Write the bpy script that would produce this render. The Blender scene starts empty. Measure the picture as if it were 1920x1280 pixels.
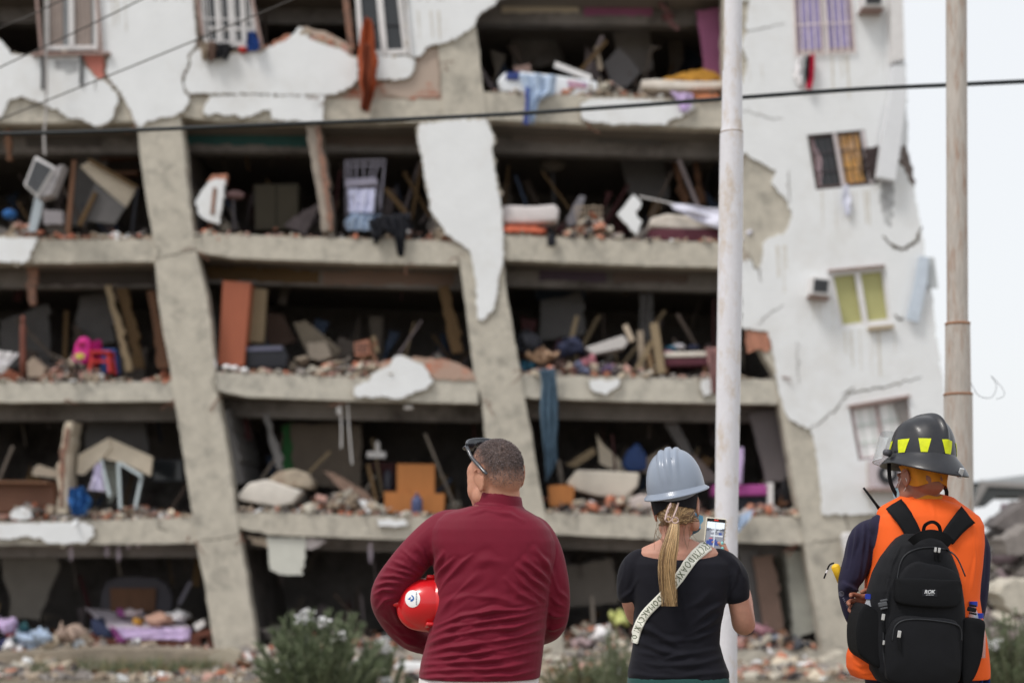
import bpy, bmesh, math, random
import numpy as np
from mathutils import Vector, Matrix, Euler, noise
from mathutils.geometry import tessellate_polygon
from mathutils.bvhtree import BVHTree
R = math.radians
scene = bpy.context.scene

# ------------------------------------------------------------ camera, sky, sun
F = 2666.67; HZ = 1000.0; CH = 1.45            # focal length (photo px), horizon row, eye height (m)
cam_d = bpy.data.cameras.new('camera'); cam = bpy.data.objects.new('camera', cam_d)
scene.collection.objects.link(cam); scene.camera = cam
cam.location = (0, 0, CH); cam.rotation_euler = (R(90), 0, 0)
cam_d.lens = 50; cam_d.sensor_width = 36; cam_d.shift_y = (HZ-640)/1920
cam_d.clip_start = .1; cam_d.clip_end = 3000
cam_d.dof.use_dof = True; cam_d.dof.focus_distance = 4.95; cam_d.dof.aperture_fstop = 1.95

SUN_EL, SUN_AZ = 56, -128                      # azimuth from +Y, negative = to the left and behind the camera
w = bpy.data.worlds.new('World'); scene.world = w; w.use_nodes = True
nt = w.node_tree; nt.nodes.clear()
sky = nt.nodes.new('ShaderNodeTexSky'); sky.sky_type = 'NISHITA'; sky.sun_disc = False
sky.sun_elevation = R(SUN_EL); sky.sun_rotation = R(SUN_AZ); sky.dust_density = 4; sky.air_density = 1.2
mx = nt.nodes.new('ShaderNodeMix'); mx.data_type = 'RGBA'; mx.inputs[0].default_value = .86
mx.inputs[7].default_value = (8.4, 8.58, 8.78, 1)       # the even white of the overcast
bg = nt.nodes.new('ShaderNodeBackground'); bg.inputs[1].default_value = .1
out = nt.nodes.new('ShaderNodeOutputWorld')
nt.links.new(sky.outputs[0], mx.inputs[6]); nt.links.new(mx.outputs[2], bg.inputs[0]); nt.links.new(bg.outputs[0], out.inputs[0])
sl = bpy.data.lights.new('sun', 'SUN'); sl.energy = 1.7; sl.angle = R(16); sl.color = (1, .955, .9)
so = bpy.data.objects.new('sun', sl); scene.collection.objects.link(so)
sd = Vector((math.sin(R(SUN_AZ))*math.cos(R(SUN_EL)), math.cos(R(SUN_AZ))*math.cos(R(SUN_EL)), math.sin(R(SUN_EL))))
so.rotation_euler = sd.to_track_quat('Z', 'Y').to_euler(); so.location = sd*60
vs = scene.view_settings; vs.view_transform = 'Standard'; vs.look = 'None'; vs.gamma = 1; vs.exposure = .24

# ------------------------------------------------------------ helpers
def P(px, py, Y): return Vector(((px-960)*Y/F, Y, CH+(HZ-py)*Y/F))
def lin(v):
    v /= 255.0
    return v/12.92 if v <= .04045 else ((v+.055)/1.055)**2.4
def C(r, g, b, k=.87): return tuple(min(.85, lin(q)/k) for q in (r, g, b))
MATS = {}
def mat(name, col, rough=.85, var=.18, scale=6, bump=.25, bscale=40, metal=0, col2=None, c2amt=.5, spec=.35, stretch=None, coat=0, bdist=.01):
    m = bpy.data.materials.new(name); m.use_nodes = True; MATS[name] = m
    n = m.node_tree; b = n.nodes['Principled BSDF']; L = n.links.new
    b.inputs['Roughness'].default_value = rough; b.inputs['Metallic'].default_value = metal
    b.inputs['Specular IOR Level'].default_value = spec; b.inputs['Coat Weight'].default_value = coat
    tc = n.nodes.new('ShaderNodeNewGeometry'); src = tc.outputs['Position']
    if stretch:
        mp = n.nodes.new('ShaderNodeMapping'); mp.inputs['Scale'].default_value = stretch; L(src, mp.inputs[0]); src = mp.outputs[0]
    nz = n.nodes.new('ShaderNodeTexNoise'); nz.inputs['Scale'].default_value = scale; nz.inputs['Detail'].default_value = 8; nz.inputs['Roughness'].default_value = .65
    L(src, nz.inputs['Vector'])
    cr = n.nodes.new('ShaderNodeValToRGB'); c = col; e = cr.color_ramp.elements
    e[0].position = .3; e[1].position = .72
    e[0].color = (*[q*(1-var) for q in c], 1); e[1].color = (*[min(.9, q*(1+var*.7)) for q in c], 1)
    L(nz.outputs[0], cr.inputs[0]); last = cr.outputs[0]
    if col2:
        n2 = n.nodes.new('ShaderNodeTexNoise'); n2.inputs['Scale'].default_value = scale*.45; n2.inputs['Detail'].default_value = 6; n2.inputs['Roughness'].default_value = .7; L(src, n2.inputs['Vector'])
        r2 = n.nodes.new('ShaderNodeMapRange'); r2.inputs[1].default_value = .5; r2.inputs[2].default_value = .68; r2.inputs[4].default_value = c2amt; L(n2.outputs[0], r2.inputs[0])
        mm = n.nodes.new('ShaderNodeMix'); mm.data_type = 'RGBA'; L(r2.outputs[0], mm.inputs[0]); L(last, mm.inputs[6]); mm.inputs[7].default_value = (*col2, 1); last = mm.outputs[2]
    L(last, b.inputs['Base Color'])
    if bump:
        bn = n.nodes.new('ShaderNodeTexNoise'); bn.inputs['Scale'].default_value = bscale; bn.inputs['Detail'].default_value = 5; L(src, bn.inputs['Vector'])
        bp = n.nodes.new('ShaderNodeBump'); bp.inputs['Strength'].default_value = bump; bp.inputs['Distance'].default_value = bdist; L(bn.outputs[0], bp.inputs['Height']); L(bp.outputs[0], b.inputs['Normal'])
    return m
def brickmat(name, c1, c2, mortar, sc=1, plaster=None, amt=.0):
    m = mat(name, c1, var=.2)
    n = m.node_tree; b = n.nodes['Principled BSDF']; L = n.links.new
    tc = n.nodes.new('ShaderNodeNewGeometry')
    mp = n.nodes.new('ShaderNodeMapping'); mp.inputs['Rotation'].default_value = (R(90), 0, 0); L(tc.outputs['Position'], mp.inputs[0])
    br = n.nodes.new('ShaderNodeTexBrick'); br.inputs['Scale'].default_value = sc; br.inputs['Brick Width'].default_value = .3; br.inputs['Row Height'].default_value = .16
    br.inputs['Mortar Size'].default_value = .014; br.inputs['Color1'].default_value = (*c1, 1); br.inputs['Color2'].default_value = (*c2, 1); br.inputs['Mortar'].default_value = (*mortar, 1)
    L(mp.outputs[0], br.inputs[0]); last = br.outputs[0]
    if plaster:
        n2 = n.nodes.new('ShaderNodeTexNoise'); n2.inputs['Scale'].default_value = 1.7; n2.inputs['Detail'].default_value = 7; L(tc.outputs['Position'], n2.inputs['Vector'])
        r2 = n.nodes.new('ShaderNodeMapRange'); r2.inputs[1].default_value = amt; r2.inputs[2].default_value = amt+.08; L(n2.outputs[0], r2.inputs[0])
        mm = n.nodes.new('ShaderNodeMix'); mm.data_type = 'RGBA'; L(r2.outputs[0], mm.inputs[0]); L(last, mm.inputs[7]); mm.inputs[6].default_value = (*plaster, 1); last = mm.outputs[2]
    L(last, b.inputs['Base Color'])
    return m

class MB:
    """collects shapes, then links them as ONE mesh object"""
    def __init__(s): s.v = []; s.f = []; s.mi = []; s.mats = []
    def _m(s, m):
        if m not in s.mats: s.mats.append(m)
        return s.mats.index(m)
    def add(s, vs, fs, m):
        o = len(s.v); s.v += [tuple(q) for q in vs]; k = s._m(m)
        for f in fs: s.f.append(tuple(i+o for i in f)); s.mi.append(k)
    def prism(s, poly, Y0, Y1, m, holes=(), px=True, dx=0, dz=0):
        conv = (lambda q: P(q[0], q[1], Y0)) if px else (lambda q: Vector((q[0], Y0, q[1])))
        loops = [[conv(q) for q in poly]] + [[conv(q) for q in h] for h in holes]
        flat = [q for l in loops for q in l]
        tris = tessellate_polygon([[Vector((q.x, q.z, 0)) for q in l] for l in loops])
        n = len(flat); back = [Vector((q.x+dx, Y1, q.z+dz)) for q in flat]
        fs = []
        for t in tris:
            a, b, c = [flat[i] for i in t]
            if (b.x-a.x)*(c.z-a.z)-(b.z-a.z)*(c.x-a.x) < 0: t = (t[0], t[2], t[1])
            fs.append(tuple(t)); fs.append((t[2]+n, t[1]+n, t[0]+n))
        o = 0
        for li, l in enumerate(loops):
            k = len(l); area = sum(l[i].x*l[(i+1) % k].z-l[(i+1) % k].x*l[i].z for i in range(k))
            flip = (area < 0) ^ (li > 0)
            for i in range(k):
                j = (i+1) % k; q = (o+i, o+i+n, o+j+n, o+j)
                fs.append(q[::-1] if flip else q)
            o += k
        s.add(flat+back, fs, m)
    def box(s, c, size, m, rot=(0, 0, 0), jit=0, rnd=random):
        M = Euler(rot).to_matrix(); c = Vector(c); vs = []
        for sx in (-1, 1):
            for sy in (-1, 1):
                for sz in (-1, 1):
                    q = Vector((sx*size[0]/2, sy*size[1]/2, sz*size[2]/2))
                    if jit: q = Vector((q.x*(1+rnd.uniform(-jit*2.4, jit)), q.y*(1+rnd.uniform(-jit*2.4, jit)), q.z*(1+rnd.uniform(-jit*2.4, jit))))
                    vs.append(c+M@q)
        s.add(vs, [(0, 1, 3, 2), (4, 6, 7, 5), (0, 4, 5, 1), (2, 3, 7, 6), (0, 2, 6, 4), (1, 5, 7, 3)], m)
    def rbox(s, c, size, m, r=.03, rot=(0, 0, 0), seg=3):
        """box with rounded edges"""
        bm = bmesh.new(); bmesh.ops.create_cube(bm, size=1)
        for q in bm.verts: q.co = Vector((q.co.x*size[0], q.co.y*size[1], q.co.z*size[2]))
        bmesh.ops.bevel(bm, geom=list(bm.edges), offset=r, segments=seg, affect='EDGES', profile=.5)
        M = Euler(rot).to_matrix(); c = Vector(c); bm.verts.index_update()
        s.add([c+M@q.co for q in bm.verts], [tuple(q.index for q in f.verts) for f in bm.faces], m); bm.free()
    def beam(s, a, b, w, d, m):
        a, b = Vector(a), Vector(b); t = (b-a).normalized()
        up = Vector((0, 1, 0)) if abs(t.y) < .9 else Vector((0, 0, 1))
        x = t.cross(up).normalized(); y = x.cross(t).normalized()
        vs = [p+x*sx*w/2+y*sy*d/2 for p in (a, b) for sx, sy in ((-1, -1), (1, -1), (1, 1), (-1, 1))]
        s.add(vs, [(3, 2, 1, 0), (4, 5, 6, 7), (0, 1, 5, 4), (1, 2, 6, 5), (2, 3, 7, 6), (3, 0, 4, 7)], m)
    def tube(s, pts, r, m, seg=10, caps=True, flat=1):
        pts = [Vector(p) for p in pts]; n = len(pts); rr = r if isinstance(r, (list, tuple)) else [r]*n
        vs, fs = [], []; ref = None
        for i, p in enumerate(pts):
            t = (pts[min(i+1, n-1)]-pts[max(i-1, 0)])
            t = t.normalized() if t.length > 1e-9 else Vector((0, 0, 1))
            if ref is None: ref = Vector((0, 1, 0)) if abs(t.y) < .9 else Vector((1, 0, 0))
            x = t.cross(ref).normalized(); y = x.cross(t).normalized(); ref = y
            for k in range(seg):
                a = 2*math.pi*k/seg; vs.append(p+x*math.cos(a)*rr[i]+y*math.sin(a)*rr[i]*flat)
        for i in range(n-1):
            for k in range(seg):
                k2 = (k+1) % seg; fs.append((i*seg+k, i*seg+k2, (i+1)*seg+k2, (i+1)*seg+k))
        if caps: fs.append(tuple(range(seg))[::-1]); fs.append(tuple((n-1)*seg+k for k in range(seg)))
        s.add(vs, fs, m)
    def ball(s, c, r, m, seg=14, M=None):
        c = Vector(c); r = r if isinstance(r, (tuple, list)) else (r, r, r); vs, fs = [], []
        n2 = seg//2+1
        for i in range(n2+1):
            ph = math.pi*i/n2
            for k in range(seg):
                a = 2*math.pi*k/seg; q = Vector((r[0]*math.sin(ph)*math.cos(a), r[1]*math.sin(ph)*math.sin(a), r[2]*math.cos(ph)))
                vs.append(c+(M@q if M else q))
        for i in range(n2):
            for k in range(seg):
                k2 = (k+1) % seg; fs.append((i*seg+k, (i+1)*seg+k, (i+1)*seg+k2, i*seg+k2))
        s.add(vs, fs, m)
    def chain(s, pts, rr, m, seg=16):
        s.tube(pts, list(rr), m, seg)
        for p, r in zip(pts, rr): s.ball(p, r, m, seg)
    def loft(s, rings, m, seg=36, p=2.4):
        """rings: (centre, rx, ry) lying in the horizontal plane"""
        vs, fs = [], []; n = len(rings)
        for c, rx, ry in rings:
            for k in range(seg):
                a = 2*math.pi*k/seg; ca, sa = math.cos(a), math.sin(a)
                vs.append((c[0]+rx*math.copysign(abs(ca)**(2/p), ca), c[1]+ry*math.copysign(abs(sa)**(2/p), sa), c[2]))
        for i in range(n-1):
            for k in range(seg):
                k2 = (k+1) % seg; fs.append((i*seg+k, (i+1)*seg+k, (i+1)*seg+k2, i*seg+k2))
        fs.append(tuple(range(seg))); fs.append(tuple((n-1)*seg+k for k in range(seg))[::-1])
        s.add(vs, fs, m)
    def cloth(s, left, right, Y, m, folds=3, amp=.02, nu=24, nv=24, seed=0, th=.006, dY=0):
        """hanging cloth between two edge lines given in photo px"""
        def res(pl, n):
            pl = [Vector((a, b)) for a, b in pl]; d = [0]
            for i in range(1, len(pl)): d.append(d[-1]+(pl[i]-pl[i-1]).length)
            o = []
            for k in range(n):
                t = d[-1]*k/(n-1); i = max(j for j in range(len(d)-1) if d[j] <= t+1e-9)
                u = (t-d[i])/max(1e-9, d[i+1]-d[i]); o.append(pl[i].lerp(pl[i+1], u))
            return o
        A, B = res(left, nv), res(right, nv); vs = []
        for j in range(nv):
            for i in range(nu):
                u = i/(nu-1); v = j/(nv-1); q = A[j].lerp(B[j], u)
                y = amp*math.sin(6.28*folds*u+seed+v*1.7+2*noise.noise((v*2, seed, u)))+amp*1.2*noise.noise((u*3+seed, v*4, 1.3*seed))
                q = P(q.x+noise.noise((v*7, seed, 3))*1.5, q.y, Y+dY*v); q.y += y; vs.append(q)
        n = len(vs); vs += [Vector((q.x, q.y+th, q.z)) for q in vs]; fs = []
        for j in range(nv-1):
            for i in range(nu-1):
                a = j*nu+i; f = (a, a+nu, a+nu+1, a+1); fs.append(f); fs.append(tuple(k+n for k in f[::-1]))
        rim = [i for i in range(nu)]+[j*nu+nu-1 for j in range(1, nv)]+[(nv-1)*nu+i for i in range(nu-2, -1, -1)]+[j*nu for j in range(nv-2, 0, -1)]
        for a, b in zip(rim, rim[1:]+rim[:1]): fs.append((a, b, b+n, a+n))
        s.add(vs, fs, m)
    def build(s, name, parent=None, smooth=False, auto=None):
        me = bpy.data.meshes.new(name)
        org = ORG.get(parent.name) if parent else None
        if org is None:
            a = np.array(s.v); lo, hi = a.min(0), a.max(0); org = Vector(((lo[0]+hi[0])/2, (lo[1]+hi[1])/2, lo[2]))
        me.from_pydata([(q[0]-org.x, q[1]-org.y, q[2]-org.z) for q in s.v], [], s.f)
        for m in s.mats: me.materials.append(m)
        me.polygons.foreach_set('material_index', s.mi)
        if smooth: me.polygons.foreach_set('use_smooth', [True]*len(me.polygons))
        me.update()
        o = bpy.data.objects.new(name, me); scene.collection.objects.link(o)
        if parent: o.parent = parent
        else: o.location = org
        ORG[o.name] = org
        return o
ORG = {}
def tag(o, label=None, cat=None, group=None, kind=None):
    if label: o['label'] = label
    if cat: o['category'] = cat
    if group: o['group'] = group
    if kind: o['kind'] = kind
    return o
def thing(name, label, cat, loc, group=None):
    o = bpy.data.objects.new(name, None); scene.collection.objects.link(o); o.location = loc
    ORG[o.name] = Vector(loc); return tag(o, label, cat, group)
def rag(poly, amp=1.6, step=6, seed=1, closed=True):
    """break a traced outline up into a ragged one"""
    rd = random.Random(seed); o = []; n = len(poly)
    for i in range(n if closed else n-1):
        a, b = poly[i], poly[(i+1) % n]; L = math.hypot(b[0]-a[0], b[1]-a[1]); k = max(1, int(L/step)); o.append(a)
        nx, ny = -(b[1]-a[1])/max(L, 1e-6), (b[0]-a[0])/max(L, 1e-6)
        for j in range(1, k):
            t = (j+rd.uniform(-.3, .3))/k; d = rd.uniform(-amp, amp)*(2.3 if rd.random() < .2 else 1); o.append((a[0]+(b[0]-a[0])*t+nx*d, a[1]+(b[1]-a[1])*t+ny*d))
    return o
def remesh(mb, voxel, smooth=4):
    """fuse the overlapping closed shapes of mb into one continuous skin"""
    o = mb.build('tmp'); ORG.pop(o.name, None); loc = Vector(o.location)
    md = o.modifiers.new('r', 'REMESH'); md.mode = 'VOXEL'; md.voxel_size = voxel
    if smooth: sm = o.modifiers.new('s', 'SMOOTH'); sm.factor = .5; sm.iterations = smooth
    dg = bpy.context.evaluated_depsgraph_get(); dg.update()
    me = bpy.data.meshes.new_from_object(o.evaluated_get(dg))
    v = np.empty(len(me.vertices)*3); me.vertices.foreach_get('co', v); v = v.reshape(-1, 3)+np.array(loc)
    nr = np.empty(len(me.vertices)*3); me.vertices.foreach_get('normal', nr); nr = nr.reshape(-1, 3)
    fs = [tuple(p.vertices) for p in me.polygons]
    old = o.data; bpy.data.objects.remove(o); bpy.data.meshes.remove(old); bpy.data.meshes.remove(me)
    return v, nr, fs
def folds(v, nr, lst, face=-1):
    """sculpt creases: each (polyline in photo px, width px, height m); only on the side facing face*Y"""
    px = 960+v[:, 0]*F/v[:, 1]; py = HZ-(v[:, 2]-CH)*F/v[:, 1]; d = np.zeros(len(v)); wt = np.clip(face*nr[:, 1]*1.6, 0, 1)
    for pl, wd, h in lst:
        best = np.full(len(v), 1e9); tt = np.zeros(len(v)); n = len(pl)-1
        for i in range(n):
            a = np.array(pl[i], float); b = np.array(pl[i+1], float); ab = b-a; L2 = (ab**2).sum()
            t = np.clip(((px-a[0])*ab[0]+(py-a[1])*ab[1])/L2, 0, 1)
            q = np.hypot(px-a[0]-t*ab[0], py-a[1]-t*ab[1]); k = q < best
            best = np.where(k, q, best); tt = np.where(k, (i+t)/n, tt)
        taper = np.sin(np.pi*np.clip(tt*.9+.05, 0, 1))**.7
        nzf = np.sin(px*.11+py*.07+wd*3)*.3+np.sin(px*.037-py*.051+h*900)*.35+1
        w2 = wd*.62*nzf; g = np.exp(-(best/w2)**1.6)-.4*np.exp(-((best-2.3*w2)/(1.2*w2))**2)
        d += h*1.15*taper*g*nzf
    return v+nr*(d*wt)[:, None]
def skin_obj(name, v, fs, m, parent):
    mb = MB(); mb.add([tuple(q) for q in v], fs, m); return mb.build(name, parent, smooth=True)
def cr(pts, n=6):
    """smooth curve through points"""
    pts = [Vector(p) for p in pts]; o = []
    for i in range(len(pts)-1):
        p0, p1, p2, p3 = pts[max(i-1, 0)], pts[i], pts[i+1], pts[min(i+2, len(pts)-1)]
        for k in range(n):
            t = k/n; o.append(.5*((2*p1)+(p2-p0)*t+(2*p0-5*p1+4*p2-p3)*t*t+(3*p1-p0-3*p2+p3)*t**3))
    return o+[pts[-1]]
def text_mesh(mb, s, size, M, m, depth=.002, bold=0, spacing=1):
    cu = bpy.data.curves.new('t', 'FONT'); cu.body = s; cu.size = size; cu.extrude = depth; cu.offset = bold; cu.align_x = 'CENTER'; cu.align_y = 'CENTER'; cu.space_character = spacing
    o = bpy.data.objects.new('t', cu); scene.collection.objects.link(o)
    dg = bpy.context.evaluated_depsgraph_get(); dg.update(); me = bpy.data.meshes.new_from_object(o.evaluated_get(dg))
    mb.add([M@q.co for q in me.vertices], [tuple(p.vertices) for p in me.polygons], m)
    bpy.data.objects.remove(o); bpy.data.curves.remove(cu); bpy.data.meshes.remove(me)

# ------------------------------------------------------------ materials 
plaster = mat('white_plaster', C(218, 220, 222), .9, .05, 1.6, .4, 14, col2=C(198, 196, 193), c2amt=.5, bdist=.02)
concrete = mat('weathered_concrete', C(182, 176, 164), .95, .17, 5.5, .7, 22, col2=C(134, 130, 122), c2amt=.75, bdist=.02)
concrete2 = mat('pale_concrete', C(184, 179, 168), .95, .16, 5, .7, 22, col2=C(140, 137, 130), c2amt=.75, bdist=.02)
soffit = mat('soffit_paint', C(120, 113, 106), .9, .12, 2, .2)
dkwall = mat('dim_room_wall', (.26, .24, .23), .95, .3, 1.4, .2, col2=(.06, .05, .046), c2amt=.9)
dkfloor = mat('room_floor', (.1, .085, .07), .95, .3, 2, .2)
redbrick = mat('red_brick_chunk', C(168, 118, 98), .95, .35, 9, .4)
brickwall = brickmat('brick_infill', C(176, 120, 98), C(150, 98, 80), C(165, 150, 138), 1, C(168, 152, 140), .53)
brickedge = brickmat('broken_brick_edge', C(150, 110, 92), C(120, 92, 80), C(96, 84, 76), 2.2)
mortar = mat('mortar_dust', C(160, 146, 130), .95, .3, 8, .5)
wood = mat('brown_wood', C(110, 78, 58), .7, .25, 4, .2, stretch=(3, 3, .6))
wood2 = mat('light_wood', C(190, 160, 125), .7, .2, 4, .2, stretch=(3, 3, .6))
orangewood = mat('orange_laminate', C(150, 84, 60), .55, .08, 3, .05, stretch=(4, 4, .5))
ochrewood = mat('ochre_laminate', C(168, 108, 58), .55, .1, 3, .05, stretch=(4, 4, .5))
tanboard = mat('tan_board', C(130, 114, 90), .7, .12, 4, .1)
maroon = mat('maroon_fabric', C(88, 48, 58), .9, .2, 9, .3)
whitef = mat('white_fabric', C(222, 220, 222), .9, .08, 7, .3)
mattress = mat('mattress_ticking', C(212, 205, 196), .9, .12, 6, .3, col2=C(170, 155, 140), c2amt=.5)
lilac = mat('lilac_fabric', C(188, 168, 205), .9, .15, 9, .3)
purple = mat('purple_fabric', C(150, 80, 140), .9, .15, 9, .3)
bluef = mat('blue_fabric', C(44, 92, 150), .9, .3, 6, .3)
denim = mat('denim_fabric', C(78, 100, 118), .9, .28, 9, .4, col2=C(48, 66, 84), c2amt=.8)
palebl = mat('pale_blue_fabric', C(165, 182, 205), .9, .15, 9, .3)
rust = mat('rust_orange_fabric', C(160, 76, 42), .9, .25, 12, .3, col2=C(110, 52, 36), c2amt=.8)
blackf = mat('black_fabric', C(30, 31, 38), .9, .3, 9, .3)
greyp = mat('grey_panel', C(100, 98, 98), .7, .12, 4, .1)
dkmetal = mat('dark_metal', C(44, 44, 48), .5, .2, 9, .1)
whitep = mat('white_painted_metal', C(208, 206, 206), .5, .08, 7, .08)
greym = mat('grey_metal_grille', C(92, 94, 98), .5, .15, 10, .1)
pinkw = mat('pink_wall', C(150, 92, 125), .9, .12, 2, .1)
tealw = mat('teal_wall', C(58, 96, 96), .9, .15, 2, .1)
greenw = mat('green_wall', C(70, 130, 80), .9, .12, 2, .1)
bluew = mat('blue_grey_wall', C(62, 72, 88), .9, .15, 2, .1)
browns = mat('brown_soffit', C(98, 78, 54), .9, .15, 2, .1)
magenta = mat('magenta_plastic', C(196, 40, 130), .6, .2, 9, .1)
redpl = mat('red_plastic', C(176, 42, 38), .5, .2, 9, .1)
bluepl = mat('blue_plastic', C(50, 84, 150), .45, .2, 9, .1)
yellowf = mat('ochre_fabric', C(190, 140, 60), .9, .25, 8, .3)
cream = mat('cream_board', C(196, 184, 166), .8, .1, 4, .15)
glassdk = mat('dark_window_glass', (.03, .035, .04), .12, .1, 3, 0, spec=.6)
greenbl = mat('green_blind', C(168, 166, 116), .8, .08, 3, .1)
curtain = mat('beige_curtain', C(150, 138, 132), .9, .12, 7, .3)
# ------------------------------------------------------------ ground
def gz(x, y):
    t = min(1, max(0, (y-8)/13)); t = t*t*(3-2*t); b = -1.1*t
    return b+noise.noise((x*.15, y*.15, 0))*.12*min(1, max(0, (abs(y)-2)/8))*(1 if y > 8 else .1)
gx = sorted(set([-900, -500, -250, -120, -70, -45]+[i*1.0 for i in range(-32, 33)]+[45, 70, 120, 250, 500, 900]))
gy = sorted(set([-500, -200, -80, -40, -20, -10, -5]+[i*1.0 for i in range(-3, 46)]+[55, 70, 100, 160, 300, 600, 1400]))
mb = MB(); vsg = [(x, y, gz(x, y)) for y in gy for x in gx]; nx = len(gx)
ground_m = mat('dusty_ground', C(120, 112, 98), .97, .3, 2.5, .6, 18, col2=C(84, 82, 60), c2amt=.7)
mb.add(vsg, [(j*nx+i, j*nx+i+1, (j+1)*nx+i+1, (j+1)*nx+i) for j in range(len(gy)-1) for i in range(nx-1)], ground_m)
g = mb.build('ground', smooth=True); tag(g, kind='structure')

# ------------------------------------------------------------ the building
YF = 27.0; YB = 33.0
bld = thing('apartment_building', 'cracked white and bare concrete apartment block with its front walls fallen away', 'building', (0, YF, -1.1))
def xy(px, py, Y=YF): return P(px, py, Y)
colA = [(232, -320, 312), (258, 235, 340), (262, 290, 346), (272, 360, 353), (284, 430, 361), (290, 470, 368), (290, 492, 372), (296, 560, 388), (305, 620, 396), (320, 700, 403), (326, 745, 408), (329, 765, 412), (343, 850, 427), (358, 950, 441), (366, 1000, 448), (369, 1022, 452), (386, 1110, 466), (402, 1215, 481), (405, 1285, 484)]
colB = [(790, -320, 872), (808, 0, 886), (820, 60, 894), (826, 120, 900), (828, 180, 908), (842, 320, 925), (852, 430, 938), (862, 490, 944), (868, 540, 949), (878, 620, 962), (888, 700, 977), (904, 752, 985), (909, 820, 998), (922, 900, 1010), (932, 960, 1022), (945, 1020, 1034), (960, 1130, 1048), (975, 1285, 1064)]
colC = [(1352, -320, 1470), (1356, 0, 1470), (1358, 200, 1470), (1378, 290, 1500), (1392, 420, 1500), (1396, 500, 1510), (1400, 610, 1510), (1452, 700, 1560), (1462, 760, 1580), (1478, 850, 1580), (1498, 960, 1580), (1508, 1020, 1600), (1524, 1110, 1610), (1542, 1215, 1625), (1546, 1285, 1630)]
colL = [(-340, -320, -270), (-320, 500, -250), (-300, 1285, -230)]
def column(pts, Y=YF, t=.42, m=concrete):
    mb = MB(); L = rag([(a, y) for a, y, b in pts], .9, 16, 3, False)+[(pts[-1][0], pts[-1][1])]
    Rr = rag([(b, y) for a, y, b in pts], .9, 16, 5, False)+[(pts[-1][2], pts[-1][1])]
    mb.prism(L+Rr[::-1], Y, Y+t, m); return mb.build('column', bld)
for c_ in (colL, colA, colB, colC): column(c_, m=concrete)
def edge(pts, y, side):
    for (a, y0, b), (c_, y1, d) in zip(pts, pts[1:]):
        if y0 <= y <= y1:
            t = (y-y0)/(y1-y0); return (a+(c_-a)*t) if side == 0 else (b+(d-b)*t)
    return pts[-1][0 if side == 0 else 2]
# beams: per level, per bay: (top left, top right, bottom left, bottom right) rows
LV = {5: [(-84, -84, -26, -26), (-84, -82, -26, -22), (-84, -82, -26, -20)],
      4: [(188, 182, 230, 228), (180, 186, 226, 228), (172, 186, 224, 240)],
      3: [(450, 447, 493, 490), (436, 452, 480, 497), (440, 455, 486, 502)],
      2: [(716, 714, 752, 751), (697, 711, 741, 756), (701, 711, 745, 757)],
      1: [(982, 969, 1020, 1018), (958, 969, 999, 1015), (960, 967, 1000, 1020)],
      0: [(1232, 1216, 1262, 1258), (1216, 1216, 1262, 1262), (1216, 1216, 1262, 1266)]}
BAYS = [(colL, colA), (colA, colB), (colB, colC)]
def bayx(b, y): return edge(BAYS[b][0], y, 1), edge(BAYS[b][1], y, 0)
rnd = random.Random(5)
for lv, rows in LV.items():
    for b, (tl, tr, bl, br) in enumerate(rows):
        x0, x1 = bayx(b, (tl+bl)/2); x0 -= 3; x1 += 3
        top = [(x0+(x1-x0)*k/14, tl+(tr-tl)*k/14+(math.sin(k/14*3.14)*2)) for k in range(15)]
        bot = [(x0+(x1-x0)*k/14, bl+(br-bl)*k/14+math.sin(k/14*3.14)*2) for k in range(15)]
        if b == 1: bot[0] = (x0, bl-10); bot[1] = (bot[1][0], bl-3)
        mb = MB(); mb.prism(rag(top[::-1]+bot, .7, 9, lv*7+b), YF+.03, YF+.36, concrete2 if lv in (2,) else concrete)
        mb.build('beam', bld)
        # slab behind the beam, its underside is the ceiling of the room below
        a, c_ = P(x0-20, bl-4, YF), P(x1+20, br-4, YF); a2, c2 = P(x0-20, tl+6, YF), P(x1+20, tr+6, YF)
        mb = MB(); y0, y1 = YF+.36, YB
        vv = [(a.x, y0, a.z), (c_.x, y0, c_.z), (c2.x, y0, c2.z), (a2.x, y0, a2.z), (a.x, y1, a.z), (c_.x, y1, c_.z), (c2.x, y1, c2.z), (a2.x, y1, a2.z)]
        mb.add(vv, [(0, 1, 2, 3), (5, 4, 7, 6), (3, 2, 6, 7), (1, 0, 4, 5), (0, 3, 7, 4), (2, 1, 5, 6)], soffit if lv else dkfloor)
        mb.build('floor_slab', bld)
# downstand beams and partitions inside the rooms
def inner(name, poly, Y, t, m, seed=0, ragged=False):
    mb = MB(); mb.prism(rag(poly, 2.5, 12, seed) if ragged else poly, Y, Y+t, m); return mb.build(name, bld)
dn = [(4, 0, -300, 262, 30), ]
for lv in (5, 4, 3, 2, 1):
    for b in range(3):
        tl, tr, bl, br = LV[lv][b]; x0, x1 = bayx(b, bl+10); Yd = YF+1.15
        k = 27/Yd
        ya = HZ-(HZ-bl)*k+(1.5 if lv > 1 else 0); yb = HZ-(HZ-br)*k+1
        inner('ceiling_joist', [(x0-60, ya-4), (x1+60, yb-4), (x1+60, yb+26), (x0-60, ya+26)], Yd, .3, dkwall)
mb = MB(); a, b_ = P(-340, -320, YF), P(1650, 1285, YF); mb.box(((a.x+b_.x)/2, YB+.15, (a.z+b_.z)/2+.1), (b_.x-a.x-.4, .3, a.z-b_.z+.4), dkwall); mb.build('back_wall', bld)
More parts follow.
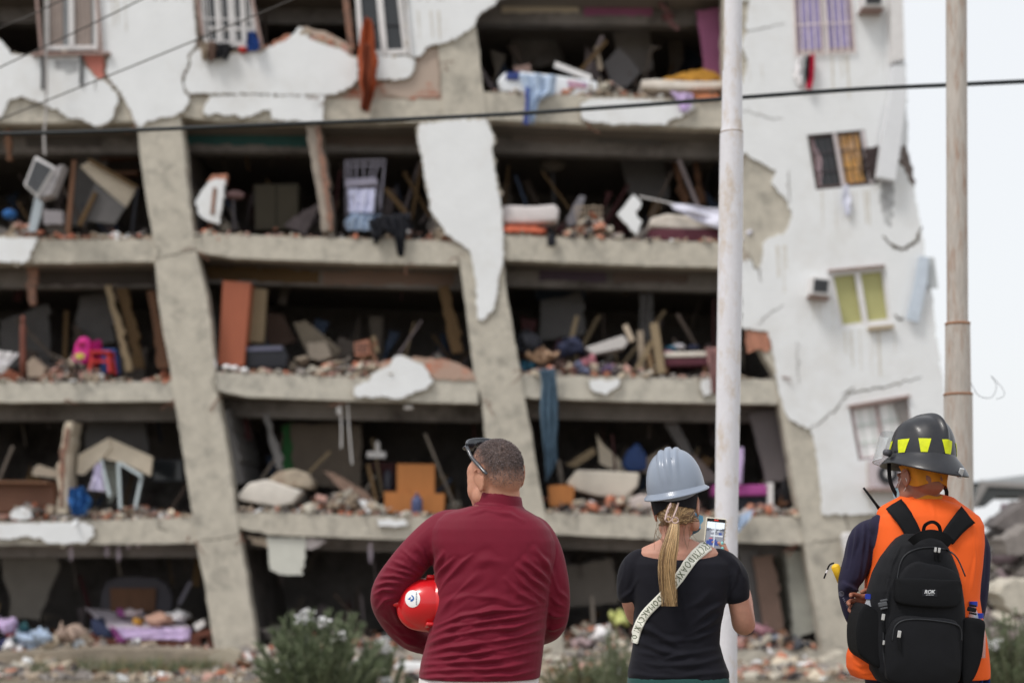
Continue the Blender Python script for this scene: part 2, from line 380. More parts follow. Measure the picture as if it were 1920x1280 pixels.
for px in (-300, 262, 850, 1392):               # cross walls between the flats, from the columns back, leaning with them
    cc = {-300: colL, 262: colA, 850: colB, 1392: colC}[px]
    mb = MB(); vv = []; pts = cc
    for a, y, b in pts:
        m_ = (a+b)/2
        for Y in (YF+.44, YB):
            q = P(m_, y, YF); vv += [(q.x-.08, Y, q.z), (q.x+.08, Y, q.z)]
    fs = []
    for i in range(len(pts)-1):
        o = i*4; n_ = o+4; fs += [(o, n_, n_+2, o+2), (o+1, o+3, n_+3, n_+1), (o, o+1, n_+1, n_)]
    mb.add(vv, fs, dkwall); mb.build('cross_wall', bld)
# roof, left end and right end walls close the block
mb = MB(); a = P(-345, -322, YF); b_ = P(1690, -322, YF); mb.box(((a.x+b_.x)/2, (YF+YB)/2+.2, a.z+.1), (b_.x-a.x, YB-YF+.9, .22), concrete); mb.build('roof', bld)

# brick and mortar walls that still stand behind the plaster
wins = {'w1': [(76, -70), (182, -75), (185, 97), (80, 98)], 'w2': [(370, -72), (470, -72), (480, 94), (378, 90)], 'w3': [(656, -74), (752, -76), (768, 104), (668, 106)]}
def outset(h, k): 
    cx = sum(q[0] for q in h)/4; cy = sum(q[1] for q in h)/4
    return [(q[0]+math.copysign(k, q[0]-cx), q[1]+math.copysign(k, q[1]-cy)) for q in h]
def wallpart(poly, m, Y, t, name, holes=(), amp=1.4, step=5, seed=1):
    mb = MB(); mb.prism(rag(poly, amp, step, seed), Y, Y+t, m, holes); return mb.build(name, bld)
wallpart([(-330, -30), (74, -30), (78, 106), (66, 104), (0, 104), (0, 196), (258, 196), (346, 190), (600, 186), (740, 188), (828, 190), (826, 100), (800, 90), (776, 106), (664, 108), (650, 92), (625, 68), (600, 56), (576, 52), (560, 60), (540, 74), (470, 96), (384, 96), (366, -20), (190, -20), (190, 100), (76, 104), (74, -40), (-330, -40)][:0] or
         [(0, 104), (76, 103), (80, 99), (187, 99), (187, -40), (368, -40), (376, 94), (430, 97), (500, 90), (545, 72), (572, 50), (590, 56), (612, 60), (630, 70), (648, 78), (662, 104), (768, 108), (772, -40), (812, -40), (824, 60), (830, 189), (740, 190), (600, 190), (340, 184), (262, 192), (0, 194)], brickwall, YF+.05, .16, 'brick_wall', seed=8)
wallpart([(-330, 70), (0, 80), (10, 100), (0, 194), (-330, 194)], brickwall, YF+.06, .16, 'brick_wall', seed=9)
wallpart([(-300, -322), (1400, -322), (1400, -84), (-300, -84)], brickwall, YF+.05, .16, 'brick_wall', seed=10)
wallpart([(-302, -322), (1395, -322), (1398, -100), (1330, -60), (1240, -44), (1100, -60), (985, -20), (932, 0), (765, 0), (765, -76), (752, -78), (656, -78), (650, -70), (478, -76), (370, -76), (362, 0), (185, 0), (182, -78), (76, -72), (60, -30), (-302, -30)], plaster, YF-.045, .07, 'plaster', seed=31)

PL = {
 'a': [(-300, 70), (0, 75), (10, 85), (18, 100), (25, 103), (78, 104), (80, 100), (150, 101), (158, 125), (172, 140), (183, 150), (196, 152), (208, 165), (220, 178), (221, 195), (214, 205), (212, 220), (200, 230), (180, 237), (165, 230), (150, 223), (130, 222), (115, 212), (105, 203), (88, 200), (75, 193), (60, 187), (40, 180), (22, 185), (14, 190), (10, 205), (5, 215), (0, 220), (-300, 222)],
 'b': [(187, 0), (362, 0), (368, 68), (366, 88), (357, 97), (351, 108), (354, 118), (348, 130), (341, 142), (343, 165), (346, 175), (354, 182), (352, 195), (340, 210), (325, 219), (300, 221), (290, 226), (275, 228), (266, 239), (258, 237), (250, 225), (245, 207), (237, 193), (228, 178), (215, 160), (204, 150), (200, 135), (203, 112), (208, 100), (189, 98)],
 'c': [(361, 101), (372, 92), (392, 97), (410, 105), (440, 102), (490, 100), (500, 92), (515, 85), (535, 77), (548, 65), (560, 51), (570, 57), (582, 75), (600, 82), (620, 88), (640, 93), (655, 105), (668, 110), (672, 130), (670, 148), (660, 162), (645, 170), (625, 177), (600, 177), (555, 178), (470, 176), (385, 175), (370, 174), (358, 176), (347, 170), (346, 150), (347, 142), (354, 130), (358, 117), (355, 108)],
 'd': [(405, 180), (470, 179), (555, 181), (608, 180), (606, 190), (606, 228), (580, 229), (560, 226), (512, 224), (506, 205), (495, 206), (478, 214), (458, 220), (452, 222), (440, 215), (420, 217), (405, 212), (390, 218), (380, 212), (385, 195), (392, 185)],
 'e': [(705, 106), (765, 106), (778, 113), (778, 122), (772, 138), (765, 145), (745, 150), (725, 148), (704, 148)],
 'f': [(765, 0), (932, 0), (925, 10), (908, 20), (893, 32), (890, 48), (878, 58), (860, 68), (840, 78), (825, 83), (812, 84), (798, 88), (795, 98), (785, 106), (773, 107), (768, 90), (765, 60)],
 'g': [(783, 240), (790, 232), (850, 226), (912, 224), (918, 240), (926, 258), (923, 290), (930, 330), (938, 380), (942, 420), (944, 480), (935, 520), (930, 560), (925, 580), (905, 600), (895, 598), (893, 570), (892, 530), (887, 500), (880, 470), (860, 455), (840, 440), (830, 425), (810, 400), (806, 380), (798, 340), (790, 290), (783, 255)],
 'h': [(1088, 195), (1110, 186), (1160, 185), (1230, 188), (1260, 195), (1300, 195), (1303, 202), (1280, 218), (1255, 225), (1250, 234), (1180, 233), (1110, 230), (1090, 220)],
 'i': [(-300, 445), (0, 445), (70, 446), (52, 490), (40, 494), (0, 490), (-300, 492)],
 'j': [(663, 737), (666, 722), (690, 715), (700, 700), (730, 685), (740, 668), (755, 667), (790, 682), (805, 700), (810, 718), (800, 728), (775, 735), (750, 748), (725, 743), (690, 744), (665, 742)],
 'k': [(1103, 715), (1115, 712), (1140, 714), (1162, 710), (1160, 724), (1135, 740), (1110, 730)],
 'l': [(-200, 980), (0, 980), (110, 980), (140, 977), (165, 982), (176, 990), (175, 1005), (160, 1018), (140, 1016), (120, 1020), (90, 1018), (75, 1008), (40, 1005), (15, 1012), (0, 1010), (-200, 1014)],
 'm': [(707, 974), (755, 974), (765, 981), (740, 988), (710, 985)],
 'n': [(1312, 712), (1336, 708), (1334, 738), (1318, 740)],
}
undercoat = mat('grey_render_undercoat', C(160, 152, 140), .95, .25, 6, .6, 30, bdist=.02)
for i, (k, pl) in enumerate(PL.items()):
    cx_ = sum(q[0] for q in pl)/len(pl); cy_ = sum(q[1] for q in pl)/len(pl)
    wallpart([(x+(2.2 if x > cx_ else -2.2), y+(1.8 if y > cy_ else -1.8)) for x, y in pl], undercoat, YF-(.03 if k not in 'jm' else .05), .05, 'undercoat', seed=140+i, amp=2.6, step=5)
    wallpart(pl, plaster, YF-(.055 if k not in 'jm' else .075), .07, 'plaster', seed=40+i, amp=1.6, step=4)

# the white end wall on the right, with its window openings
W5 = [(1485, -70), (1590, -74), (1603, 97), (1493, 103)]
W6 = [(1513, 253), (1621, 243), (1640, 346), (1530, 356)]
W7 = [(1553, 512), (1659, 501), (1672, 604), (1574, 617)]
W8 = [(1592, 765), (1703, 745), (1715, 850), (1610, 863)]
right_edge = [(1790, 960), (1782, 880), (1776, 800), (1771, 730), (1764, 690), (1758, 640), (1751, 590), (1750, 560), (1742, 520), (1738, 490), (1733, 460), (1728, 425), (1722, 400), (1714, 345), (1706, 310), (1701, 280), (1703, 240), (1699, 200), (1700, 160), (1697, 110), (1688, 0), (1660, -322)]
PR = [(1372, -322), (1372, 0), (1405, 0), (1402, 30), (1398, 50), (1404, 58), (1395, 70), (1391, 90), (1402, 110), (1400, 130), (1395, 150), (1388, 165), (1386, 285), (1398, 287), (1420, 300), (1455, 320), (1447, 345), (1475, 375), (1486, 405), (1475, 435), (1440, 447), (1432, 455), (1431, 475), (1421, 508), (1411, 490), (1390, 486), (1390, 612), (1400, 617), (1442, 622), (1448, 650), (1455, 690), (1462, 740), (1470, 765), (1480, 785), (1500, 798), (1520, 803), (1527, 830), (1535, 880), (1540, 930), (1542, 965), (1570, 963), (1600, 965), (1660, 962), (1720, 966)]
mb = MB(); mb.prism(rag(PR+right_edge, 1.6, 4.5, 77), YF-.06, YF+.02, plaster, [W5, W6, W7, W8]); mb.build('plaster', bld)
base = [(1470, -322), (1470, 285), (1500, 300), (1500, 500), (1512, 620), (1560, 700), (1580, 800), (1580, 950), (1600, 1020), (1632, 1285), (1820, 1285), (1812, 1150), (1792, 960)]+right_edge[1:]
mb = MB(); mb.prism([(x-4 if x > 1640 else x, y) for x, y in base], YF+.035, YF+.3, concrete, [outset(h, 2) for h in (W5, W6, W7, W8)]); mb.build('end_wall', bld)
mb = MB(); vv = []; pts = [(1632-12, -322), (1690, 0), (1694, 200), (1716, 400), (1748, 620), (1774, 800), (1788, 960), (1815, 1285)]
for x, y in pts:
    q = P(x-8, y, YF)
    vv += [(q.x-.2, YF+.31, q.z), (q.x, YF+.31, q.z), (q.x-.2, YB, q.z), (q.x, YB, q.z)]
fs = []
for i in range(len(pts)-1):
    o = i*4; n_ = o+4; fs += [(o+1, o+3, n_+3, n_+1), (o, n_, n_+2, o+2), (o, o+1, n_+1, n_), (o+2, n_+2, n_+3, o+3)]
mb.add(vv, fs, plaster); mb.build('side_wall', bld)
# patches where the brick shows through, cracks
bp_ = wallpart([(153, 106), (162, 103), (188, 104), (195, 112), (194, 140), (196, 150), (186, 151), (176, 140), (163, 122)], mat('fresh_brick', C(190, 120, 108), .95, .2, 6, .4), YF-.02, .06, 'exposed_brick', seed=90)
wallpart([(1399, 619), (1441, 623), (1446, 652), (1440, 660), (1425, 654), (1402, 662), (1398, 640)], redbrick, YF-.03, .08, 'exposed_brick', seed=91)
wallpart([(760, 150), (780, 120), (822, 112), (826, 182), (770, 186), (720, 178), (712, 158), (740, 152)], brickwall, YF+.02, .04, 'exposed_brick', seed=92)
crackm = mat('crack_shadow_gap', C(96, 90, 82), 1, .4, 9, .4)
def crack(pts, wpx, name='crack', Y=YF-.066):
    mb = MB(); rd = random.Random(int(pts[0][0])); p = rag(pts, 2.2, 5, int(pts[0][0]), False)+[pts[-1]]; n = len(p); L = []; Rr = []
    for i, (x, y) in enumerate(p):
        t = i/(n-1); ww = wpx*(.25+.75*math.sin(3.14*min(1, max(0, t*.86+.07))))*rd.uniform(.6, 1.3)/2; a, b = p[max(0, i-1)], p[min(n-1, i+1)]
        L_ = math.hypot(b[0]-a[0], b[1]-a[1])+1e-6; nx, ny = -(b[1]-a[1])/L_, (b[0]-a[0])/L_; L.append((x+nx*ww, y+ny*ww)); Rr.append((x-nx*ww, y-ny*ww))
    mb.prism(L+Rr[::-1], Y, Y+.01, crackm); return mb.build(name, bld)
crack([(1520, 803), (1545, 785), (1575, 755), (1590, 738), (1650, 725), (1705, 715), (1728, 706)], 3)
crack([(1655, 442), (1665, 455), (1680, 464), (1700, 466), (1712, 458), (1722, 440), (1730, 425)], 7)
crack([(1676, 590), (1684, 598), (1694, 596)], 6)
crack([(1403, 475), (1409, 488), (1424, 512), (1428, 528)], 2.5)
crack([(1480, 320), (1478, 350), (1482, 380)], 1.6)
crack([(1580, 740), (1602, 726)], 3)
crack([(1400, 60), (1440, 52), (1472, 44)], 1.2)
crack([(1392, 205), (1440, 222), (1468, 224)], 1.2)
crack([(1420, 610), (1445, 585), (1470, 572)], 1.4)
crack([(1495, 640), (1497, 720)], 1.3)
crack([(180, 148), (178, 165), (181, 172)], 1.6, Y=YF-.062)
crack([(293, 485), (320, 478), (352, 470), (368, 468)], 1.8, Y=YF-.006)
crack([(292, 490), (300, 470), (288, 455)], 1.5, Y=YF-.007)
crack([(368, 1014), (410, 1010), (450, 1002)], 1.6, Y=YF-.006)
crack([(410, 745), (400, 720), (402, 696)], 1.6, Y=YF-.006)
crack([(300, 975), (296, 990), (314, 996)], 2.4, Y=YF+.024)
crack([(1508, 1020), (1560, 1012), (1590, 1006)], 1.6, Y=YF-.006)
stk_ = mat('faint_wall_streak', C(198, 194, 186), .95, .1, 8, .2, stretch=(6, 6, .6), col2=C(212, 212, 210), c2amt=.9)
rd0 = random.Random(4)
for x_, y_, n_ in ((1495, 105, 9), (1535, 358, 9), (1575, 620, 9), (1612, 865, 5), (1520, 562, 3), (1400, 120, 2), (1450, 460, 4), (1560, 0, 0), (200, 0, 4), (780, 20, 3)):
    for i in range(n_):
        xx = x_+rd0.uniform(0, 100 if n_ > 5 else 40); hh = rd0.uniform(30, 90); ww = rd0.uniform(1.5, 5)
        if y_ < 30 and hh > 70: hh = 50
        mb = MB(); mb.prism(rag([(xx, y_), (xx+ww, y_), (xx+ww*.8+3, y_+hh), (xx+ww*.3+3, y_+hh)], .6, 8, i), YF-.0625-.0004*i, YF-.059, stk_); mb.build('stain', bld)
stm = mat('grey_water_stain', C(150, 150, 152), .95, .25, 3, .2, col2=C(200, 203, 204), c2amt=.9)
for s_ in ([(1652, 338), (1674, 336), (1676, 400), (1668, 428), (1658, 418), (1650, 370)], [(100, 112), (148, 114), (146, 132), (124, 138), (104, 130)]):
    wallpart(s_, stm, YF-.0635, .004, 'stain', seed=int(s_[0][0]), amp=3)

# windows
glassgrey = mat('grey_window_glass', C(120, 122, 124), .15, .1, 3, 0, spec=.6)
bluecurt = mat('blue_patterned_curtain', C(164, 156, 208), .9, .3, 5, .2, stretch=(6, 6, 1), col2=C(96, 98, 150), c2amt=.8)
orcurt = mat('orange_patterned_curtain', C(212, 165, 100), .9, .25, 4, .2, col2=C(190, 170, 160), c2amt=.9)
rustm = mat('rusty_grille', C(150, 128, 122), .8, .3, 14, .3)
def bil(Q, u, v):
    a = Vector(Q[0]).lerp(Vector(Q[1]), u); b = Vector(Q[3]).lerp(Vector(Q[2]), u); return a.lerp(b, v)
def window(Q, fr, pane, wd=7, mull=(.5,), tint=None, grille=None, gm=None, Y=YF+.0, gY=-.1, rows=(), gw=.016):
    mb = MB()
    def seg(u0, v0, u1, v1, w_, y=Y, d=.07, m=fr):
        a = bil(Q, u0, v0); b = bil(Q, u1, v1); mb.beam(P(a[0], a[1], y), P(b[0], b[1], y), w_*YF/F, d, m)
    e = .03
    for s in ((e, 0, e, 1), (1-e, 0, 1-e, 1)): seg(*s, wd, y=Y+.02)
    for s in ((.06, e, .94, e), (.06, 1-e, .94, 1-e)): seg(*s, wd, y=Y+.024)
    for m_ in mull: seg(m_, .05, m_, .95, wd*1.3, y=Y+.012)
    for r_ in rows: seg(.05, r_, .95, r_, wd*.6, y=Y+.016)
    o = mb.build('window', bld)
    mb = MB(); mb.prism([tuple(bil(Q, u, v)) for u, v in ((.02, .02), (.98, .02), (.98, .98), (.02, .98))], Y+.06, Y+.075, pane); mb.build('pane', o)
    if grille:
        mb = MB(); n = grille
        for k in range(n+1):
            u = k/n; a = bil(Q, u, -.02); b = bil(Q, u, 1.02); mb.beam(P(a[0], a[1], Y+gY), P(b[0], b[1], Y+gY), gw, gw, gm or rustm)
        for v in (.0, .35, .68, 1.0):
            a = bil(Q, -.02, v); b = bil(Q, 1.02, v); mb.beam(P(a[0], a[1], Y+gY-.018), P(b[0], b[1], Y+gY-.018), .02, .014, gm or rustm)
        mb.build('grille', o)
    return o
w1 = window([(84, -68), (182, -72), (184, 95), (86, 96)], whitep, glassgrey, 7, (.5,))
for (l, r_) in ((92, 117), (137, 170)):
    mb = MB(); mb.cloth([(l, -60), (l+2, 90)], [(r_, -60), (r_+1, 90)], YF+.04, curtain, 4, .012, seed=l); mb.build('curtain', w1)
mb = MB(); mb.beam(P(64, -60, YF-.12), P(78, 100, YF-.12), .05, .05, rustm); mb.beam(P(178, -60, YF-.12), P(190, 104, YF-.12), .05, .05, rustm); mb.beam(P(60, 103, YF-.1), P(207, 101, YF-.1), .05, .1, rustm)
mb.beam(P(80, 104, YF-.1), P(80, 168, YF-.08), .05, .04, dkmetal); mb.beam(P(153, 104, YF-.1), P(152, 160, YF-.08), .05, .04, dkmetal); mb.build('bracket', w1)
w2 = window([(374, -68), (472, -70), (480, 88), (384, 84)], whitep, glassdk, 7, (.3, .56, .78), rows=(.8,), grille=8, gm=whitep)
w3 = window([(664, -70), (744, -72), (764, 103), (676, 106)], whitep, glassdk, 9, (.52,), grille=9, gm=dkmetal, gY=.04)
mb = MB(); mb.beam(P(640, -70, YF-.05), P(660, 98, YF+.1), .12, .06, brickedge); mb.build('broken_jamb', w3); mb = MB(); mb.beam(P(756, -40, YF-.1), P(770, 104, YF-.1), .05, .05, whitep); mb.build('bracket', w3)
mb = MB(); mb.beam(P(462, -50, YF-.1), P(492, 92, YF-.1), .06, .05, rustm); mb.build('bracket', w2); mb = MB(); mb.beam(P(366, -40, YF-.1), P(380, 66, YF-.1), .06, .05, rustm); mb.build('bracket', w2)
w5 = window(W5, mat('pale_pink_frame', C(176, 160, 158), .8, .2, 8, .3), bluecurt, 5, (.5,), grille=9, gm=mat('pale_rust_grille', C(222, 208, 206), .8, .15, 14, .3), gY=-.09, gw=.026)
mb = MB(); a, b_ = bil(W5, .52, 0), bil(W5, .52, 1); mb.beam(P(a[0], a[1], YF-.02), P(b_[0], b_[1], YF-.02), .085, .05, whitep); mb.build('sash', w5)
w6 = window(W6, mat('dark_frame', C(92, 78, 76), .8, .2, 8, .3), glassdk, 6, (.46, .97), grille=9, gm=mat('dark_grille', C(70, 62, 66), .8, .25, 14, .3), gY=-.02)
mb = MB(); mb.cloth([(1568, 252), (1580, 348)], [(1608, 249), (1622, 344)], YF+.03, orcurt, 3, .02, seed=6); mb.build('curtain', w6)
mb = MB(); mb.cloth([(1517, 258), (1528, 300), (1530, 350)], [(1524, 258), (1541, 300), (1541, 352)], YF+.03, mat('pink_curtain', C(208, 186, 192), .9, .1, 4), 2, .015, seed=2); mb.build('curtain', w6)
mb = MB()
for u_ in (.47, .95):
    a, b_ = bil(W6, u_, .02), bil(W6, u_, .98); mb.beam(P(a[0], a[1], YF-.03), P(b_[0], b_[1], YF-.03), .07, .05, mat('worn_sash', C(186, 178, 180), .7, .15, 8) if 'worn_sash' not in MATS else MATS['worn_sash']); mb.build('sash', w6); mb = MB()
w7 = window(W7, whitep, greenbl, 8, (.5,))
mb = MB(); mb.beam(P(1628, 616, YF-.12), P(1675, 612, YF-.12), .07, .12, mat('stained_sill', C(170, 156, 134), .9, .2, 6)); mb.build('sill', w7); mb = MB(); mb.beam(P(1553, 508, YF-.09), P(1658, 498, YF-.09), .035, .08, rustm); mb.build('lintel', w7)
w8 = window(W8, mat('rust_pink_frame', C(168, 148, 148), .8, .3, 8, .3), mat('white_blind', C(228, 230, 230), .6, .03, 3, .1), 3.2, (.46,), grille=6, gm=mat('green_grey_grille', C(178, 190, 184), .7, .1, 10), gY=.045, gw=.011)
mb = MB(); mb.prism([(1676, 754), (1700, 749), (1712, 846), (1702, 836)], YF-.03, YF+.0, dkwall); mb.beam(P(1590, 762, YF-.1), P(1706, 742, YF-.1), .05, .08, rustm); mb.build('bracket', w8)
mb = MB(); mb.prism(rag([(1622, 278), (1645, 272), (1668, 280), (1660, 300), (1652, 330), (1642, 346), (1630, 330), (1620, 305)], 3, 5, 3), YF-.075, YF-.05, mat('smashed_hole', C(64, 54, 54), 1, .5, 12, .8)); mb.build('exposed_brick', bld)
mb = MB(); mb.prism(rag([(1690, 275), (1700, 272), (1712, 320), (1716, 350), (1706, 340), (1694, 312), (1686, 305)], 2, 5, 3), YF-.075, YF-.05, mat('rough_broken_edge', C(110, 100, 96), 1, .4, 12, .8)); mb.build('exposed_brick', bld)

# brick edges of broken partitions between rooms, tilted like the rest
def post(poly, Y, t, m, nm='partition'): return inner(nm, poly, Y, t, m, 1, True)
post([(572, 236), (598, 232), (606, 300), (622, 430), (603, 434), (590, 340)], YF+.1, .9, mat('pale_partition', C(150, 140, 130), .95, .25, 5, .4))
post([(590, 240), (600, 236), (612, 330), (624, 430), (616, 432)], YF+.06, .04, brickedge)
post([(106, 962), (112, 850), (124, 790), (136, 790), (128, 860), (126, 962)], YF+.15, .6, cream)
post([(111, 950), (113, 860), (124, 800), (130, 802), (122, 870), (118, 950)], YF+.12, .03, brickedge)
post([(196, 536), (208, 534), (247, 694), (236, 697)], YF+.5, .15, tanboard, 'door_post')
post([(218, 540), (240, 540), (270, 690), (254, 690)], YF+.9, .12, browns, 'door_post')
post([(276, 545), (292, 545), (316, 690), (296, 690)], YF+.8, .12, wood, 'door_post')
post([(493, 776), (504, 774), (532, 880), (520, 880)], YF+.6, .12, greyp, 'door_post')
post([(820, 538), (842, 534), (868, 660), (848, 662)], YF+.8, .2, browns, 'door_post')
post([(412, 770), (430, 768), (455, 905), (436, 910)], YF+.45, 2.5, greyp)
post([(1405, 775), (1462, 765), (1486, 898), (1436, 905)], YF+.5, .1, mat('mauve_grey_wall', C(98, 92, 94), .95, .1, 2))
post([(890, 1020), (940, 1020), (960, 1210), (905, 1210)], YF+.5, .1, dkwall)
post([(1095, -18), (1222, -18), (1222, 30), (1095, 30)], YF+1.13, .02, pinkw, 'painted_band')
post([(940, -18), (1085, -18), (1085, 24), (940, 24)], YF+1.13, .02, cream, 'painted_band')
post([(345, 232), (575, 236), (576, 276), (346, 268)], YF+1.13, .02, tealw, 'painted_band')
post([(600, 240), (780, 240), (785, 274), (604, 272)], YF+1.13, .02, mat('warm_grey_band', C(110, 98, 92), .9, .1, 2), 'painted_band')
post([(385, 498), (598, 508), (598, 532), (392, 524)], YF+1.13, .02, browns, 'painted_band')
post([(605, 508), (850, 512), (852, 535), (605, 532)], YF+1.13, .02, mat('beige_band', C(130, 110, 100), .9, .1, 2), 'painted_band')
post([(960, 245), (1090, 245), (1090, 268), (960, 266)], YF+1.13, .02, mat('light_grey_band', C(120, 112, 108), .9, .1, 2), 'painted_band')
post([(1120, 246), (1240, 248), (1240, 270), (1120, 268)], YF+1.13, .02, greyp, 'painted_band')
post([(1010, 500), (1135, 504), (1138, 528), (1010, 526)], YF+1.13, .02, mat('plum_band', C(84, 72, 86), .9, .1, 2), 'painted_band')
post([(1150, 504), (1290, 506), (1290, 530), (1150, 530)], YF+1.13, .02, mat('taupe_band', C(104, 92, 88), .9, .1, 2), 'painted_band')
post([(1306, 20), (1352, 14), (1357, 152), (1322, 152)], YF+.7, .1, pinkw)
post([(1000, 530), (1098, 526), (1100, 560), (1004, 562)], YF+2.5, .1, bluew)
post([(1014, 562), (1090, 548), (1098, 625), (1010, 640)], YF+2.2, .1, greyp)
post([(1160, 275), (1240, 268), (1255, 372), (1180, 378)], YF+2.6, .1, greyp)
post([(1260, 285), (1330, 280), (1332, 300), (1262, 303)], YF+1.9, .1, greyp, 'door_lintel')
post([(1262, 304), (1274, 304), (1292, 380), (1280, 384)], YF+1.9, .1, wood, 'door_post')
post([(1300, 304), (1310, 304), (1322, 380), (1312, 384)], YF+1.9, .1, wood, 'door_post')
post([(528, 800), (548, 790), (575, 880), (530, 900)], YF+2.2, .1, greenw)
post([(545, 792), (676, 798), (678, 920), (552, 905)], YF+2.0, .12, mat('olive_grey_wall', C(112, 102, 92), .95, .15, 2))
post([(960, 20), (1030, 40), (1060, 120), (960, 130)], YF+3, .1, dkwall)
post([(1150, 60), (1215, 50), (1225, 130), (1160, 150)], YF+2.3, .1, dkwall)
post([(140, 300), (190, 260), (200, 330), (160, 425), (120, 425)], YF+1.9, .1, greyp)
post([(40, 240), (180, 240), (190, 275), (50, 275)], YF+1.12, .02, mat('grey_band', C(90, 86, 84), .9, .1, 2), 'painted_band')
post([(70, 506), (285, 506), (290, 534), (74, 534)], YF+1.12, .02, mat('taupe_grey_band', C(80, 74, 72), .9, .1, 2), 'painted_band')
post([(10, 242), (20, 242), (22, 300), (12, 300)], YF+.3, .1, wood, 'door_post')
post([(50, 500), (72, 500), (66, 570), (56, 572)], YF+.4, .1, brickedge)
post([(150, 555), (205, 545), (215, 640), (160, 650), (140, 600)], YF+2.2, .1, greyp)
post([(0, 600), (90, 570), (95, 690), (0, 690)], YF+2.4, .1, greyp)
post([(160, 790), (270, 785), (280, 860), (160, 870)], YF+2.2, .1, greyp)
post([(0, 1026), (105, 1036), (112, 1060), (90, 1110), (75, 1160), (15, 1160), (20, 1120), (5, 1080)], YF+1.4, .12, mat('grey_beige_wall', C(104, 100, 94), .95, .15, 2))
post([(1050, 1060), (1150, 1050), (1160, 1130), (1060, 1140)], YF+1.8, .1, mat('grey_beige_wall_b', C(116, 110, 104), .95, .15, 2))
post([(1385, 1030), (1420, 1028), (1428, 1180), (1395, 1182)], YF+.8, .1, greyp)
post([(1412, 1042), (1450, 1040), (1470, 1186), (1432, 1190)], YF+.6, .1, mat('brown_door', C(112, 92, 82), .8, .15, 3))
post([(1474, 1034), (1508, 1030), (1532, 1180), (1490, 1200)], YF+.46, 1.2, mat('pale_side_wall', C(150, 150, 142), .95, .2, 3, .3))
# ------------------------------------------------------------ things lying in the open rooms
def vec(px, py, Y): return P(px, py, Y)
def one(name, label, cat, fn, group=None, smooth=False):
    mb = MB(); fn(mb); o = mb.build(name, smooth=smooth); return tag(o, label, cat, group)
def pr(poly, Y, t, m, am=.8, st=9, seed=2): return lambda mb: mb.prism(rag(poly, am, st, seed), Y, Y+t, m)
def slab(mb, poly, Y, t, m, round_=.05):
    """soft slab: front outline extruded, with rounded edges"""
    pts = [P(x, y, Y) for x, y in poly]; bm = bmesh.new(); vs_ = [bm.verts.new(q) for q in pts]; f = bm.faces.new(vs_)
    r = bmesh.ops.extrude_face_region(bm, geom=[f]); bmesh.ops.translate(bm, verts=[q for q in r['geom'] if isinstance(q, bmesh.types.BMVert)], vec=(0, t, 0))
    bmesh.ops.recalc_face_normals(bm, faces=bm.faces); bmesh.ops.bevel(bm, geom=list(bm.edges), offset=round_, segments=3, affect='EDGES', profile=.6, clamp_overlap=True)
    bm.verts.index_update(); mb.add([q.co.copy() for q in bm.verts], [tuple(q.index for q in g.verts) for g in bm.faces], m); bm.free()
def rod(mb, pts, r, m, seg=6): mb.tube([P(*p) for p in pts], r, m, seg)
T, L_ = thing, tag
# -- top storey
def f(mb):
    mb.cloth([(684, 34), (676, 50), (673, 80), (669, 104), (673, 128), (671, 150), (678, 176), (676, 205)], [(697, 37), (701, 60), (702, 90), (709, 112), (704, 140), (706, 158), (698, 184), (692, 209)], YF-.2, rust, 2, .085, seed=1, dY=.0, nv=36); mb.cloth([(680, 80), (678, 130), (682, 190), (678, 207)], [(696, 84), (698, 140), (697, 175), (686, 210)], YF-.3, mat('dark_rust', C(118, 56, 34), .9, .3, 12), 2, .06, seed=9)
one('orange_garment', 'long rust orange garment hanging from the top floor window bars', 'garment', f, smooth=True)
one('blue_cloth', 'deep blue cloth hanging at the corner of the barred top window', 'cloth', lambda mb: mb.cloth([(468, 60), (462, 80), (466, 97)], [(478, 58), (486, 80), (484, 96)], YF-.22, mat('deep_blue_cloth', C(34, 66, 130), .9, .2, 8), 2, .04, seed=4), smooth=True)
one('tangled_rags', 'dark tangled rags and brown stuffing spilling over the sill of the barred top window', 'rags', lambda mb: [mb.cloth([(x, 78+dy), (x-3, 92+dy), (x+1, 116-dy)], [(x+14, 80), (x+16, 96), (x+11, 110)], YF-.16-.02*i, m, 2, .04, seed=x) for i, (x, dy, m) in enumerate(((378, 0, mortar), (402, 4, blackf), (418, 2, dkmetal), (392, -4, mat('drab_rag', C(120, 98, 88), .9, .3, 9))))], smooth=True)
one('red_bundle', 'small red bundle on the sill below the blue cloth', 'bundle', lambda mb: mb.ball(P(455, 94, YF-.1), (.09, .08, .06), redpl, 10), smooth=True)
mt = T('bare_mattress', 'white mattress with blue edging, sagging at the brink of the top right room', 'mattress', P(1030, 180, YF+.1))
mb = MB(); slab(mb, [(932, 150), (945, 136), (975, 133), (1040, 140), (1120, 152), (1124, 178), (1060, 180), (1000, 178), (940, 172)], YF+.1, 1.1, mat('blue_white_ticking', C(214, 218, 226), .9, .06, 5), .06); mb.build('padding', mt, smooth=True)
mb = MB(); slab(mb, [(950, 136), (975, 134), (972, 150), (948, 148)], YF+.06, .06, mat('navy_patch', C(52, 66, 120), .9, .2, 8), .01); mb.build('stitched_patch', mt, smooth=True)
mb = MB(); slab(mb, [(1064, 150), (1102, 156), (1100, 166), (1066, 164)], YF+.08, .04, mat('pink_print', C(190, 150, 165), .9, .3, 9, col2=C(80, 90, 150), c2amt=.9), .01); mb.build('printed_cloth', mt, smooth=True)
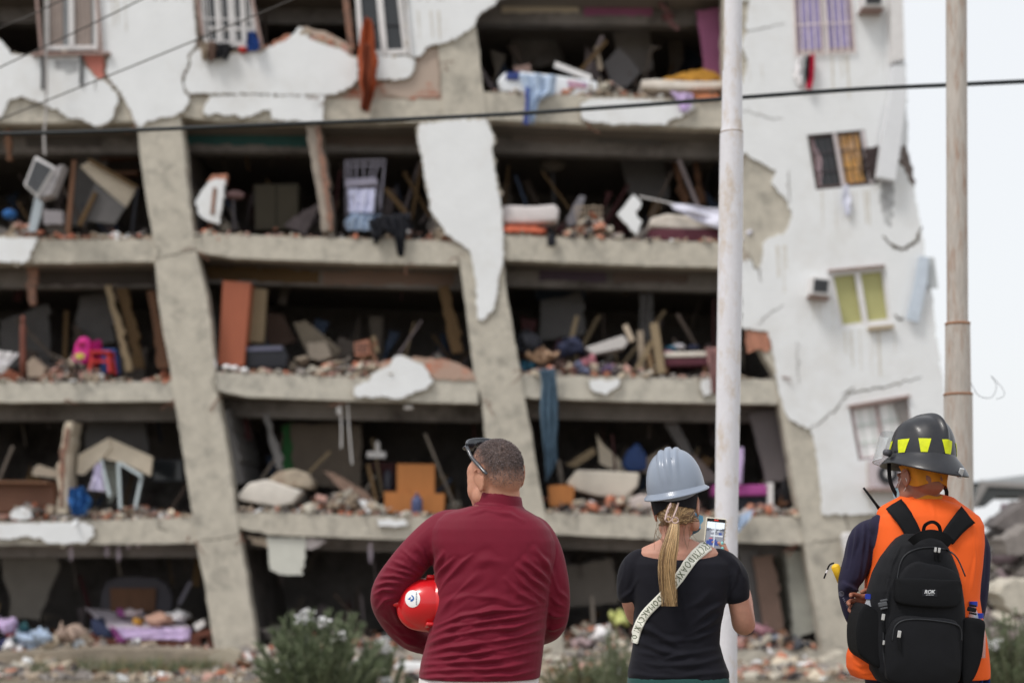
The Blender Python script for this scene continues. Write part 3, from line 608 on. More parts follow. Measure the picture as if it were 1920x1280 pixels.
one('hanging_sheet', 'pale blue sheet with a navy stripe hanging off the white mattress', 'sheet', lambda mb: (mb.cloth([(972, 138), (980, 160), (990, 190), (992, 232)], [(1044, 142), (1040, 175), (1012, 188), (1000, 234)], YF-.12, palebl, 3, .05, seed=7), mb.cloth([(985, 162), (985, 200), (980, 232)], [(993, 164), (992, 200), (990, 234)], YF-.18, mat('navy_stripe', C(60, 80, 150), .9, .2, 8), 1, .02, seed=2)), smooth=True)
one('white_board', 'narrow white board sticking out of the rubble above the white mattress', 'board', lambda mb: mb.beam(P(1040, 121, YF+.3), P(1108, 147, YF+.3), .1, .06, whitep))
one('pale_block', 'small pinkish block lying behind the white mattress', 'block', pr([(963, 124), (994, 120), (996, 134), (966, 136)], YF+1.3, .2, mat('pinkish_block', C(190, 160, 150), .9, .1, 6)))
one('grey_board', 'large grey board tilted on its corner in the top right room', 'board', pr([(1132, 118), (1160, 90), (1182, 110), (1200, 136), (1178, 162), (1150, 166)], YF+1.5, .08, mat('mid_grey_board', C(104, 102, 104), .8, .1, 3)))
mt = T('thin_mattress', 'cream mattress on its side under an ochre blanket, top right room', 'mattress', P(1280, 172, YF+.2))
mb = MB(); slab(mb, [(1202, 150), (1230, 148), (1290, 152), (1362, 152), (1362, 166), (1290, 168), (1206, 166)], YF+.2, 1, mattress, .04); mb.build('padding', mt, smooth=True)
one('ochre_blanket', 'ochre blanket heaped on the cream mattress against the pink wall', 'blanket', lambda mb: mb.prism(rag([(1240, 150), (1268, 140), (1300, 132), (1322, 130), (1344, 138), (1360, 150)], 2, 6, 4), YF+.6, YF+1.1, yellowf))
one('lilac_cloth', 'lilac cloth hanging over the edge of the top beam by the white pole', 'cloth', lambda mb: mb.cloth([(1256, 172), (1270, 190), (1276, 210)], [(1300, 176), (1298, 190), (1290, 208)], YF-.1, lilac, 2, .03, seed=3), smooth=True)
one('orange_cloth', 'orange cloth lying flat on the beam beside the lilac cloth', 'cloth', pr([(1300, 176), (1345, 176), (1350, 186), (1310, 186)], YF-.04, .3, mat('faded_orange', C(190, 120, 86), .9, .2, 8)))
cf = T('ceiling_fan', 'broken ceiling fan dangling upside down from the top right ceiling', 'fan', P(1250, 55, YF+.8))
mb = MB(); rod(mb, [(1246, -20, YF+.8), (1250, 30, YF+.8)], .02, dkmetal); mb.build('rod', cf)
mb = MB(); mb.ball(P(1252, 32, YF+.8), (.12, .12, .09), mat('fan_rust', C(96, 60, 62), .6, .2, 8), 12); mb.build('motor', cf, smooth=True)
for a, b in (((1250, 34), (1272, 56)), ((1256, 26), (1236, 6)), ((1254, 38), (1262, 50))):
    mb = MB(); mb.beam(P(*a, YF+.76), P(*b, YF+.7), .09, .015, mat('fan_blade', C(110, 78, 78), .6, .2, 8)); mb.build('blade', cf)
one('lamp_post', 'slim tan post rising from the rubble at the top right room', 'post', lambda mb: mb.beam(P(1118, 88, YF+1), P(1126, 132, YF+1), .09, .06, mortar))
# -- third storey (fallen rooms below the wire)
ac = T('hanging_air_conditioner', 'grey air conditioner dangling on its cable at the left of the facade', 'air conditioner', P(80, 365, YF-.7))
def rotpoly(cx, cy, w_, h_, a):
    ca, sa = math.cos(R(a)), math.sin(R(a)); return [(cx+x*ca-y*sa, cy+x*sa+y*ca) for x, y in ((-w_/2, -h_/2), (w_/2, -h_/2), (w_/2, h_/2), (-w_/2, h_/2))]
mb = MB(); slab(mb, [(66, 291), (117, 309), (100, 364), (72, 372), (44, 346)][:0] or [(66, 292), (104, 314), (70, 371), (44, 347)], YF-.85, .42, whitep, .03); mb.build('casing', ac)
mb = MB(); mb.prism([(66, 300), (97, 316), (69, 362), (49, 345)], YF-.87, YF-.84, greym)
for k in range(9):
    t = k/8; mb.beam(P(66-17*t, 300+45*t, YF-.885), P(97-28*t, 316+46*t, YF-.885), .014, .01, dkmetal)
mb.build('grille', ac)
mb = MB(); mb.prism([(103, 314), (118, 308), (96, 364), (72, 371)], YF-.82, YF-.5, mat('battered_casing', C(150, 146, 148), .6, .3, 9, .5)); mb.build('side_panel', ac)
one('loose_metal_strip', 'pale metal strip leaning under the dangling air conditioner', 'metal strip', lambda mb: mb.prism([(66, 368), (80, 380), (74, 410), (66, 434), (52, 434), (58, 404)], YF-.2, YF-.14, mat('pale_steel', C(164, 174, 182), .45, .1, 5)))
one('support_cable', 'limp grey cable holding the dangling air conditioner', 'cable', lambda mb: mb.tube([P(x, y, Y) for x, y, Y in ((84, -300, YF-.3), (85, 60, YF-.35), (87, 150, YF-.4), (86, 220, YF-.5), (82, 250, YF-.6), (84, 290, YF-.75))], .022, mat('grey_cable', C(150, 146, 144), .6, .1, 7), 6))
# tilted wardrobe, left bay
wr = T('tilted_wardrobe', 'grey doored wardrobe tipped over beside the left concrete column', 'wardrobe', P(200, 430, YF+.6))
for nm, pl, Y, m in (('side_panel', [(135, 300), (142, 300), (131, 436), (122, 436)], YF+.5, wood), ('door', [(150, 312), (172, 300), (256, 352), (236, 390), (178, 340)], YF+.8, cream), ('door', [(178, 345), (235, 388), (215, 420), (148, 412)], YF+.7, greyp), ('frame_edge', [(168, 296), (260, 350), (258, 356), (164, 302)], YF+.65, browns), ('frame_edge', [(176, 358), (182, 362), (152, 424), (144, 420)], YF+.6, browns)):
    mb = MB(); mb.prism(pl, Y, Y+.06, m); mb.build(nm, wr)
one('leaning_tube', 'dark thin post leaning between the wardrobe and the left column', 'post', lambda mb: mb.beam(P(258, 352, YF+.4), P(248, 434, YF+.4), .05, .05, blackf))
one('small_pale_crate', 'pale crate standing behind the fallen strip on the third floor', 'crate', pr([(80, 392), (118, 396), (118, 420), (82, 420)], YF+.6, .3, mat('crate_grey', C(150, 146, 150), .8, .1, 5)))
one('wall_shelf', 'brown wall shelf hanging by the left column', 'shelf', lambda mb: (mb.beam(P(190, 300, YF+2), P(262, 294, YF+2), .07, .3, wood), mb.beam(P(200, 330, YF+2), P(262, 326, YF+2), .07, .3, wood)))
one('wall_fragment', 'broken white wall fragment with a brick core standing right of the left column', 'wall fragment', lambda mb: (mb.prism(rag([(366, 378), (378, 356), (392, 340), (404, 335), (422, 336), (416, 380), (410, 420), (398, 416), (382, 410), (370, 398)], 1.2, 6, 3), YF+.1, YF+.22, plaster), mb.prism(rag([(388, 340), (398, 327), (426, 326), (424, 345), (406, 338)], 1, 5, 3), YF+.16, YF+.3, redbrick), mb.beam(P(403, 352, YF+.09), P(398, 402, YF+.09), .07, .03, brickedge)))
sf = T('standing_fan', 'dark standing fan on the third floor beside the white wall fragment', 'fan', P(436, 432, YF+.7))
mb = MB(); rod(mb, [(437, 372, YF+.7), (439, 432, YF+.7)], .03, mat('fan_grey', C(84, 80, 84), .6, .1, 6)); mb.build('pole', sf)
mb = MB(); mb.ball(P(440, 366, YF+.7), (.2, .1, .09), mat('fan_head', C(120, 94, 94), .6, .3, 9), 12); mb.build('fan_head', sf, smooth=True)
cb = T('double_door_cupboard', 'drab two door cupboard at the back of the third floor', 'cupboard', P(518, 432, YF+2))
mb = MB(); mb.prism([(476, 346), (560, 344), (560, 431), (478, 432)], YF+2, YF+2.5, mat('drab_cupboard', C(84, 80, 70), .8, .1, 2)); mb.build('carcass', cb)
for a, b in ((478, 516), (520, 558)):
    mb = MB(); mb.prism([(a, 348), (b, 347), (b, 429), (a+1, 430)], YF+1.96, YF+1.99, mat('drab_door', C(94, 88, 76), .8, .1, 2)); mb.build('door', cb)
ch = T('white_chair', 'white wire chair with a towel, standing on another at the brick edged partition', 'chair', P(680, 432, YF+.6))
mb = MB()
for a, b in (((648, 300), (650, 430)), ((655, 300), (658, 340)), ((668, 302), (668, 340)), ((682, 302), (682, 340)), ((722, 298), (710, 425)), ((700, 302), (692, 336)), ((712, 300), (700, 336)), ((648, 302), (724, 300)), ((650, 312), (722, 310)), ((664, 340), (646, 426)), ((708, 340), (714, 420))): mb.beam(P(*a, YF+.8), P(*b, YF+.8), .035, .03, mat('chair_white', C(150, 146, 160), .5, .1, 6) if 'chair_white' not in MATS else MATS['chair_white'])
mb.build('frame', ch)
mb = MB(); slab(mb, [(646, 336), (706, 332), (708, 346), (646, 352)], YF+.6, .45, mat('pad_lilac', C(170, 166, 184), .9, .1, 8), .03); mb.build('seat', ch, smooth=True)
one('white_towel', 'pale lilac towel folded over the white chair', 'towel', lambda mb: mb.cloth([(652, 354), (654, 398)], [(704, 354), (702, 400)], YF+.5, mat('pale_lilac_towel', C(196, 198, 228), .9, .08, 7), 3, .03, seed=5), smooth=True)
one('white_bundle', 'crumpled pale cloth on the floor at the foot of the white chair', 'cloth', lambda mb: mb.cloth([(660, 398), (645, 418), (652, 432)], [(690, 402), (716, 404), (706, 432)], YF+.4, palebl, 4, .06, seed=11), smooth=True)
one('black_garment', 'black trousers and jacket draped over the third floor beam', 'garment', lambda mb: (mb.cloth([(688, 412), (696, 432), (700, 452), (702, 460)], [(716, 410), (722, 430), (714, 444), (706, 458)], YF-.1, blackf, 2, .05, seed=1), mb.cloth([(712, 405), (716, 425), (740, 445), (745, 480)], [(762, 400), (764, 430), (760, 450), (757, 482)], YF-.14, blackf, 3, .05, seed=8), mb.cloth([(700, 405), (705, 430)], [(770, 398), (775, 432)], YF+.15, blackf, 3, .06, seed=12)), smooth=True)
one('brown_plank', 'brown plank leaning behind the black garment', 'plank', lambda mb: mb.beam(P(722, 354, YF+.9), P(764, 402, YF+.9), .1, .05, browns))
mt = T('rolled_mattress', 'grey white mattress lying right of the large white plaster scar', 'mattress', P(990, 420, YF+.1))
mb = MB(); slab(mb, [(934, 390), (950, 384), (1000, 386), (1040, 382), (1049, 392), (1046, 414), (1000, 418), (936, 418)], YF+.12, .9, mat('grey_ticking', C(198, 192, 192), .9, .1, 5), .06); mb.build('padding', mt, smooth=True)
one('orange_rug', 'crumpled orange rug under the grey white mattress', 'rug', lambda mb: mb.prism(rag([(942, 422), (990, 424), (1025, 428), (1018, 436), (975, 434), (944, 434)], 1.5, 5, 2), YF+.0, YF+.5, mat('coral_rug', C(205, 110, 84), .9, .2, 9)))
one('black_bag', 'small black bag hanging over the beam under the grey white mattress', 'bag', lambda mb: (mb.rbox(P(1034, 452, YF-.1), (.16, .12, .2), blackf, .04), mb.cloth([(1018, 424), (1030, 436), (1026, 450)], [(1030, 424), (1040, 438), (1038, 452)], YF-.06, blackf, 1, .03, seed=3)), smooth=True)
rk = T('metal_rack', 'bent metal dish rack in the rubble of the third floor, right bay', 'rack', P(1100, 435, YF+.3))
mb = MB(); 
for k in range(8): mb.beam(P(1078+k*7, 388-(k % 3)*2, YF+.3), P(1086+k*6, 433, YF+.3), .02, .02, mortar)
for y in (388, 400, 412, 424): mb.beam(P(1078+(y-388)*.15, y, YF+.28), P(1130, y, YF+.28), .02, .02, mortar)
mb.build('frame', rk)
one('leaning_grey_box', 'grey metal box leaning in the rubble left of the dish rack', 'box', pr([(1062, 408), (1086, 366), (1098, 368), (1080, 420), (1066, 424)], YF+.45, .4, mat('box_grey', C(116, 114, 120), .6, .15, 6)))
one('plaster_chunk', 'jagged white plaster chunk propped between the dish rack and the maroon bed', 'plaster chunk', lambda mb: mb.prism(rag([(1157, 402), (1176, 378), (1188, 364), (1202, 378), (1200, 390), (1192, 396), (1196, 408), (1204, 414), (1198, 430), (1194, 440), (1180, 426)], 1, 6, 3), YF-.02, YF+.08, plaster))
bd = T('bed', 'bed with maroon base and a rumpled white sheet, right bay of the third floor', 'bed', P(1290, 452, YF+.2))
mb = MB(); slab(mb, [(1216, 430), (1290, 428), (1372, 430), (1372, 450), (1290, 452), (1216, 449)], YF+.16, 1.4, maroon, .03); mb.build('base', bd, smooth=True)
mb = MB(); slab(mb, [(1220, 408), (1250, 400), (1300, 404), (1372, 410), (1372, 428), (1290, 430), (1218, 426)], YF+.2, 1.3, mattress, .06); mb.build('mattress', bd, smooth=True)
one('white_sheet', 'crumpled white sheet hanging from a cord above the maroon bed', 'sheet', lambda mb: mb.cloth([(1255, 380), (1262, 392), (1280, 402), (1310, 414)][:3], [(1420, 400), (1412, 430), (1396, 452)], YF+.05, mat('white_sheet_cloth', C(206, 206, 220), .9, .1, 8), 2, .07, seed=9), smooth=True)
one('taut_cord', 'pale cord stretched from the plaster chunk to the white sheet', 'cord', lambda mb: mb.tube([P(1198, 368, YF+.05), P(1262, 382, YF+.05)], .015, whitep, 6))
one('pedestal_fan', 'dusty pedestal fan deep in the dark room right of the plaster scar', 'fan', lambda mb: (mb.ball(P(1035, 308, YF+2.2), (.26, .1, .16), mat('dusty_fan', C(96, 88, 80), .7, .2, 8), 12), mb.beam(P(1036, 318, YF+2.2), P(1040, 392, YF+2.2), .05, .05, dkmetal)), smooth=False)
one('blue_bucket', 'small blue cloth bundle on the floor at the far left of the third floor', 'bundle', lambda mb: mb.ball(P(18, 402, YF+.3), (.14, .12, .1), bluef, 10), smooth=True)
# -- second storey
sc = T('pink_backpack', 'bright pink child backpack propped among the rubble at the left', 'backpack', P(150, 682, YF+.2))
mb = MB(); slab(mb, [(134, 676), (140, 645), (148, 632), (160, 630), (168, 640), (166, 668), (160, 681), (146, 681)], YF+.1, .25, magenta, .05); mb.build('bag_body', sc, smooth=True)
mb = MB(); mb.prism(rag([(140, 664), (150, 660), (158, 664), (157, 672), (142, 672)], .8, 4, 2), YF+.07, YF+.09, mat('yellow_patch', C(200, 190, 80), .8, .3, 12, col2=C(60, 40, 60), c2amt=.6)); mb.build('yellow_patch', sc)
mb = MB(); mb.prism([(145, 642), (160, 640), (159, 648), (146, 650)], YF+.07, YF+.09, mat('dark_pink', C(140, 20, 70), .8, .2, 9)); mb.build('pocket', sc)
def stool(name, label, x, y, Y, w_, h_, m, grp=None):
    t = T(name, label, 'stool', P(x, y, Y)); k = Y/F; a = P(x, y, Y); hw, hh = w_*k/2, h_*k
    mb = MB(); mb.rbox((a.x, Y, a.z+hh), (hw*2, hw*2, .05), m, .015); mb.build('seat', t)
    for sx in (-1, 1):
        for sy in (-1, 1):
            mb = MB(); mb.beam((a.x+sx*hw*.95, Y+sy*hw*.9, a.z), (a.x+sx*hw*.75, Y+sy*hw*.75, a.z+hh-.02), .06, .04, m); mb.build('leg', t)
    mb = MB(); mb.box((a.x, Y-hw*.85, a.z+hh*.55), (hw*1.7, .02, .05), m); mb.build('stretcher', t)
stool('red_plastic_stool', 'red plastic stool right of the pink backpack', 192, 700, YF+.3, 40, 38, redpl)
stool('blue_plastic_stool', 'blue plastic stool standing just behind the red one', 208, 700, YF+.75, 26, 42, bluepl)
one('pink_garment', 'dim pink garment hanging behind the pink backpack', 'garment', lambda mb: mb.cloth([(168, 640), (172, 676)], [(190, 636), (192, 672)], YF+.9, magenta, 2, .04, seed=3), smooth=True)
one('bedpost', 'carved reddish wooden bedpost at the left edge of the second floor', 'bedpost', lambda mb: mb.tube([P(43, y, YF+.15) for y in (592, 600, 604, 612, 640, 670, 702)], [.03, .05, .03, .06, .055, .06, .065], mat('red_brown_wood', C(112, 66, 54), .6, .2, 6, .2), 10), smooth=True)
one('white_bedcover', 'white cover slipping off the bed at the left edge of the second floor', 'bedcover', lambda mb: mb.cloth([(-20, 655), (-20, 705)], [(36, 662), (6, 700)], YF+.2, whitef, 3, .05, seed=4), smooth=True)
one('tan_block', 'tan broken block lying beside the bedpost', 'block', pr([(50, 680), (62, 668), (84, 690), (80, 706), (52, 706)], YF+.1, .4, mat('tan_block_m', C(150, 134, 120), .9, .2, 5)))
one('orange_wardrobe_side', 'tall orange brown wardrobe panel right of the left column', 'wardrobe', lambda mb: (mb.prism([(418, 526), (470, 530), (457, 686), (409, 683)], YF+.25, YF+.7, orangewood)))
one('tan_wardrobe_door', 'narrow tan panel standing behind the orange brown wardrobe panel', 'panel', lambda mb: (mb.prism([(474, 540), (500, 542), (494, 642), (464, 640)], YF+.6, YF+.75, tanboard), mb.prism([(470, 536), (476, 536), (468, 640), (460, 640)], YF+.7, YF+.9, browns)))
tv = T('television', 'dark old television on its back beside the orange wardrobe panel', 'television', P(498, 690, YF+.4))
mb = MB(); slab(mb, [(460, 648), (530, 646), (540, 668), (536, 690), (462, 689)], YF+.35, .4, mat('tv_black', C(32, 33, 40), .4, .2, 5), .03); mb.build('housing', tv, smooth=True)
mb = MB(); mb.prism([(462, 651), (528, 649), (530, 656), (462, 658)], YF+.32, YF+.345, mat('tv_trim', C(92, 92, 112), .4, .1, 5)); mb.build('trim', tv)
one('tilted_tabletop', 'grey beige tabletop sloping in the dark beside the television', 'tabletop', pr([(550, 605), (572, 600), (640, 655), (626, 672), (576, 664)], YF+1.3, .08, mat('tabletop_beige', C(122, 112, 98), .8, .1, 3)))
one('tilted_brown_board', 'dim brown board behind the television', 'board', pr([(500, 585), (530, 590), (556, 640), (520, 650), (500, 640)], YF+1.6, .06, mat('dim_brown', C(84, 66, 58), .8, .1, 3)))
one('pale_slab', 'pale grey slab lying at the foot of the sloping tabletop', 'slab', pr([(576, 642), (610, 640), (622, 668), (600, 676), (580, 672)], YF+.8, .3, mat('pale_slab_m', C(146, 136, 124), .9, .1, 4)))
one('hollow_brick_block', 'upright red hollow brick block in the rubble of the second floor', 'brick block', lambda mb: (mb.prism([(664, 642), (692, 636), (694, 664), (666, 668)], YF+.5, YF+.8, redbrick), [mb.box(P(669+6*i, 645+7*j, YF+.495), (.035, .02, .04), dkmetal) for i in range(4) for j in range(3)]))
one('wooden_trestle', 'splayed wooden trestle leaning behind the hollow brick block', 'trestle', lambda mb: (mb.beam(P(706, 640, YF+.6), P(666, 692, YF+.5), .07, .05, wood), mb.beam(P(690, 640, YF+.6), P(712, 696, YF+.5), .07, .05, wood), mb.beam(P(700, 630, YF+.6), P(708, 660, YF+.6), .07, .05, tanboard)))
one('brick_wall_remnant', 'low sloping remnant of red brick wall beside the middle column', 'wall remnant', lambda mb: mb.prism(rag([(708, 680), (740, 672), (810, 670), (850, 678), (880, 692), (892, 706), (892, 714), (720, 704)], 1.8, 6, 6), YF+.0, YF+.3, brickmat('remnant_brick', C(190, 110, 80), C(160, 120, 104), C(160, 146, 134), 1.4, C(166, 140, 126), .5)))
one('white_bottle', 'small white jug on the rubble beside the left column of the second floor', 'jug', lambda mb: mb.tube([P(402, y, YF+.1) for y in (694, 682, 676, 672)], [.05, .055, .03, .02], whitep, 10), smooth=True)
for i, (x, y) in enumerate(((440, 690), (458, 694), (425, 688))):
    o = one('white_rag', ('white rag at the foot of the orange wardrobe panel, nearest the television', 'lowest white rag at the foot of the television', 'white rag right beside the left column, under the orange panel')[i] if i else 'white rag below the middle of the orange wardrobe panel', 'rag', lambda mb: mb.ball(P(x, y, YF+.05), (.09, .08, .055), whitef, 8), 'white rags under the wardrobe panel', smooth=True)
# right bay, second storey: heap of clothes
cols = [blackf, mat('dk_navy', C(40, 44, 66)), mat('tan_cloth', C(170, 140, 116)), mat('teal_cloth', C(50, 96, 120)), mat('violet_cloth', C(140, 60, 140)), mat('slate_cloth', C(92, 96, 120)), mat('rose_cloth', C(170, 110, 120)), mat('brown_cloth', C(96, 76, 70)), mat('pale_cloth', C(190, 188, 196)), mat('plum_cloth', C(96, 80, 110))]
names_ = ['black', 'navy', 'tan', 'teal', 'violet', 'slate blue', 'rose', 'brown', 'pale grey', 'plum']
heap = [(990, 640, 46, 34, 0), (1010, 668, 60, 20, 2), (984, 690, 30, 20, 3), (1000, 655, 22, 14, 4), (1084, 690, 20, 28, 5), (1105, 680, 30, 22, 6), (1050, 686, 44, 22, 7), (1004, 700, 26, 16, 8), (1146, 698, 44, 22, 9), (1068, 652, 50, 26, 1)]
for i, (x, y, w_, h_, k) in enumerate(heap):
    q = P(x, y, YF+.25+.12*(i % 4)); s_ = YF/F
    def f(mb, q=q, w_=w_, h_=h_, i=i):
        mb.ball(q, (w_*s_/2, .22, h_*s_/2), cols[k], 18); o_ = len(mb.v)
        mb.v = [tuple(Vector(v_)+Vector((noise.noise(Vector(v_)*5+Vector((i, 0, 0))), noise.noise(Vector(v_)*5+Vector((0, i, 9))), noise.noise(Vector(v_)*9+Vector((i, 5, 0)))))*.2) for v_ in mb.v]
    one('clothes_bundle', '%s bundle in the clothes heap beside the middle column, second floor' % names_[k], 'clothes', f, 'heap of clothes on the second floor', smooth=True)
one('white_casing', 'long pale appliance casing tilted on the clothes heap', 'casing', lambda mb: slab(mb, [(1096, 652), (1168, 628), (1179, 640), (1170, 652), (1112, 664)], YF+.25, .5, mat('casing_pale', C(186, 182, 180), .6, .1, 6), .02))
for i, (a, b, w_) in enumerate((((1172, 610), (1186, 640), .1), ((1226, 606), (1240, 700), .16), ((1222, 640), (1190, 700), .1), ((1200, 620), (1204, 700), .12), ((1212, 650), (1224, 702), .09))):
    one('broken_wooden_frame', ('short splintered wooden stump sticking up right of the pale casing', 'upright tan door frame beside the low bed, second floor', 'slanting wooden stick left of the upright door frame', 'narrow grey wooden upright left of the tan door frame', 'short wooden stick at the foot of the tan door frame')[i], 'timber', lambda mb: mb.beam(P(*a, YF+.3+.1*i), P(*b, YF+.2+.1*i), w_, .06, tanboard if i in (1, 2) else wood2 if i == 4 else mortar), 'splintered timbers')
one('grey_curtain', 'dark grey curtain hanging in the room right of the clothes heap', 'curtain', lambda mb: mb.cloth([(1200, 552), (1198, 640)], [(1224, 550), (1226, 640)], YF+1.4, greyp, 3, .05, seed=3), smooth=True)
bd = T('low_bed', 'low bed with a dark base right of the tan door frame', 'bed', P(1300, 700, YF+.4))
mb = MB(); slab(mb, [(1246, 660), (1330, 658), (1330, 668), (1246, 670)], YF+.4, 1.1, mattress, .03); mb.build('mattress', bd, smooth=True)
mb = MB(); slab(mb, [(1246, 672), (1330, 670), (1330, 684), (1246, 686)], YF+.42, 1.1, maroon, .02); mb.build('base', bd, smooth=True)
for x in (1250, 1322):
    mb = MB(); mb.beam(P(x, 684, YF+.5), P(x, 702, YF+.5), .06, .06, wood); mb.build('leg', bd)
for x, y, m, nm in ((1258, 654, 3, 'teal'), (1272, 650, 8, 'pale grey'), (1300, 652, 1, 'navy'), (1252, 662, 6, 'rose')):
    one('folded_clothes', 'folded %s clothes lying on the low bed' % nm, 'clothes', lambda mb: mb.ball(P(x, y, YF+.7), (.14, .2, .06), cols[m], 10), 'clothes on the low bed', smooth=True)
one('dull_pink_cloth', 'dull pink cloth hanging down beside the white pole on the second floor', 'cloth', lambda mb: mb.cloth([(1322, 652), (1330, 690), (1334, 735)], [(1352, 650), (1352, 700), (1350, 740)], YF-.12, mat('dull_pink', C(140, 106, 104), .9, .2, 7), 2, .04, seed=8), smooth=True)
one('blue_curtain', 'long faded blue curtain hanging down right of the middle column', 'curtain', lambda mb: mb.cloth([(1010, 692), (1016, 720), (1012, 770), (1018, 820), (1022, 860), (1024, 904)], [(1040, 690), (1046, 730), (1047, 790), (1044, 830), (1046, 860), (1038, 880)], YF-.22, denim, 3, .06, seed=2, nv=40), smooth=True)
# -- first storey
cb = T('brown_cabinet', 'low brown cabinet lying at the left edge of the first floor', 'cabinet', P(50, 962, YF+.2))
mb = MB(); mb.prism([(-30, 905), (100, 907), (104, 958), (-30, 960)], YF+.25, YF+.8, mat('cabinet_brown', C(110, 76, 60), .6, .15, 3, .1)); mb.build('carcass', cb)
mb = MB(); mb.beam(P(-30, 903, YF+.3), P(101, 905, YF+.3), .05, .7, wood); mb.build('top_edge', cb)
one('white_rubble_chunk', 'rounded white chunk on the brink in front of the brown cabinet', 'chunk', lambda mb: mb.prism(rag([(18, 966), (26, 954), (40, 949), (54, 956), (60, 970), (46, 974), (22, 972)], 1.4, 5, 3), YF-.02, YF+.2, plaster))
one('cream_board', 'cream board lying behind the brick edged post, first floor', 'board', pr([(62, 878), (72, 870), (108, 882), (106, 896), (60, 890)], YF+.8, .3, cream))
one('blue_sack', 'bright blue sack slumped against the brick edged post', 'sack', lambda mb: (mb.cloth([(130, 915), (126, 935), (134, 965)], [(158, 912), (172, 938), (158, 966)], YF-.02, bluef, 3, .08, seed=6), mb.ball(P(146, 935, YF+.1), (.2, .12, .2), bluef, 14)), smooth=True)
tc = T('collapsed_cabinet', 'cream cabinet broken into a gable shape over a pale frame, first floor', 'cabinet', P(215, 962, YF+.6))
for nm, pl, Y, m in (('side_panel', [(143, 888), (147, 852), (204, 820), (208, 838), (192, 858), (156, 890)], YF+.5, cream), ('top_panel', [(203, 820), (286, 856), (282, 892), (232, 868), (196, 860)], YF+.55, cream), ('back_panel', [(192, 866), (222, 868), (222, 920), (205, 945), (196, 910)], YF+.9, mat('pale_mint', C(150, 156, 150), .8, .1, 4))):
    mb = MB(); mb.prism(pl, Y, Y+.1, m); mb.build(nm, tc)
for a, b in (((222, 866), (226, 954)), ((226, 868), (266, 892)), ((266, 892), (252, 958)), ((190, 862), (206, 930))):
    mb = MB(); mb.beam(P(*a, YF+.45), P(*b, YF+.3), .055, .05, mat('frame_pale', C(170, 180, 184), .5, .1, 5)); mb.build('frame_bar', tc)
one('white_curtain_scrap', 'small white cloth hanging inside the gable shaped cabinet', 'cloth', lambda mb: mb.cloth([(178, 872), (170, 905), (164, 918)], [(190, 866), (194, 900), (198, 922)], YF+.4, mat('lilac_white', C(206, 200, 222), .9, .1, 7), 3, .03, seed=6), smooth=True)
tv = T('flat_television', 'dim flat television hanging crooked behind the cream cabinet', 'television', P(315, 905, YF+1.6))
mb = MB(); mb.prism([(284, 862), (342, 862), (344, 902), (286, 902)], YF+1.6, YF+1.68, mat('tv_dark', C(40, 44, 52), .3, .1, 3)); mb.build('housing', tv)
mb = MB(); mb.prism([(288, 866), (338, 866), (340, 898), (290, 898)], YF+1.585, YF+1.598, glassdk); mb.build('screen', tv)
one('buckled_slab', 'pale mattress covered in plaster dust right of the left column, first floor', 'mattress', lambda mb: slab(mb, [(443, 930), (466, 905), (500, 898), (540, 912), (566, 920), (548, 944), (520, 950), (450, 938)], YF+.15, .9, mat('dusty_white', C(202, 196, 188), .9, .12, 4, .3), .05), smooth=True)
one('debris_covered_duvet', 'stained duvet humped over the dusty mattress, first floor', 'duvet', lambda mb: slab(mb, [(500, 900), (520, 884), (550, 878), (576, 886), (588, 905), (584, 918), (560, 914), (530, 912)], YF+.35, .7, mat('stained_duvet', C(160, 148, 132), .95, .3, 7, .6, col2=C(110, 80, 66), c2amt=.9), .06), smooth=True)
one('fallen_ceiling_panel', 'brown mottled panel sloping down in the middle of the first floor', 'panel', pr([(606, 882), (624, 885), (690, 924), (706, 952), (690, 950), (640, 918)], YF+.4, .1, mat('mottled_brown', C(128, 106, 94), .95, .3, 8, .6)))
one('white_tile', 'white tile standing in the rubble under the brown mottled panel', 'tile', pr([(672, 938), (684, 936), (700, 956), (690, 962)], YF+.05, .05, plaster))
hb = T('cross_shaped_headboard', 'orange brown stepped wooden headboard left of the man', 'headboard', P(778, 962, YF+.6))
for nm, pl, Y in (('upper_panel', [(744, 869), (815, 870), (815, 925), (744, 925)], YF+.6), ('lower_panel', [(720, 921), (834, 925), (832, 962), (722, 960)], YF+.55)):
    mb = MB(); mb.prism(pl, Y, Y+.12, ochrewood); mb.build(nm, hb)
jg = T('water_bottle', 'blue grey water jug in front of the stepped headboard', 'jug', P(782, 962, YF+.3))
jm = mat('jug_blue', C(70, 78, 112), .3, .15, 6, .1)
mb = MB(); mb.tube([P(782, y, YF+.3) for y in (963, 961, 940, 935, 930)], [.1, .11, .11, .1, .05], jm, 14); mb.build('jug_body', jg, smooth=True)
mb = MB(); mb.tube([P(782, y, YF+.3) for y in (930, 924)], [.035, .035], jm, 10); mb.build('neck', jg, smooth=True)
one('dark_jug', 'second, dimmer jug left of the stepped headboard', 'jug', lambda mb: mb.tube([P(728, y, YF+1) for y in (918, 916, 890, 884, 880)], [.1, .1, .1, .06, .04], mat('jug_dim', C(52, 52, 62), .4, .1, 5), 12), smooth=True)
one('wall_shelf', 'small white wall shelf above the stepped headboard', 'shelf', lambda mb: mb.prism([(688, 846), (722, 846), (722, 858), (688, 857)], YF+1.2, YF+1.45, whitep))
one('white_bottle', 'white bottle standing on the small wall shelf', 'bottle', lambda mb: mb.tube([P(708, 845.5, YF+1.25), P(708, 832, YF+1.25), P(708, 826, YF+1.25)], [.05, .05, .025], whitep, 8))
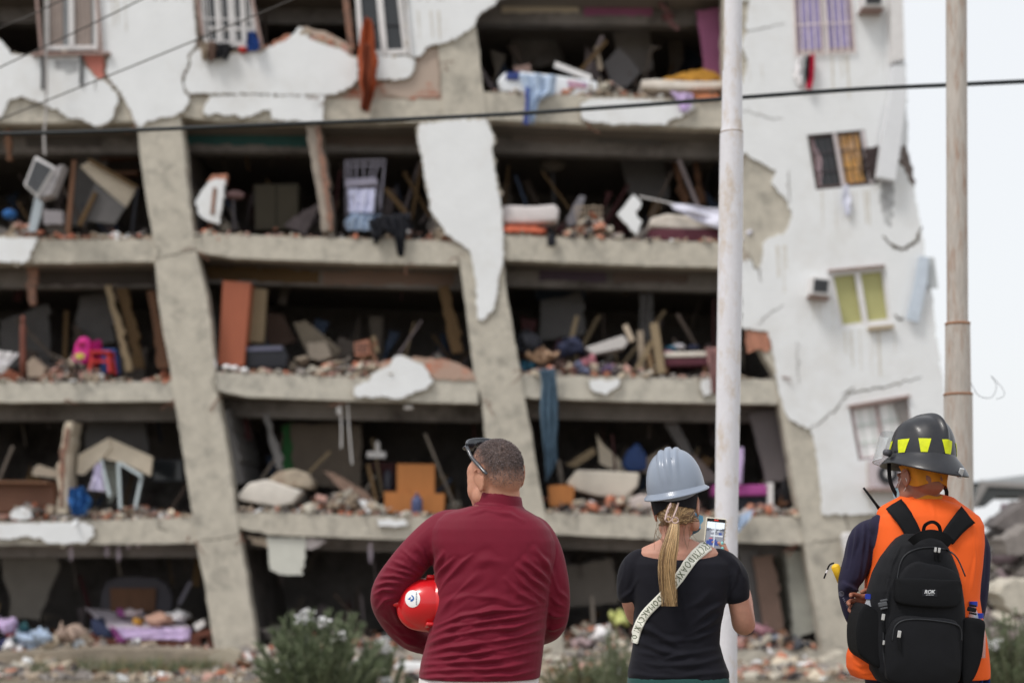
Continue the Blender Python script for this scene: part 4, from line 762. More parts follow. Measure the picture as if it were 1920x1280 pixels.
for i, (x, x2, y1) in enumerate(((638, 640, 840), (652, 660, 870))):
    one('dangling_wire', ('short wire dangling from the beam in front of the olive wall', 'long pale wire dangling in front of the olive wall')[i], 'wire', lambda mb: mb.tube([P(x, 756, YF+.2), P(x+2, 800, YF+.2), P(x2, y1, YF+.2)], .014, whitep, 5))
for x, y in ((766, 764), (636, 770)):
    one('ceiling_lamp_base', 'white lamp base under the beam, %s' % ('left of the long wire' if x < 700 else 'near the middle column'), 'lamp base', lambda mb: mb.rbox(P(x, y, YF+.25), (.17 if x > 700 else .08, .16, .07 if x > 700 else .14), whitep, .02))
one('chair_on_slab', 'dim wooden stake leaning left of the stepped headboard', 'stake', lambda mb: mb.beam(P(690, 870, YF+.7), P(706, 940, YF+.7), .07, .06, browns))
one('wide_white_slab', 'wide cream mattress slab tilted in the first floor behind the woman', 'mattress', lambda mb: slab(mb, [(1062, 905), (1082, 880), (1140, 882), (1200, 886), (1196, 912), (1170, 934), (1120, 930), (1076, 918)], YF+.5, .7, mat('cream_mattress', C(196, 188, 176), .9, .1, 4, .3), .05), smooth=True)
one('second_slab', 'smaller pale slab lying right of the wide cream slab', 'slab', lambda mb: slab(mb, [(1172, 940), (1200, 926), (1240, 930), (1240, 950), (1190, 954)], YF+.1, .5, mat('pale_pink_slab', C(186, 174, 170), .9, .1, 5, .3), .03), smooth=True)
one('orange_carton', 'orange brown carton right of the middle column behind the man', 'carton', lambda mb: (mb.prism([(1028, 910), (1058, 908), (1078, 912), (1074, 950), (1030, 948)], YF+.3, YF+.7, ochrewood)))
one('blue_bin_bag', 'dark blue bag slumped above the wide cream slab', 'bag', lambda mb: slab(mb, [(1166, 870), (1176, 845), (1196, 828), (1212, 850), (1214, 880), (1180, 884)], YF+.9, .4, mat('dark_blue_bag', C(36, 60, 108), .6, .3, 7), .06), smooth=True)
for i, (pl, m) in enumerate((([(1060, 870), (1112, 838), (1118, 850), (1080, 876)], tanboard), ([(1118, 812), (1134, 836), (1180, 878), (1160, 884), (1124, 868)], cream), ([(1200, 885), (1212, 858), (1252, 836), (1258, 860), (1240, 890)], mat('beige_slab', C(150, 138, 126), .9, .1, 4)), ([(1236, 780), (1260, 772), (1300, 850), (1284, 856)], greyp), ([(1266, 840), (1300, 850), (1352, 900), (1300, 910)], mat('grey_pink_slab', C(136, 124, 120), .9, .1, 4)))):
    one('fallen_board', ('short tan board sloping behind the wide cream slab', 'cream board sloping right above the wide cream slab', 'beige board behind the grey helmet', 'dim narrow board hanging above the grey helmet', 'grey pink board sloping behind the white pole')[i], 'board', pr(pl, YF+1.1+.15*i, .08, m), 'fallen boards on the first floor')
sf = T('purple_couch', 'purple topped couch with a white end beside the white pole, first floor', 'couch', P(1410, 960, YF+.4))
mb = MB(); slab(mb, [(1340, 908), (1438, 908), (1440, 928), (1340, 930)], YF+.4, .8, mat('bright_purple', C(158, 74, 138), .9, .1, 6), .04); mb.build('seat', sf, smooth=True)
mb = MB(); mb.prism([(1340, 931), (1438, 930), (1438, 956), (1340, 958)], YF+.45, YF+1.2, blackf); mb.build('base', sf)
mb = MB(); mb.prism([(1440, 904), (1450, 904), (1450, 962), (1380, 966), (1380, 960), (1440, 957)], YF+.35, YF+.8, whitep); mb.build('end_panel', sf)
one('dark_wire_basket', 'dark tangle of metal beside the right column, first floor', 'metal scrap', lambda mb: [mb.tube([P(1456+rnd.uniform(0, 30), 882+rnd.uniform(0, 70), YF+.5+rnd.uniform(0, .3)) for _ in range(3)], .025, dkmetal if k % 3 else wood, 5) for k in range(26)])
one('pale_blue_rag', 'pale blue rag slipping over the first floor beam beside the white pole', 'rag', lambda mb: mb.cloth([(1385, 966), (1380, 985), (1376, 1004)], [(1414, 954), (1404, 975), (1386, 996)], YF-.1, palebl, 2, .04, seed=5), smooth=True)
one('pink_strip', 'lilac strip hanging beside the white pole above the purple couch', 'cloth', lambda mb: mb.cloth([(1376, 840), (1378, 905)], [(1394, 838), (1392, 908)], YF+.3, lilac, 1, .03, seed=5), smooth=True)
# -- ground floor
bd = T('wooden_bed', 'brown wooden bed with a white and lilac bedspread, bottom left', 'bed', P(265, 1212, YF+.4))
mb = MB(); mb.prism([(165, 1196), (365, 1202), (372, 1216), (360, 1216), (200, 1208), (165, 1206)], YF+.2, YF+.3, mat('bed_red_brown', C(96, 56, 44), .6, .15, 4, .2)); mb.build('side_rail', bd)
for x in (362, 172):
    mb = MB(); mb.beam(P(x, 1186, YF+.25), P(x+4, 1226, YF+.25), .1, .09, MATS['bed_red_brown']); mb.build('leg', bd)
mb = MB(); v8 = [P(158, 1138, YF+1.8), P(210, 1140, YF+2.2), P(352, 1168, YF+1.7), P(360, 1178, YF+.2), P(214, 1180, YF+.22), P(352, 1200, YF+.18), P(214, 1198, YF+.2)]
mb.cloth([(158, 1138), (180, 1158), (206, 1178), (214, 1180)], [(340, 1160), (350, 1168), (356, 1176), (358, 1178)], YF+1.8, mat('bedspread', C(196, 188, 198), .9, .2, 2.2, .3, col2=C(150, 130, 120), c2amt=.8), 4, .03, seed=3, dY=-1.55)
mb.cloth([(206, 1176), (212, 1190), (218, 1196)], [(358, 1176), (357, 1186), (355, 1200)], YF+.16, lilac, 6, .025, seed=7); mb.build('bedspread', bd, smooth=True)
mb = MB(); slab(mb, [(170, 1160), (205, 1180), (210, 1196), (172, 1190)], YF+.4, .8, mat('navy_mattress', C(50, 58, 84), .9, .15, 5), .03); mb.build('mattress', bd, smooth=True)
one('purple_drape', 'purple cloth gathered at the corner of the wooden bed', 'cloth', lambda mb: mb.cloth([(204, 1172), (214, 1190), (222, 1204)], [(216, 1176), (228, 1192), (240, 1202)], YF+.05, purple, 2, .04, seed=3), smooth=True)
hd = T('arched_headboard', 'grey arched headboard with a brown inner panel, bottom left', 'headboard', P(255, 1140, YF+2.2))
mb = MB(); arch = [(188, 1146), (190, 1110), (200, 1090), (225, 1082), (260, 1081), (295, 1084), (314, 1096), (322, 1116), (322, 1146)]
mb.prism(arch, YF+2.2, YF+2.35, mat('grey_padding', C(84, 82, 88), .9, .1, 4)); mb.build('padded_arch', hd)
mb = MB(); mb.prism([(206, 1102), (292, 1102), (290, 1146), (208, 1146)], YF+2.13, YF+2.19, wood); mb.build('inner_panel', hd)
for i, (x, y, w_, h_, m, nm) in enumerate(((228, 1150, 20, 12, purple, 'purple'), (250, 1148, 26, 14, mat('pale_pink_p', C(190, 176, 180)), 'pale pink'), (330, 1154, 36, 18, whitef, 'white'), (260, 1166, 14, 14, yellowf, 'yellow printed'), (298, 1160, 44, 26, mat('salmon', C(176, 140, 124)), 'salmon'))):
    one('pillow', '%s pillow on the wooden bed, bottom left' % nm, 'pillow', lambda mb: (mb.ball(P(x, y, YF+1.0-.1*i), (w_*.0056, .22, h_*.0046), m, 20), mb.v.__setitem__(slice(None), [tuple(Vector(v_)+Vector((noise.noise(Vector(v_)*6), noise.noise(Vector(v_)*5+Vector((0, i, 9))), noise.noise(Vector(v_)*8+Vector((i, 5, 0)))*.6))*.14) for v_ in mb.v])), 'pillows and bundles on the wooden bed', smooth=True)
one('white_carton', 'white carton leaning beside the left column on the bed end', 'carton', lambda mb: mb.prism([(362, 1170), (380, 1160), (384, 1172), (368, 1182)], YF+.2, YF+.5, whitep))
one('white_box', 'white box lying on the ground slab left of the wooden bed', 'box', lambda mb: mb.prism([(138, 1200), (154, 1196), (162, 1210), (148, 1216), (138, 1212)], YF+.1, YF+.4, mat('bluish_white', C(200, 208, 216), .8, .06, 5)))
for i, (x, y) in enumerate(((330, 1218), (382, 1222))):
    one('white_chunk', ('white chunk on the slab below the foot of the wooden bed', 'white chunk at the base of the left column')[i], 'chunk', lambda mb: mb.prism(rag([(x-10, y+5), (x-8, y-5), (x+4, y-7), (x+11, y+1), (x+4, y+7)], 1, 4, 3), YF-.02, YF+.2, plaster))
one('reddish_bench', 'low reddish bench between the wooden bed and the left column', 'bench', lambda mb: (mb.prism([(366, 1184), (396, 1178), (396, 1190), (368, 1196)], YF+.1, YF+.5, MATS['bed_red_brown']), mb.beam(P(372, 1192, YF+.2), P(374, 1214, YF+.2), .07, .07, MATS['bed_red_brown']), mb.beam(P(392, 1188, YF+.2), P(394, 1212, YF+.2), .07, .07, MATS['bed_red_brown'])))
one('leaning_rail', 'grey rail leaning in the dark above the bed end', 'rail', lambda mb: mb.beam(P(358, 1090, YF+1), P(336, 1132, YF+1), .08, .05, mat('rail_grey', C(90, 88, 98), .6)))
for i, (x, y, w_, h_, m, lb) in enumerate(((14, 1172, 40, 14, lilac, 'lilac cloth at the left edge of the ground floor'), (20, 1178, 30, 10, redpl, 'red cloth under the lilac cloth, left edge'), (44, 1182, 14, 26, mat('teal2', C(50, 90, 96)), 'dark teal bundle beside the left edge cloths'), (10, 1210, 26, 22, mat('navy2', C(56, 60, 96)), 'navy bundle at the bottom left edge'), (30, 1210, 26, 18, whitef, 'white bundle on the ground slab, bottom left'), (70, 1196, 60, 26, palebl, 'pale blue sheet heaped on the ground slab'), (100, 1206, 56, 16, cream, 'cream cloth beside the pale blue sheet'), (24, 1236, 48, 14, palebl, 'pale blue cloth hanging on the edge of the ground slab'), (130, 1186, 44, 20, mat('beige_sack', C(160, 140, 128)), 'beige sack between the cream cloth and the bed'))):
    def f(mb):
        mb.ball(P(x, y, YF+.3-.02*i), (w_*.0052, .22, h_*.0052), m, 18)
        mb.v = [tuple(Vector(v_)+Vector((noise.noise(Vector(v_)*5), noise.noise(Vector(v_)*5+Vector((0, i, 9))), noise.noise(Vector(v_)*9+Vector((i, 5, 0)))))*.22) for v_ in mb.v]
    one('cloth_bundle', lb, 'cloth', f, 'cloths strewn on the ground floor', smooth=True)
for x, y, h_ in ((132, 1024, 28), (200, 1026, 18), (222, 1028, 24), (240, 1020, 10), (694, 1020, 36), (258, 1020, 8)):
    one('hanging_shred', 'pale shred under the first floor beam, %s' % {132: 'the leftmost', 200: 'short one in the middle of the left bay', 222: 'the widest of the left bay', 240: 'tiny one beside the widest', 694: 'left of the man', 258: 'tiny one nearest the left column'}[x], 'shred', lambda mb: mb.cloth([(x-3, y-4), (x-4, y+h_*.5), (x-1, y+h_)], [(x+4, y-4), (x+5, y+h_*.6), (x+2, y+h_)], YF+.3, mat('shred_m', C(170, 160, 170)) if 'shred_m' not in MATS else MATS['shred_m'], 1, .02, seed=x), 'shreds hanging under the first floor beam', smooth=True)
one('hanging_wall_piece', 'white plastered wall piece with a torn brick edge hanging below the beam', 'wall fragment', lambda mb: (mb.prism(rag([(500, 1006), (574, 1008), (572, 1040), (566, 1078), (530, 1076), (506, 1068), (503, 1040)], 1.6, 5, 3), YF+.1, YF+.22, mat('grimy_plaster', C(190, 190, 182), .9, .08, 3, .3)), mb.prism(rag([(462, 1004), (505, 1008), (502, 1026), (480, 1020)], 2, 5, 3), YF+.15, YF+.3, mortar), mb.prism(rag([(570, 1008), (612, 1012), (600, 1022), (584, 1030), (572, 1024)], 2, 5, 8), YF+.15, YF+.3, mat('pale_shards', C(184, 176, 176), .9, .2, 6))))
one('light_blue_crate', 'pale blue crate on the ground floor right of the woman', 'crate', lambda mb: (mb.prism([(1424, 1192), (1464, 1190), (1464, 1216), (1426, 1218)], YF+.2, YF+.5, mat('pale_crate', C(160, 170, 186), .7, .1, 6)), [mb.beam(P(1426, y, YF+.19), P(1463, y-1, YF+.19), .015, .01, greym) for y in (1198, 1204, 1210)]))
for i, (x, y, w_, h_, m, lb) in enumerate(((1392, 1206, 22, 16, mat('rosy', C(170, 130, 130)), 'rosy bundle left of the pale blue crate'), (1474, 1200, 26, 22, wood, 'brown box right of the pale blue crate'), (1430, 1180, 40, 12, mat('pink_dim', C(150, 110, 120)), 'dim pink cloth behind the pale blue crate'), (1428, 1224, 14, 12, whitef, 'white lump in front of the pale blue crate'), (1490, 1234, 18, 20, mat('red_orange_rag', C(170, 84, 68)), 'red rag on the ground slab edge, right bay'), (1506, 1228, 26, 12, whitef, 'white cloth beside the red rag'), (1498, 1206, 34, 12, mat('charcoal_cloth', C(70, 72, 78)), 'charcoal cloth near the right column'), (1130, 1190, 40, 26, whitef, 'white heap visible left of the woman'), (1096, 1206, 40, 22, mat('rose_grey', C(170, 150, 152)), 'rose grey heap between the man and the woman'), (1158, 1160, 30, 14, mat('yellow_green', C(186, 190, 120)), 'yellow green bag at the woman elbow'))):
    def f(mb):
        mb.ball(P(x, y, YF+.3-.02*i), (w_*.0052, .2, h_*.0052), m, 16)
        mb.v = [tuple(Vector(v_)+Vector((noise.noise(Vector(v_)*5), noise.noise(Vector(v_)*5+Vector((0, i, 9))), noise.noise(Vector(v_)*9+Vector((i, 5, 0)))))*.2) for v_ in mb.v]
    one('debris_bundle', lb, 'bundle', f, 'bundles on the ground floor, right bay', smooth=True)
one('white_shelf_board', 'white board lying on the ground slab behind the woman elbow', 'board', lambda mb: mb.prism([(1388, 1262), (1430, 1258), (1436, 1268), (1396, 1274)], YF-.3, YF-.1, plaster))
one('white_column_plate', 'white plastic plate fixed at the right column beside the orange vest', 'plate', lambda mb: slab(mb, [(1579, 1004), (1586, 997), (1606, 997), (1606, 1060), (1588, 1060)], YF-.3, .2, whitep, .03))
# air conditioners on the white end wall, gutters
def aircon(label, px, py, w_, h_, tilt=0):
    t = T('air_conditioner', label, 'air conditioner', P(px, py+h_/2, YF-.2)); k = YF/F; q = P(px, py, YF)
    mb = MB(); mb.rbox((q.x, YF-.22, q.z), (w_*k, .4, h_*k), whitep, .02, (0, R(tilt), 0)); mb.build('casing', t)
    mb = MB(); mb.box((q.x, YF-.425, q.z), (w_*k*.74, .02, h_*k*.7), greym, (0, R(tilt), 0)); mb.build('grille', t)
    mb = MB(); M = Euler((0, R(tilt), 0)).to_matrix()
    for j in range(6):
        d = M@Vector((0, 0, (j-2.5)*h_*k*.1)); mb.box((q.x+d.x, YF-.44, q.z+d.z), (w_*k*.7, .012, .012), dkmetal, (0, R(tilt), 0))
    mb.build('louvres', t)
    mb = MB(); mb.box((q.x, YF-.2, q.z-h_*k*.56), (w_*k*1.1, .36, .025), rustm, (0, R(tilt), 0)); mb.build('shelf', t); return t
aircon('white window air conditioner right of the topmost blue curtained window', 1627, 13, 38, 30, 0)
aircon('grey window air conditioner left of the green blind window', 1530, 543, 36, 34, 6)
au = T('outdoor_fan_unit', 'white air conditioner outdoor unit with a round fan, behind the black helmet', 'air conditioner', P(1658, 915, YF-.2))
q = P(1660, 890, YF); mb = MB(); mb.rbox((q.x, YF-.27, q.z), (.68, .5, .54), mat('dusty_casing', C(182, 172, 177), .6, .1, 9, .1), .02); mb.build('casing', au)
mb = MB(); n_ = 28; mb.tube([(q.x-.09, YF-.56, q.z), (q.x-.09, YF-.53, q.z)], .19, dkmetal, n_); mb.build('fan_grille', au)
mb = MB(); mb.tube([(q.x-.09, YF-.58, q.z), (q.x-.09, YF-.565, q.z)], .07, whitep, 18); mb.build('hub', au)
mb = MB(); mb.beam(P(1624, 918, YF-.3), P(1705, 918, YF-.3), .05, .5, rustm); mb.build('shelf', au)
gt = T('downpipe_cladding', 'long white downpipe cladding broken loose and bent away from the right wall', 'gutter', P(1670, 340, YF-.2))
mb = MB(); mb.prism([(1655, -320), (1682, -320), (1697, 110), (1673, 116)], YF-.32, YF-.1, whitep); mb.build('upper_section', gt)
mb = MB(); mb.prism([(1675, 122), (1698, 124), (1700, 180), (1690, 260), (1679, 338), (1645, 331), (1658, 240), (1670, 180)], YF-.34, YF-.14, mat('white_cladding', C(210, 212, 216), .7, .05, 4)); mb.build('lower_section', gt)
mb = MB(); mb.prism([(1648, -320), (1656, -320), (1672, 200), (1662, 198)], YF-.12, YF-.07, plaster); mb.build('upper_bracket', gt)
one('steel_flashing', 'bluish steel flashing peeled off the right corner near the green blind window', 'flashing', lambda mb: (mb.prism([(1724, 480), (1742, 482), (1738, 530), (1722, 604), (1700, 598), (1714, 540)], YF-.2, YF-.14, mat('blue_steel', C(186, 196, 208), .4, .15, 4, .1)), mb.prism([(1738, 482), (1752, 483), (1759, 540), (1738, 540)], YF-.1, YF-.06, mat('grey_steel', C(178, 182, 184), .5, .1, 4, .1))))
hg = T('hanging_laundry', 'red and black garment with a white cloth hanging under the top right window', 'laundry', P(1508, 168, YF-.2))
mb = MB(); mb.cloth([(1512, 104), (1508, 140), (1509, 156)], [(1520, 104), (1519, 140), (1516, 158)], YF-.14, blackf, 1, .03, seed=2); mb.build('black_garment', hg, smooth=True)
mb = MB(); mb.cloth([(1518, 102), (1517, 140), (1510, 166)], [(1527, 102), (1526, 150), (1521, 170)], YF-.17, mat('crimson', C(176, 24, 60), .9, .2, 9), 2, .03, seed=5); mb.build('red_garment', hg, smooth=True)
mb = MB(); mb.cloth([(1494, 108), (1488, 140), (1496, 160)], [(1504, 108), (1504, 140), (1508, 160)], YF-.12, whitef, 1, .03, seed=7); mb.build('white_cloth', hg, smooth=True)
one('white_streamer', 'thin white cloth hanging under the orange curtained window', 'cloth', lambda mb: mb.cloth([(1582, 348), (1578, 375), (1586, 404)], [(1590, 346), (1596, 378), (1594, 404)], YF-.14, mat('bluish_cloth', C(206, 208, 222), .9, .08, 7), 1, .02, seed=4), smooth=True)

# ------------------------------------------------------------ rubble along the broken floors
rm = [concrete, mortar, redbrick, plaster, mat('orange_brick_bits', C(184, 118, 94), .95, .3, 9), mat('dark_bits', C(60, 54, 54), .9, .3, 9), wood, cream, mat('grey_bits', C(130, 124, 120), .95, .3, 9), mat('pinkish_bits', C(176, 140, 130), .95, .25, 9)]
def chunks(mb, n, fx, fy, Y0, Y1, s0, s1, wts, rd):
    for _ in range(n):
        x = rd.uniform(*fx) if isinstance(fx, tuple) else fx(rd); Y = Y0+(Y1-Y0)*rd.random()**1.6; q = P(x, fy(x, Y), YF); s_ = s0+(s1-s0)*rd.random()**2.5
        mb.box((q.x*1.0, Y, q.z+s_*.3), ((s_*rd.uniform(.6, 1.6), s_*rd.uniform(.5, 1.3), s_*rd.uniform(.3, .9)) if rd.random() < .86 else (s_*rd.uniform(2, 4), s_*.4, s_*.16)), rd.choices(rm, wts)[0], (rd.uniform(-.7, .7), rd.uniform(-.7, .7), rd.uniform(0, 3)), .25, rd)
W0 = [4, 7, 3, 1.3, 2, 3, 1, 1, 5, 3]
heaps = {4: [], 3: [], 2: [], 1: [], 0: []}
for lv in (4, 3, 2, 1, 0):
    mb = MB(); rd = random.Random(100+lv)
    for b, (tl, tr, bl, br) in enumerate(LV[lv]):
        if lv == 4 and b < 2: continue
        x0, x1 = bayx(b, tl)
        fy = lambda x, Y, a=x0, c_=x1, tl=tl, tr=tr: tl+(tr-tl)*(x-a)/(c_-a)+1
        chunks(mb, 460, (x0+3, x1-3), fy, YF+.03, YF+1.3, .025, .13, W0, rd)
    hp = {4: [(1110, 1175, 26, 60), (1000, 1110, 14, 40)], 3: [(1060, 1160, 40, 110), (370, 410, 14, 30), (0, 60, 30, 60), (160, 280, 8, 40), (800, 850, 14, 40)],
          2: [(70, 180, 42, 130), (560, 760, 22, 120), (960, 1230, 22, 120), (400, 560, 10, 30)], 1: [(0, 120, 26, 90), (140, 350, 20, 100), (560, 720, 34, 150), (440, 600, 10, 30), (1030, 1250, 24, 110), (1390, 1500, 14, 50)],
          0: [(60, 200, 26, 110), (0, 400, 14, 80), (1050, 1180, 40, 140), (1380, 1530, 16, 90), (640, 740, 14, 40)]}[lv]
    for xa, xb, h_, n_ in hp:
        b = 0 if xb < 420 else 1 if xb < 900 else 2; tl, tr = LV[lv][b][:2]
        for _ in range(int(n_*2.2)):
            x = rd.uniform(xa, xb); u = abs((x-xa)/(xb-xa)-.5)*2; y = tl+(tr-tl)*.5-rd.random()*h_*(1-u*u)
            chunks(mb, 1, (x, x), lambda x_, Y, y=y: y, YF+.1, YF+1.0, .035, .2, W0, rd)
    if lv == 3:  # bright brick crumbs in a line
        for _ in range(60): chunks(mb, 1, (80, 280), lambda x_, Y: 446, YF+.02, YF+.25, .04, .13, [0, 1, 4, 0, 5, 0, 0, 0, 0, 2], rd)
    o = mb.build('rubble'); tag(o, kind='stuff')
# broken brick courses at the top storey (behind the peak of plaster)
mb = MB(); rd = random.Random(9)
for _ in range(60):
    x = rd.uniform(565, 655); y = 62+(x-565)*.38+rd.uniform(-3, 10); mb.box(P(x, y, YF+rd.uniform(.0, .15)), (rd.uniform(.08, .22), .12, rd.uniform(.05, .1)), rd.choice([redbrick, mortar, rm[9], mortar]), (0, rd.uniform(-.3, .3), 0), .1, rd)
for _ in range(14):
    x = rd.uniform(490, 545); y = 96-(x-490)*.5+rd.uniform(-2, 4); mb.box(P(x, y, YF+.05), (.12, .12, .07), redbrick, (0, rd.uniform(-.6, 0), 0), .1, rd)
tag(mb.build('rubble'), kind='stuff')

# dim wreckage deeper in the rooms: planks, panels, torn ceilings, pipes
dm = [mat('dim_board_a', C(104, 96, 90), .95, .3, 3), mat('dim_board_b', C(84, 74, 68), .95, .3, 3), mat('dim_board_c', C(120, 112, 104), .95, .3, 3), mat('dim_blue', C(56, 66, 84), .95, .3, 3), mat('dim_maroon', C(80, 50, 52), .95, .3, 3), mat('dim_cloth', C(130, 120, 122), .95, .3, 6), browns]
for lv in (5, 4, 3, 2, 1):
    mb = MB(); rd = random.Random(500+lv)
    for b in range(3):
        if lv == 5 and b == 0: continue
        tl, tr, bl, br = LV[lv][b]; y0 = (bl+br)/2+34; y1 = LV[lv-1][b][0]-4; x0, x1 = bayx(b, (y0+y1)/2); H_ = y1-y0
        for _ in range(15):           # standing and leaning panels
            x = rd.uniform(x0+15, x1-15); Y = YF+rd.uniform(1.6, 4.2); w_ = rd.uniform(10, 46); h_ = rd.uniform(.18, .62)*H_; a = rd.uniform(-28, 28)
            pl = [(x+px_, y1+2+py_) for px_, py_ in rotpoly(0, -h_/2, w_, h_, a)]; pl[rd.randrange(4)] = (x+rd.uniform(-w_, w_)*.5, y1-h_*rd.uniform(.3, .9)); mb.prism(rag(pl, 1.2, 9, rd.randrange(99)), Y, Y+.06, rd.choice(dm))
        for _ in range(12):           # sticks
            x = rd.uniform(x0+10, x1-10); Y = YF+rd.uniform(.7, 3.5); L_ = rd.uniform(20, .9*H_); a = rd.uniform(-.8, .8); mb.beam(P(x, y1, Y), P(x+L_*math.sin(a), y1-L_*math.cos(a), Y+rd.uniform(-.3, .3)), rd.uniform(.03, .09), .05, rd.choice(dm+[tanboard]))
        for _ in range(7):            # things hanging from the ceiling
            x = rd.uniform(x0+10, x1-10); Y = YF+rd.uniform(1.6, 3.2); L_ = rd.uniform(10, 60); mb.beam(P(x, y0-8, Y), P(x+rd.uniform(-14, 14), y0+L_, Y), rd.choice([.02, .02, .05, .16]), .03, rd.choice(dm))
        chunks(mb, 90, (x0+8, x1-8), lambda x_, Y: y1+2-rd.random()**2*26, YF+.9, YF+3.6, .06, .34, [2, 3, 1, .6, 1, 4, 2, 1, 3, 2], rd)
    tag(mb.build('wreckage'), kind='stuff')

# bent reinforcing bars at the broken joints
rb_ = mat('rusty_rebar', C(112, 78, 64), .85, .3, 12, .3); rd = random.Random(61)
for x, y in [(262, 240), (372, 470), (866, 486), (410, 745), (905, 752), (985, 700), (1400, 470), (1460, 700), (450, 1000), (330, 748), (360, 1012), (1500, 1018), (1392, 292), (905, 226), (830, 120), (610, 186), (1105, 240), (760, 500), (650, 756), (120, 752)]:
    for k in range(2):
        a = rd.uniform(0, 6.28); p0 = P(x+rd.uniform(-6, 6), y, YF+.04); p1 = p0+Vector((math.cos(a)*.12, -.12, math.sin(a)*.12-.04)); p2 = p1+Vector((math.cos(a)*.14+rd.uniform(-.06, .06), -.05, -.1+rd.uniform(-.08, .12))); mb = MB(); mb.tube(cr([p0, p1, p2], 4), .009, rb_, 5); mb.build('rebar', bld)
# ------------------------------------------------------------ people
def skinmat(name, c, c2):
    m = mat(name, c, .55, .12, 30, .12, 300, col2=c2, c2amt=.35, spec=.4, bdist=.003)
    b = m.node_tree.nodes['Principled BSDF']; b.inputs['Subsurface Weight'].default_value = .08; b.inputs['Subsurface Radius'].default_value = (.01, .004, .002)
    return m
def fabric(name, c, rough=.85, var=.06, bs=900, bump=.25, sheen=.15):
    m = mat(name, c, rough, var, 18, bump, bs, spec=.2, bdist=.0012); b = m.node_tree.nodes['Principled BSDF']; b.inputs['Sheen Weight'].default_value = sheen; return m
def head_shapes(mb, M, neck=.058, k=1.0, m=None, full=0):
    """ears are separate; M maps head space (x right, y forward, z up) to the world"""
    R3 = M.to_3x3()
    def e(c, r): mb.ball(M@Vector(c), tuple(q*k for q in r), m, 20, M=R3.normalized())
    e((0, -.012, .032), (.077, .096, .086)); e((0, -.03, .0), (.070, .076, .075)); e((0, .03, -.025), (.062, .068, .083)); e((0, .036, -.078), (.049, .048, .038))
    e((0, .105, -.02), (.013, .017, .024)); e((0, .098, .002), (.009, .012, .02)); e((0, .083, .02), (.05, .016, .012))
    for s in (-1, 1):
        e((s*.043, .05, -.034), (.025, .032, .034)); e((s*.031, .083, .001), (.012, .009, .009)); e((s*.058, .02, -.06), (.02, .03, .03))
    if full:
        for s in (-1, 1): e((s*.05, .043, -.038), (.026, .034, .044)); e((s*.045, .04, -.075), (.022, .028, .03)); e((s*.05, .042, .015), (.019, .036, .04)); e((s*.05, .043, -.01), (.0225, .034, .036)); e((s*.04, .045, -.088), (.02, .028, .024))
    e((0, .094, -.056), (.023, .012, .006)); e((0, .092, -.066), (.02, .012, .007)); e((0, .082, -.1), (.02, .016, .014))
def ear_shapes(mb, M, s, m, flare=22, dx=0, g=1, yy=-.004, zz=-.004):
    """outer ear: rim, lobe and hollow"""
    c = Vector((s*.078+dx*s, yy, zz)); A = Euler((R(-8), 0, R(-flare*s))).to_matrix()
    def q(y, z, x=0): return M@(c+A@Vector((s*x, y, z))*g)
    rim = [q(.008, -.012, .002), q(.013, .008, .004), q(.008, .026, .008), q(-.006, .033, .012), q(-.018, .026, .015), q(-.021, .008, .014), q(-.016, -.012, .01), q(-.006, -.026, .006), q(.003, -.03, .002)]
    mb.chain(cr(rim, 3), [.0042]*(len(rim)*3-2), m, 8)
    R3 = (M.to_3x3()@A); R3.normalize()
    mb.ball(q(-.003, 0, .004), (.0055, .019, .031), m, 12, M=R3); mb.ball(q(0, -.026, .003), (.005, .008, .008), m, 10, M=R3)
def hand(mb, W, d, n, m, k=1.0, curl=(35, 40, 30), spread=6, thumb=1, lens=(.072, .08, .075, .058), curls=None):
    """W wrist, d towards the fingers, n palm normal (the side the fingers curl to)"""
    d = Vector(d).normalized(); n = (Vector(n)-Vector(n).dot(d)*d).normalized(); s = d.cross(n)*thumb
    W = Vector(W)
    mb.chain([W-d*.03*k, W+d*.02*k], [.025*k, .026*k], m, 12)
    for t in (-.026, -.009, .009, .026):
        mb.chain([W+d*.01*k+s*t*.6*k, W+d*.05*k+s*t*k, W+d*.088*k+s*t*k], [.014*k, .0135*k, .0115*k], m, 10)
    for i, t in enumerate((.028, .0095, -.0095, -.028)):
        a = R(spread*(t/.01)*.5); c_ = curls[i] if curls else curl; b0 = W+d*(.09-(.006 if i in (0, 3) else 0))*k+s*t*k; dd = (d*math.cos(a)+s*math.sin(a)); ang = 0; p = b0; pts = [p]; L = lens[i]*k
        for j, fr in enumerate((.45, .31, .24)):
            ang += R(c_[j]); v_ = dd*math.cos(ang)+n*math.sin(ang); p = p+v_*L*fr; pts.append(p)
        mb.chain(pts, [.0098*k, .0092*k, .0084*k, .0072*k], m, 10)
    b0 = W+d*.03*k+s*.026*k; p1 = b0+(d*.5+s*.6+n*.25).normalized()*.036*k; p2 = p1+(d*.8+s*.25+n*.45).normalized()*.03*k; p3 = p2+(d*.8+n*.6).normalized()*.024*k
    mb.chain([b0, p1, p2, p3], [.0145*k, .012*k, .0105*k, .008*k], m, 10)
def legs(mb, cx, Yc, hz, m, w_=.1, r=(.1, .075, .055), foot=False, grow=0):
    for s in (-1, 1):
        h = Vector((cx+s*w_, Yc, hz)); kn = Vector((cx+s*(w_+.02), Yc+.02, hz*.54)); an = Vector((cx+s*(w_+.03), Yc-.02, .09))
        mb.chain([h, h.lerp(kn, .5), kn, kn.lerp(an, .45), an], [r[0]+grow, r[0]*.88+grow, r[1]+grow, r[1]*.92+grow, r[2]+grow], m, 18)
        if foot: mb.chain([an+Vector((0, -.03, -.045)), an+Vector((0, .1, -.055)), an+Vector((s*.02, .17, -.06))], [.042, .038, .03], m, 12)
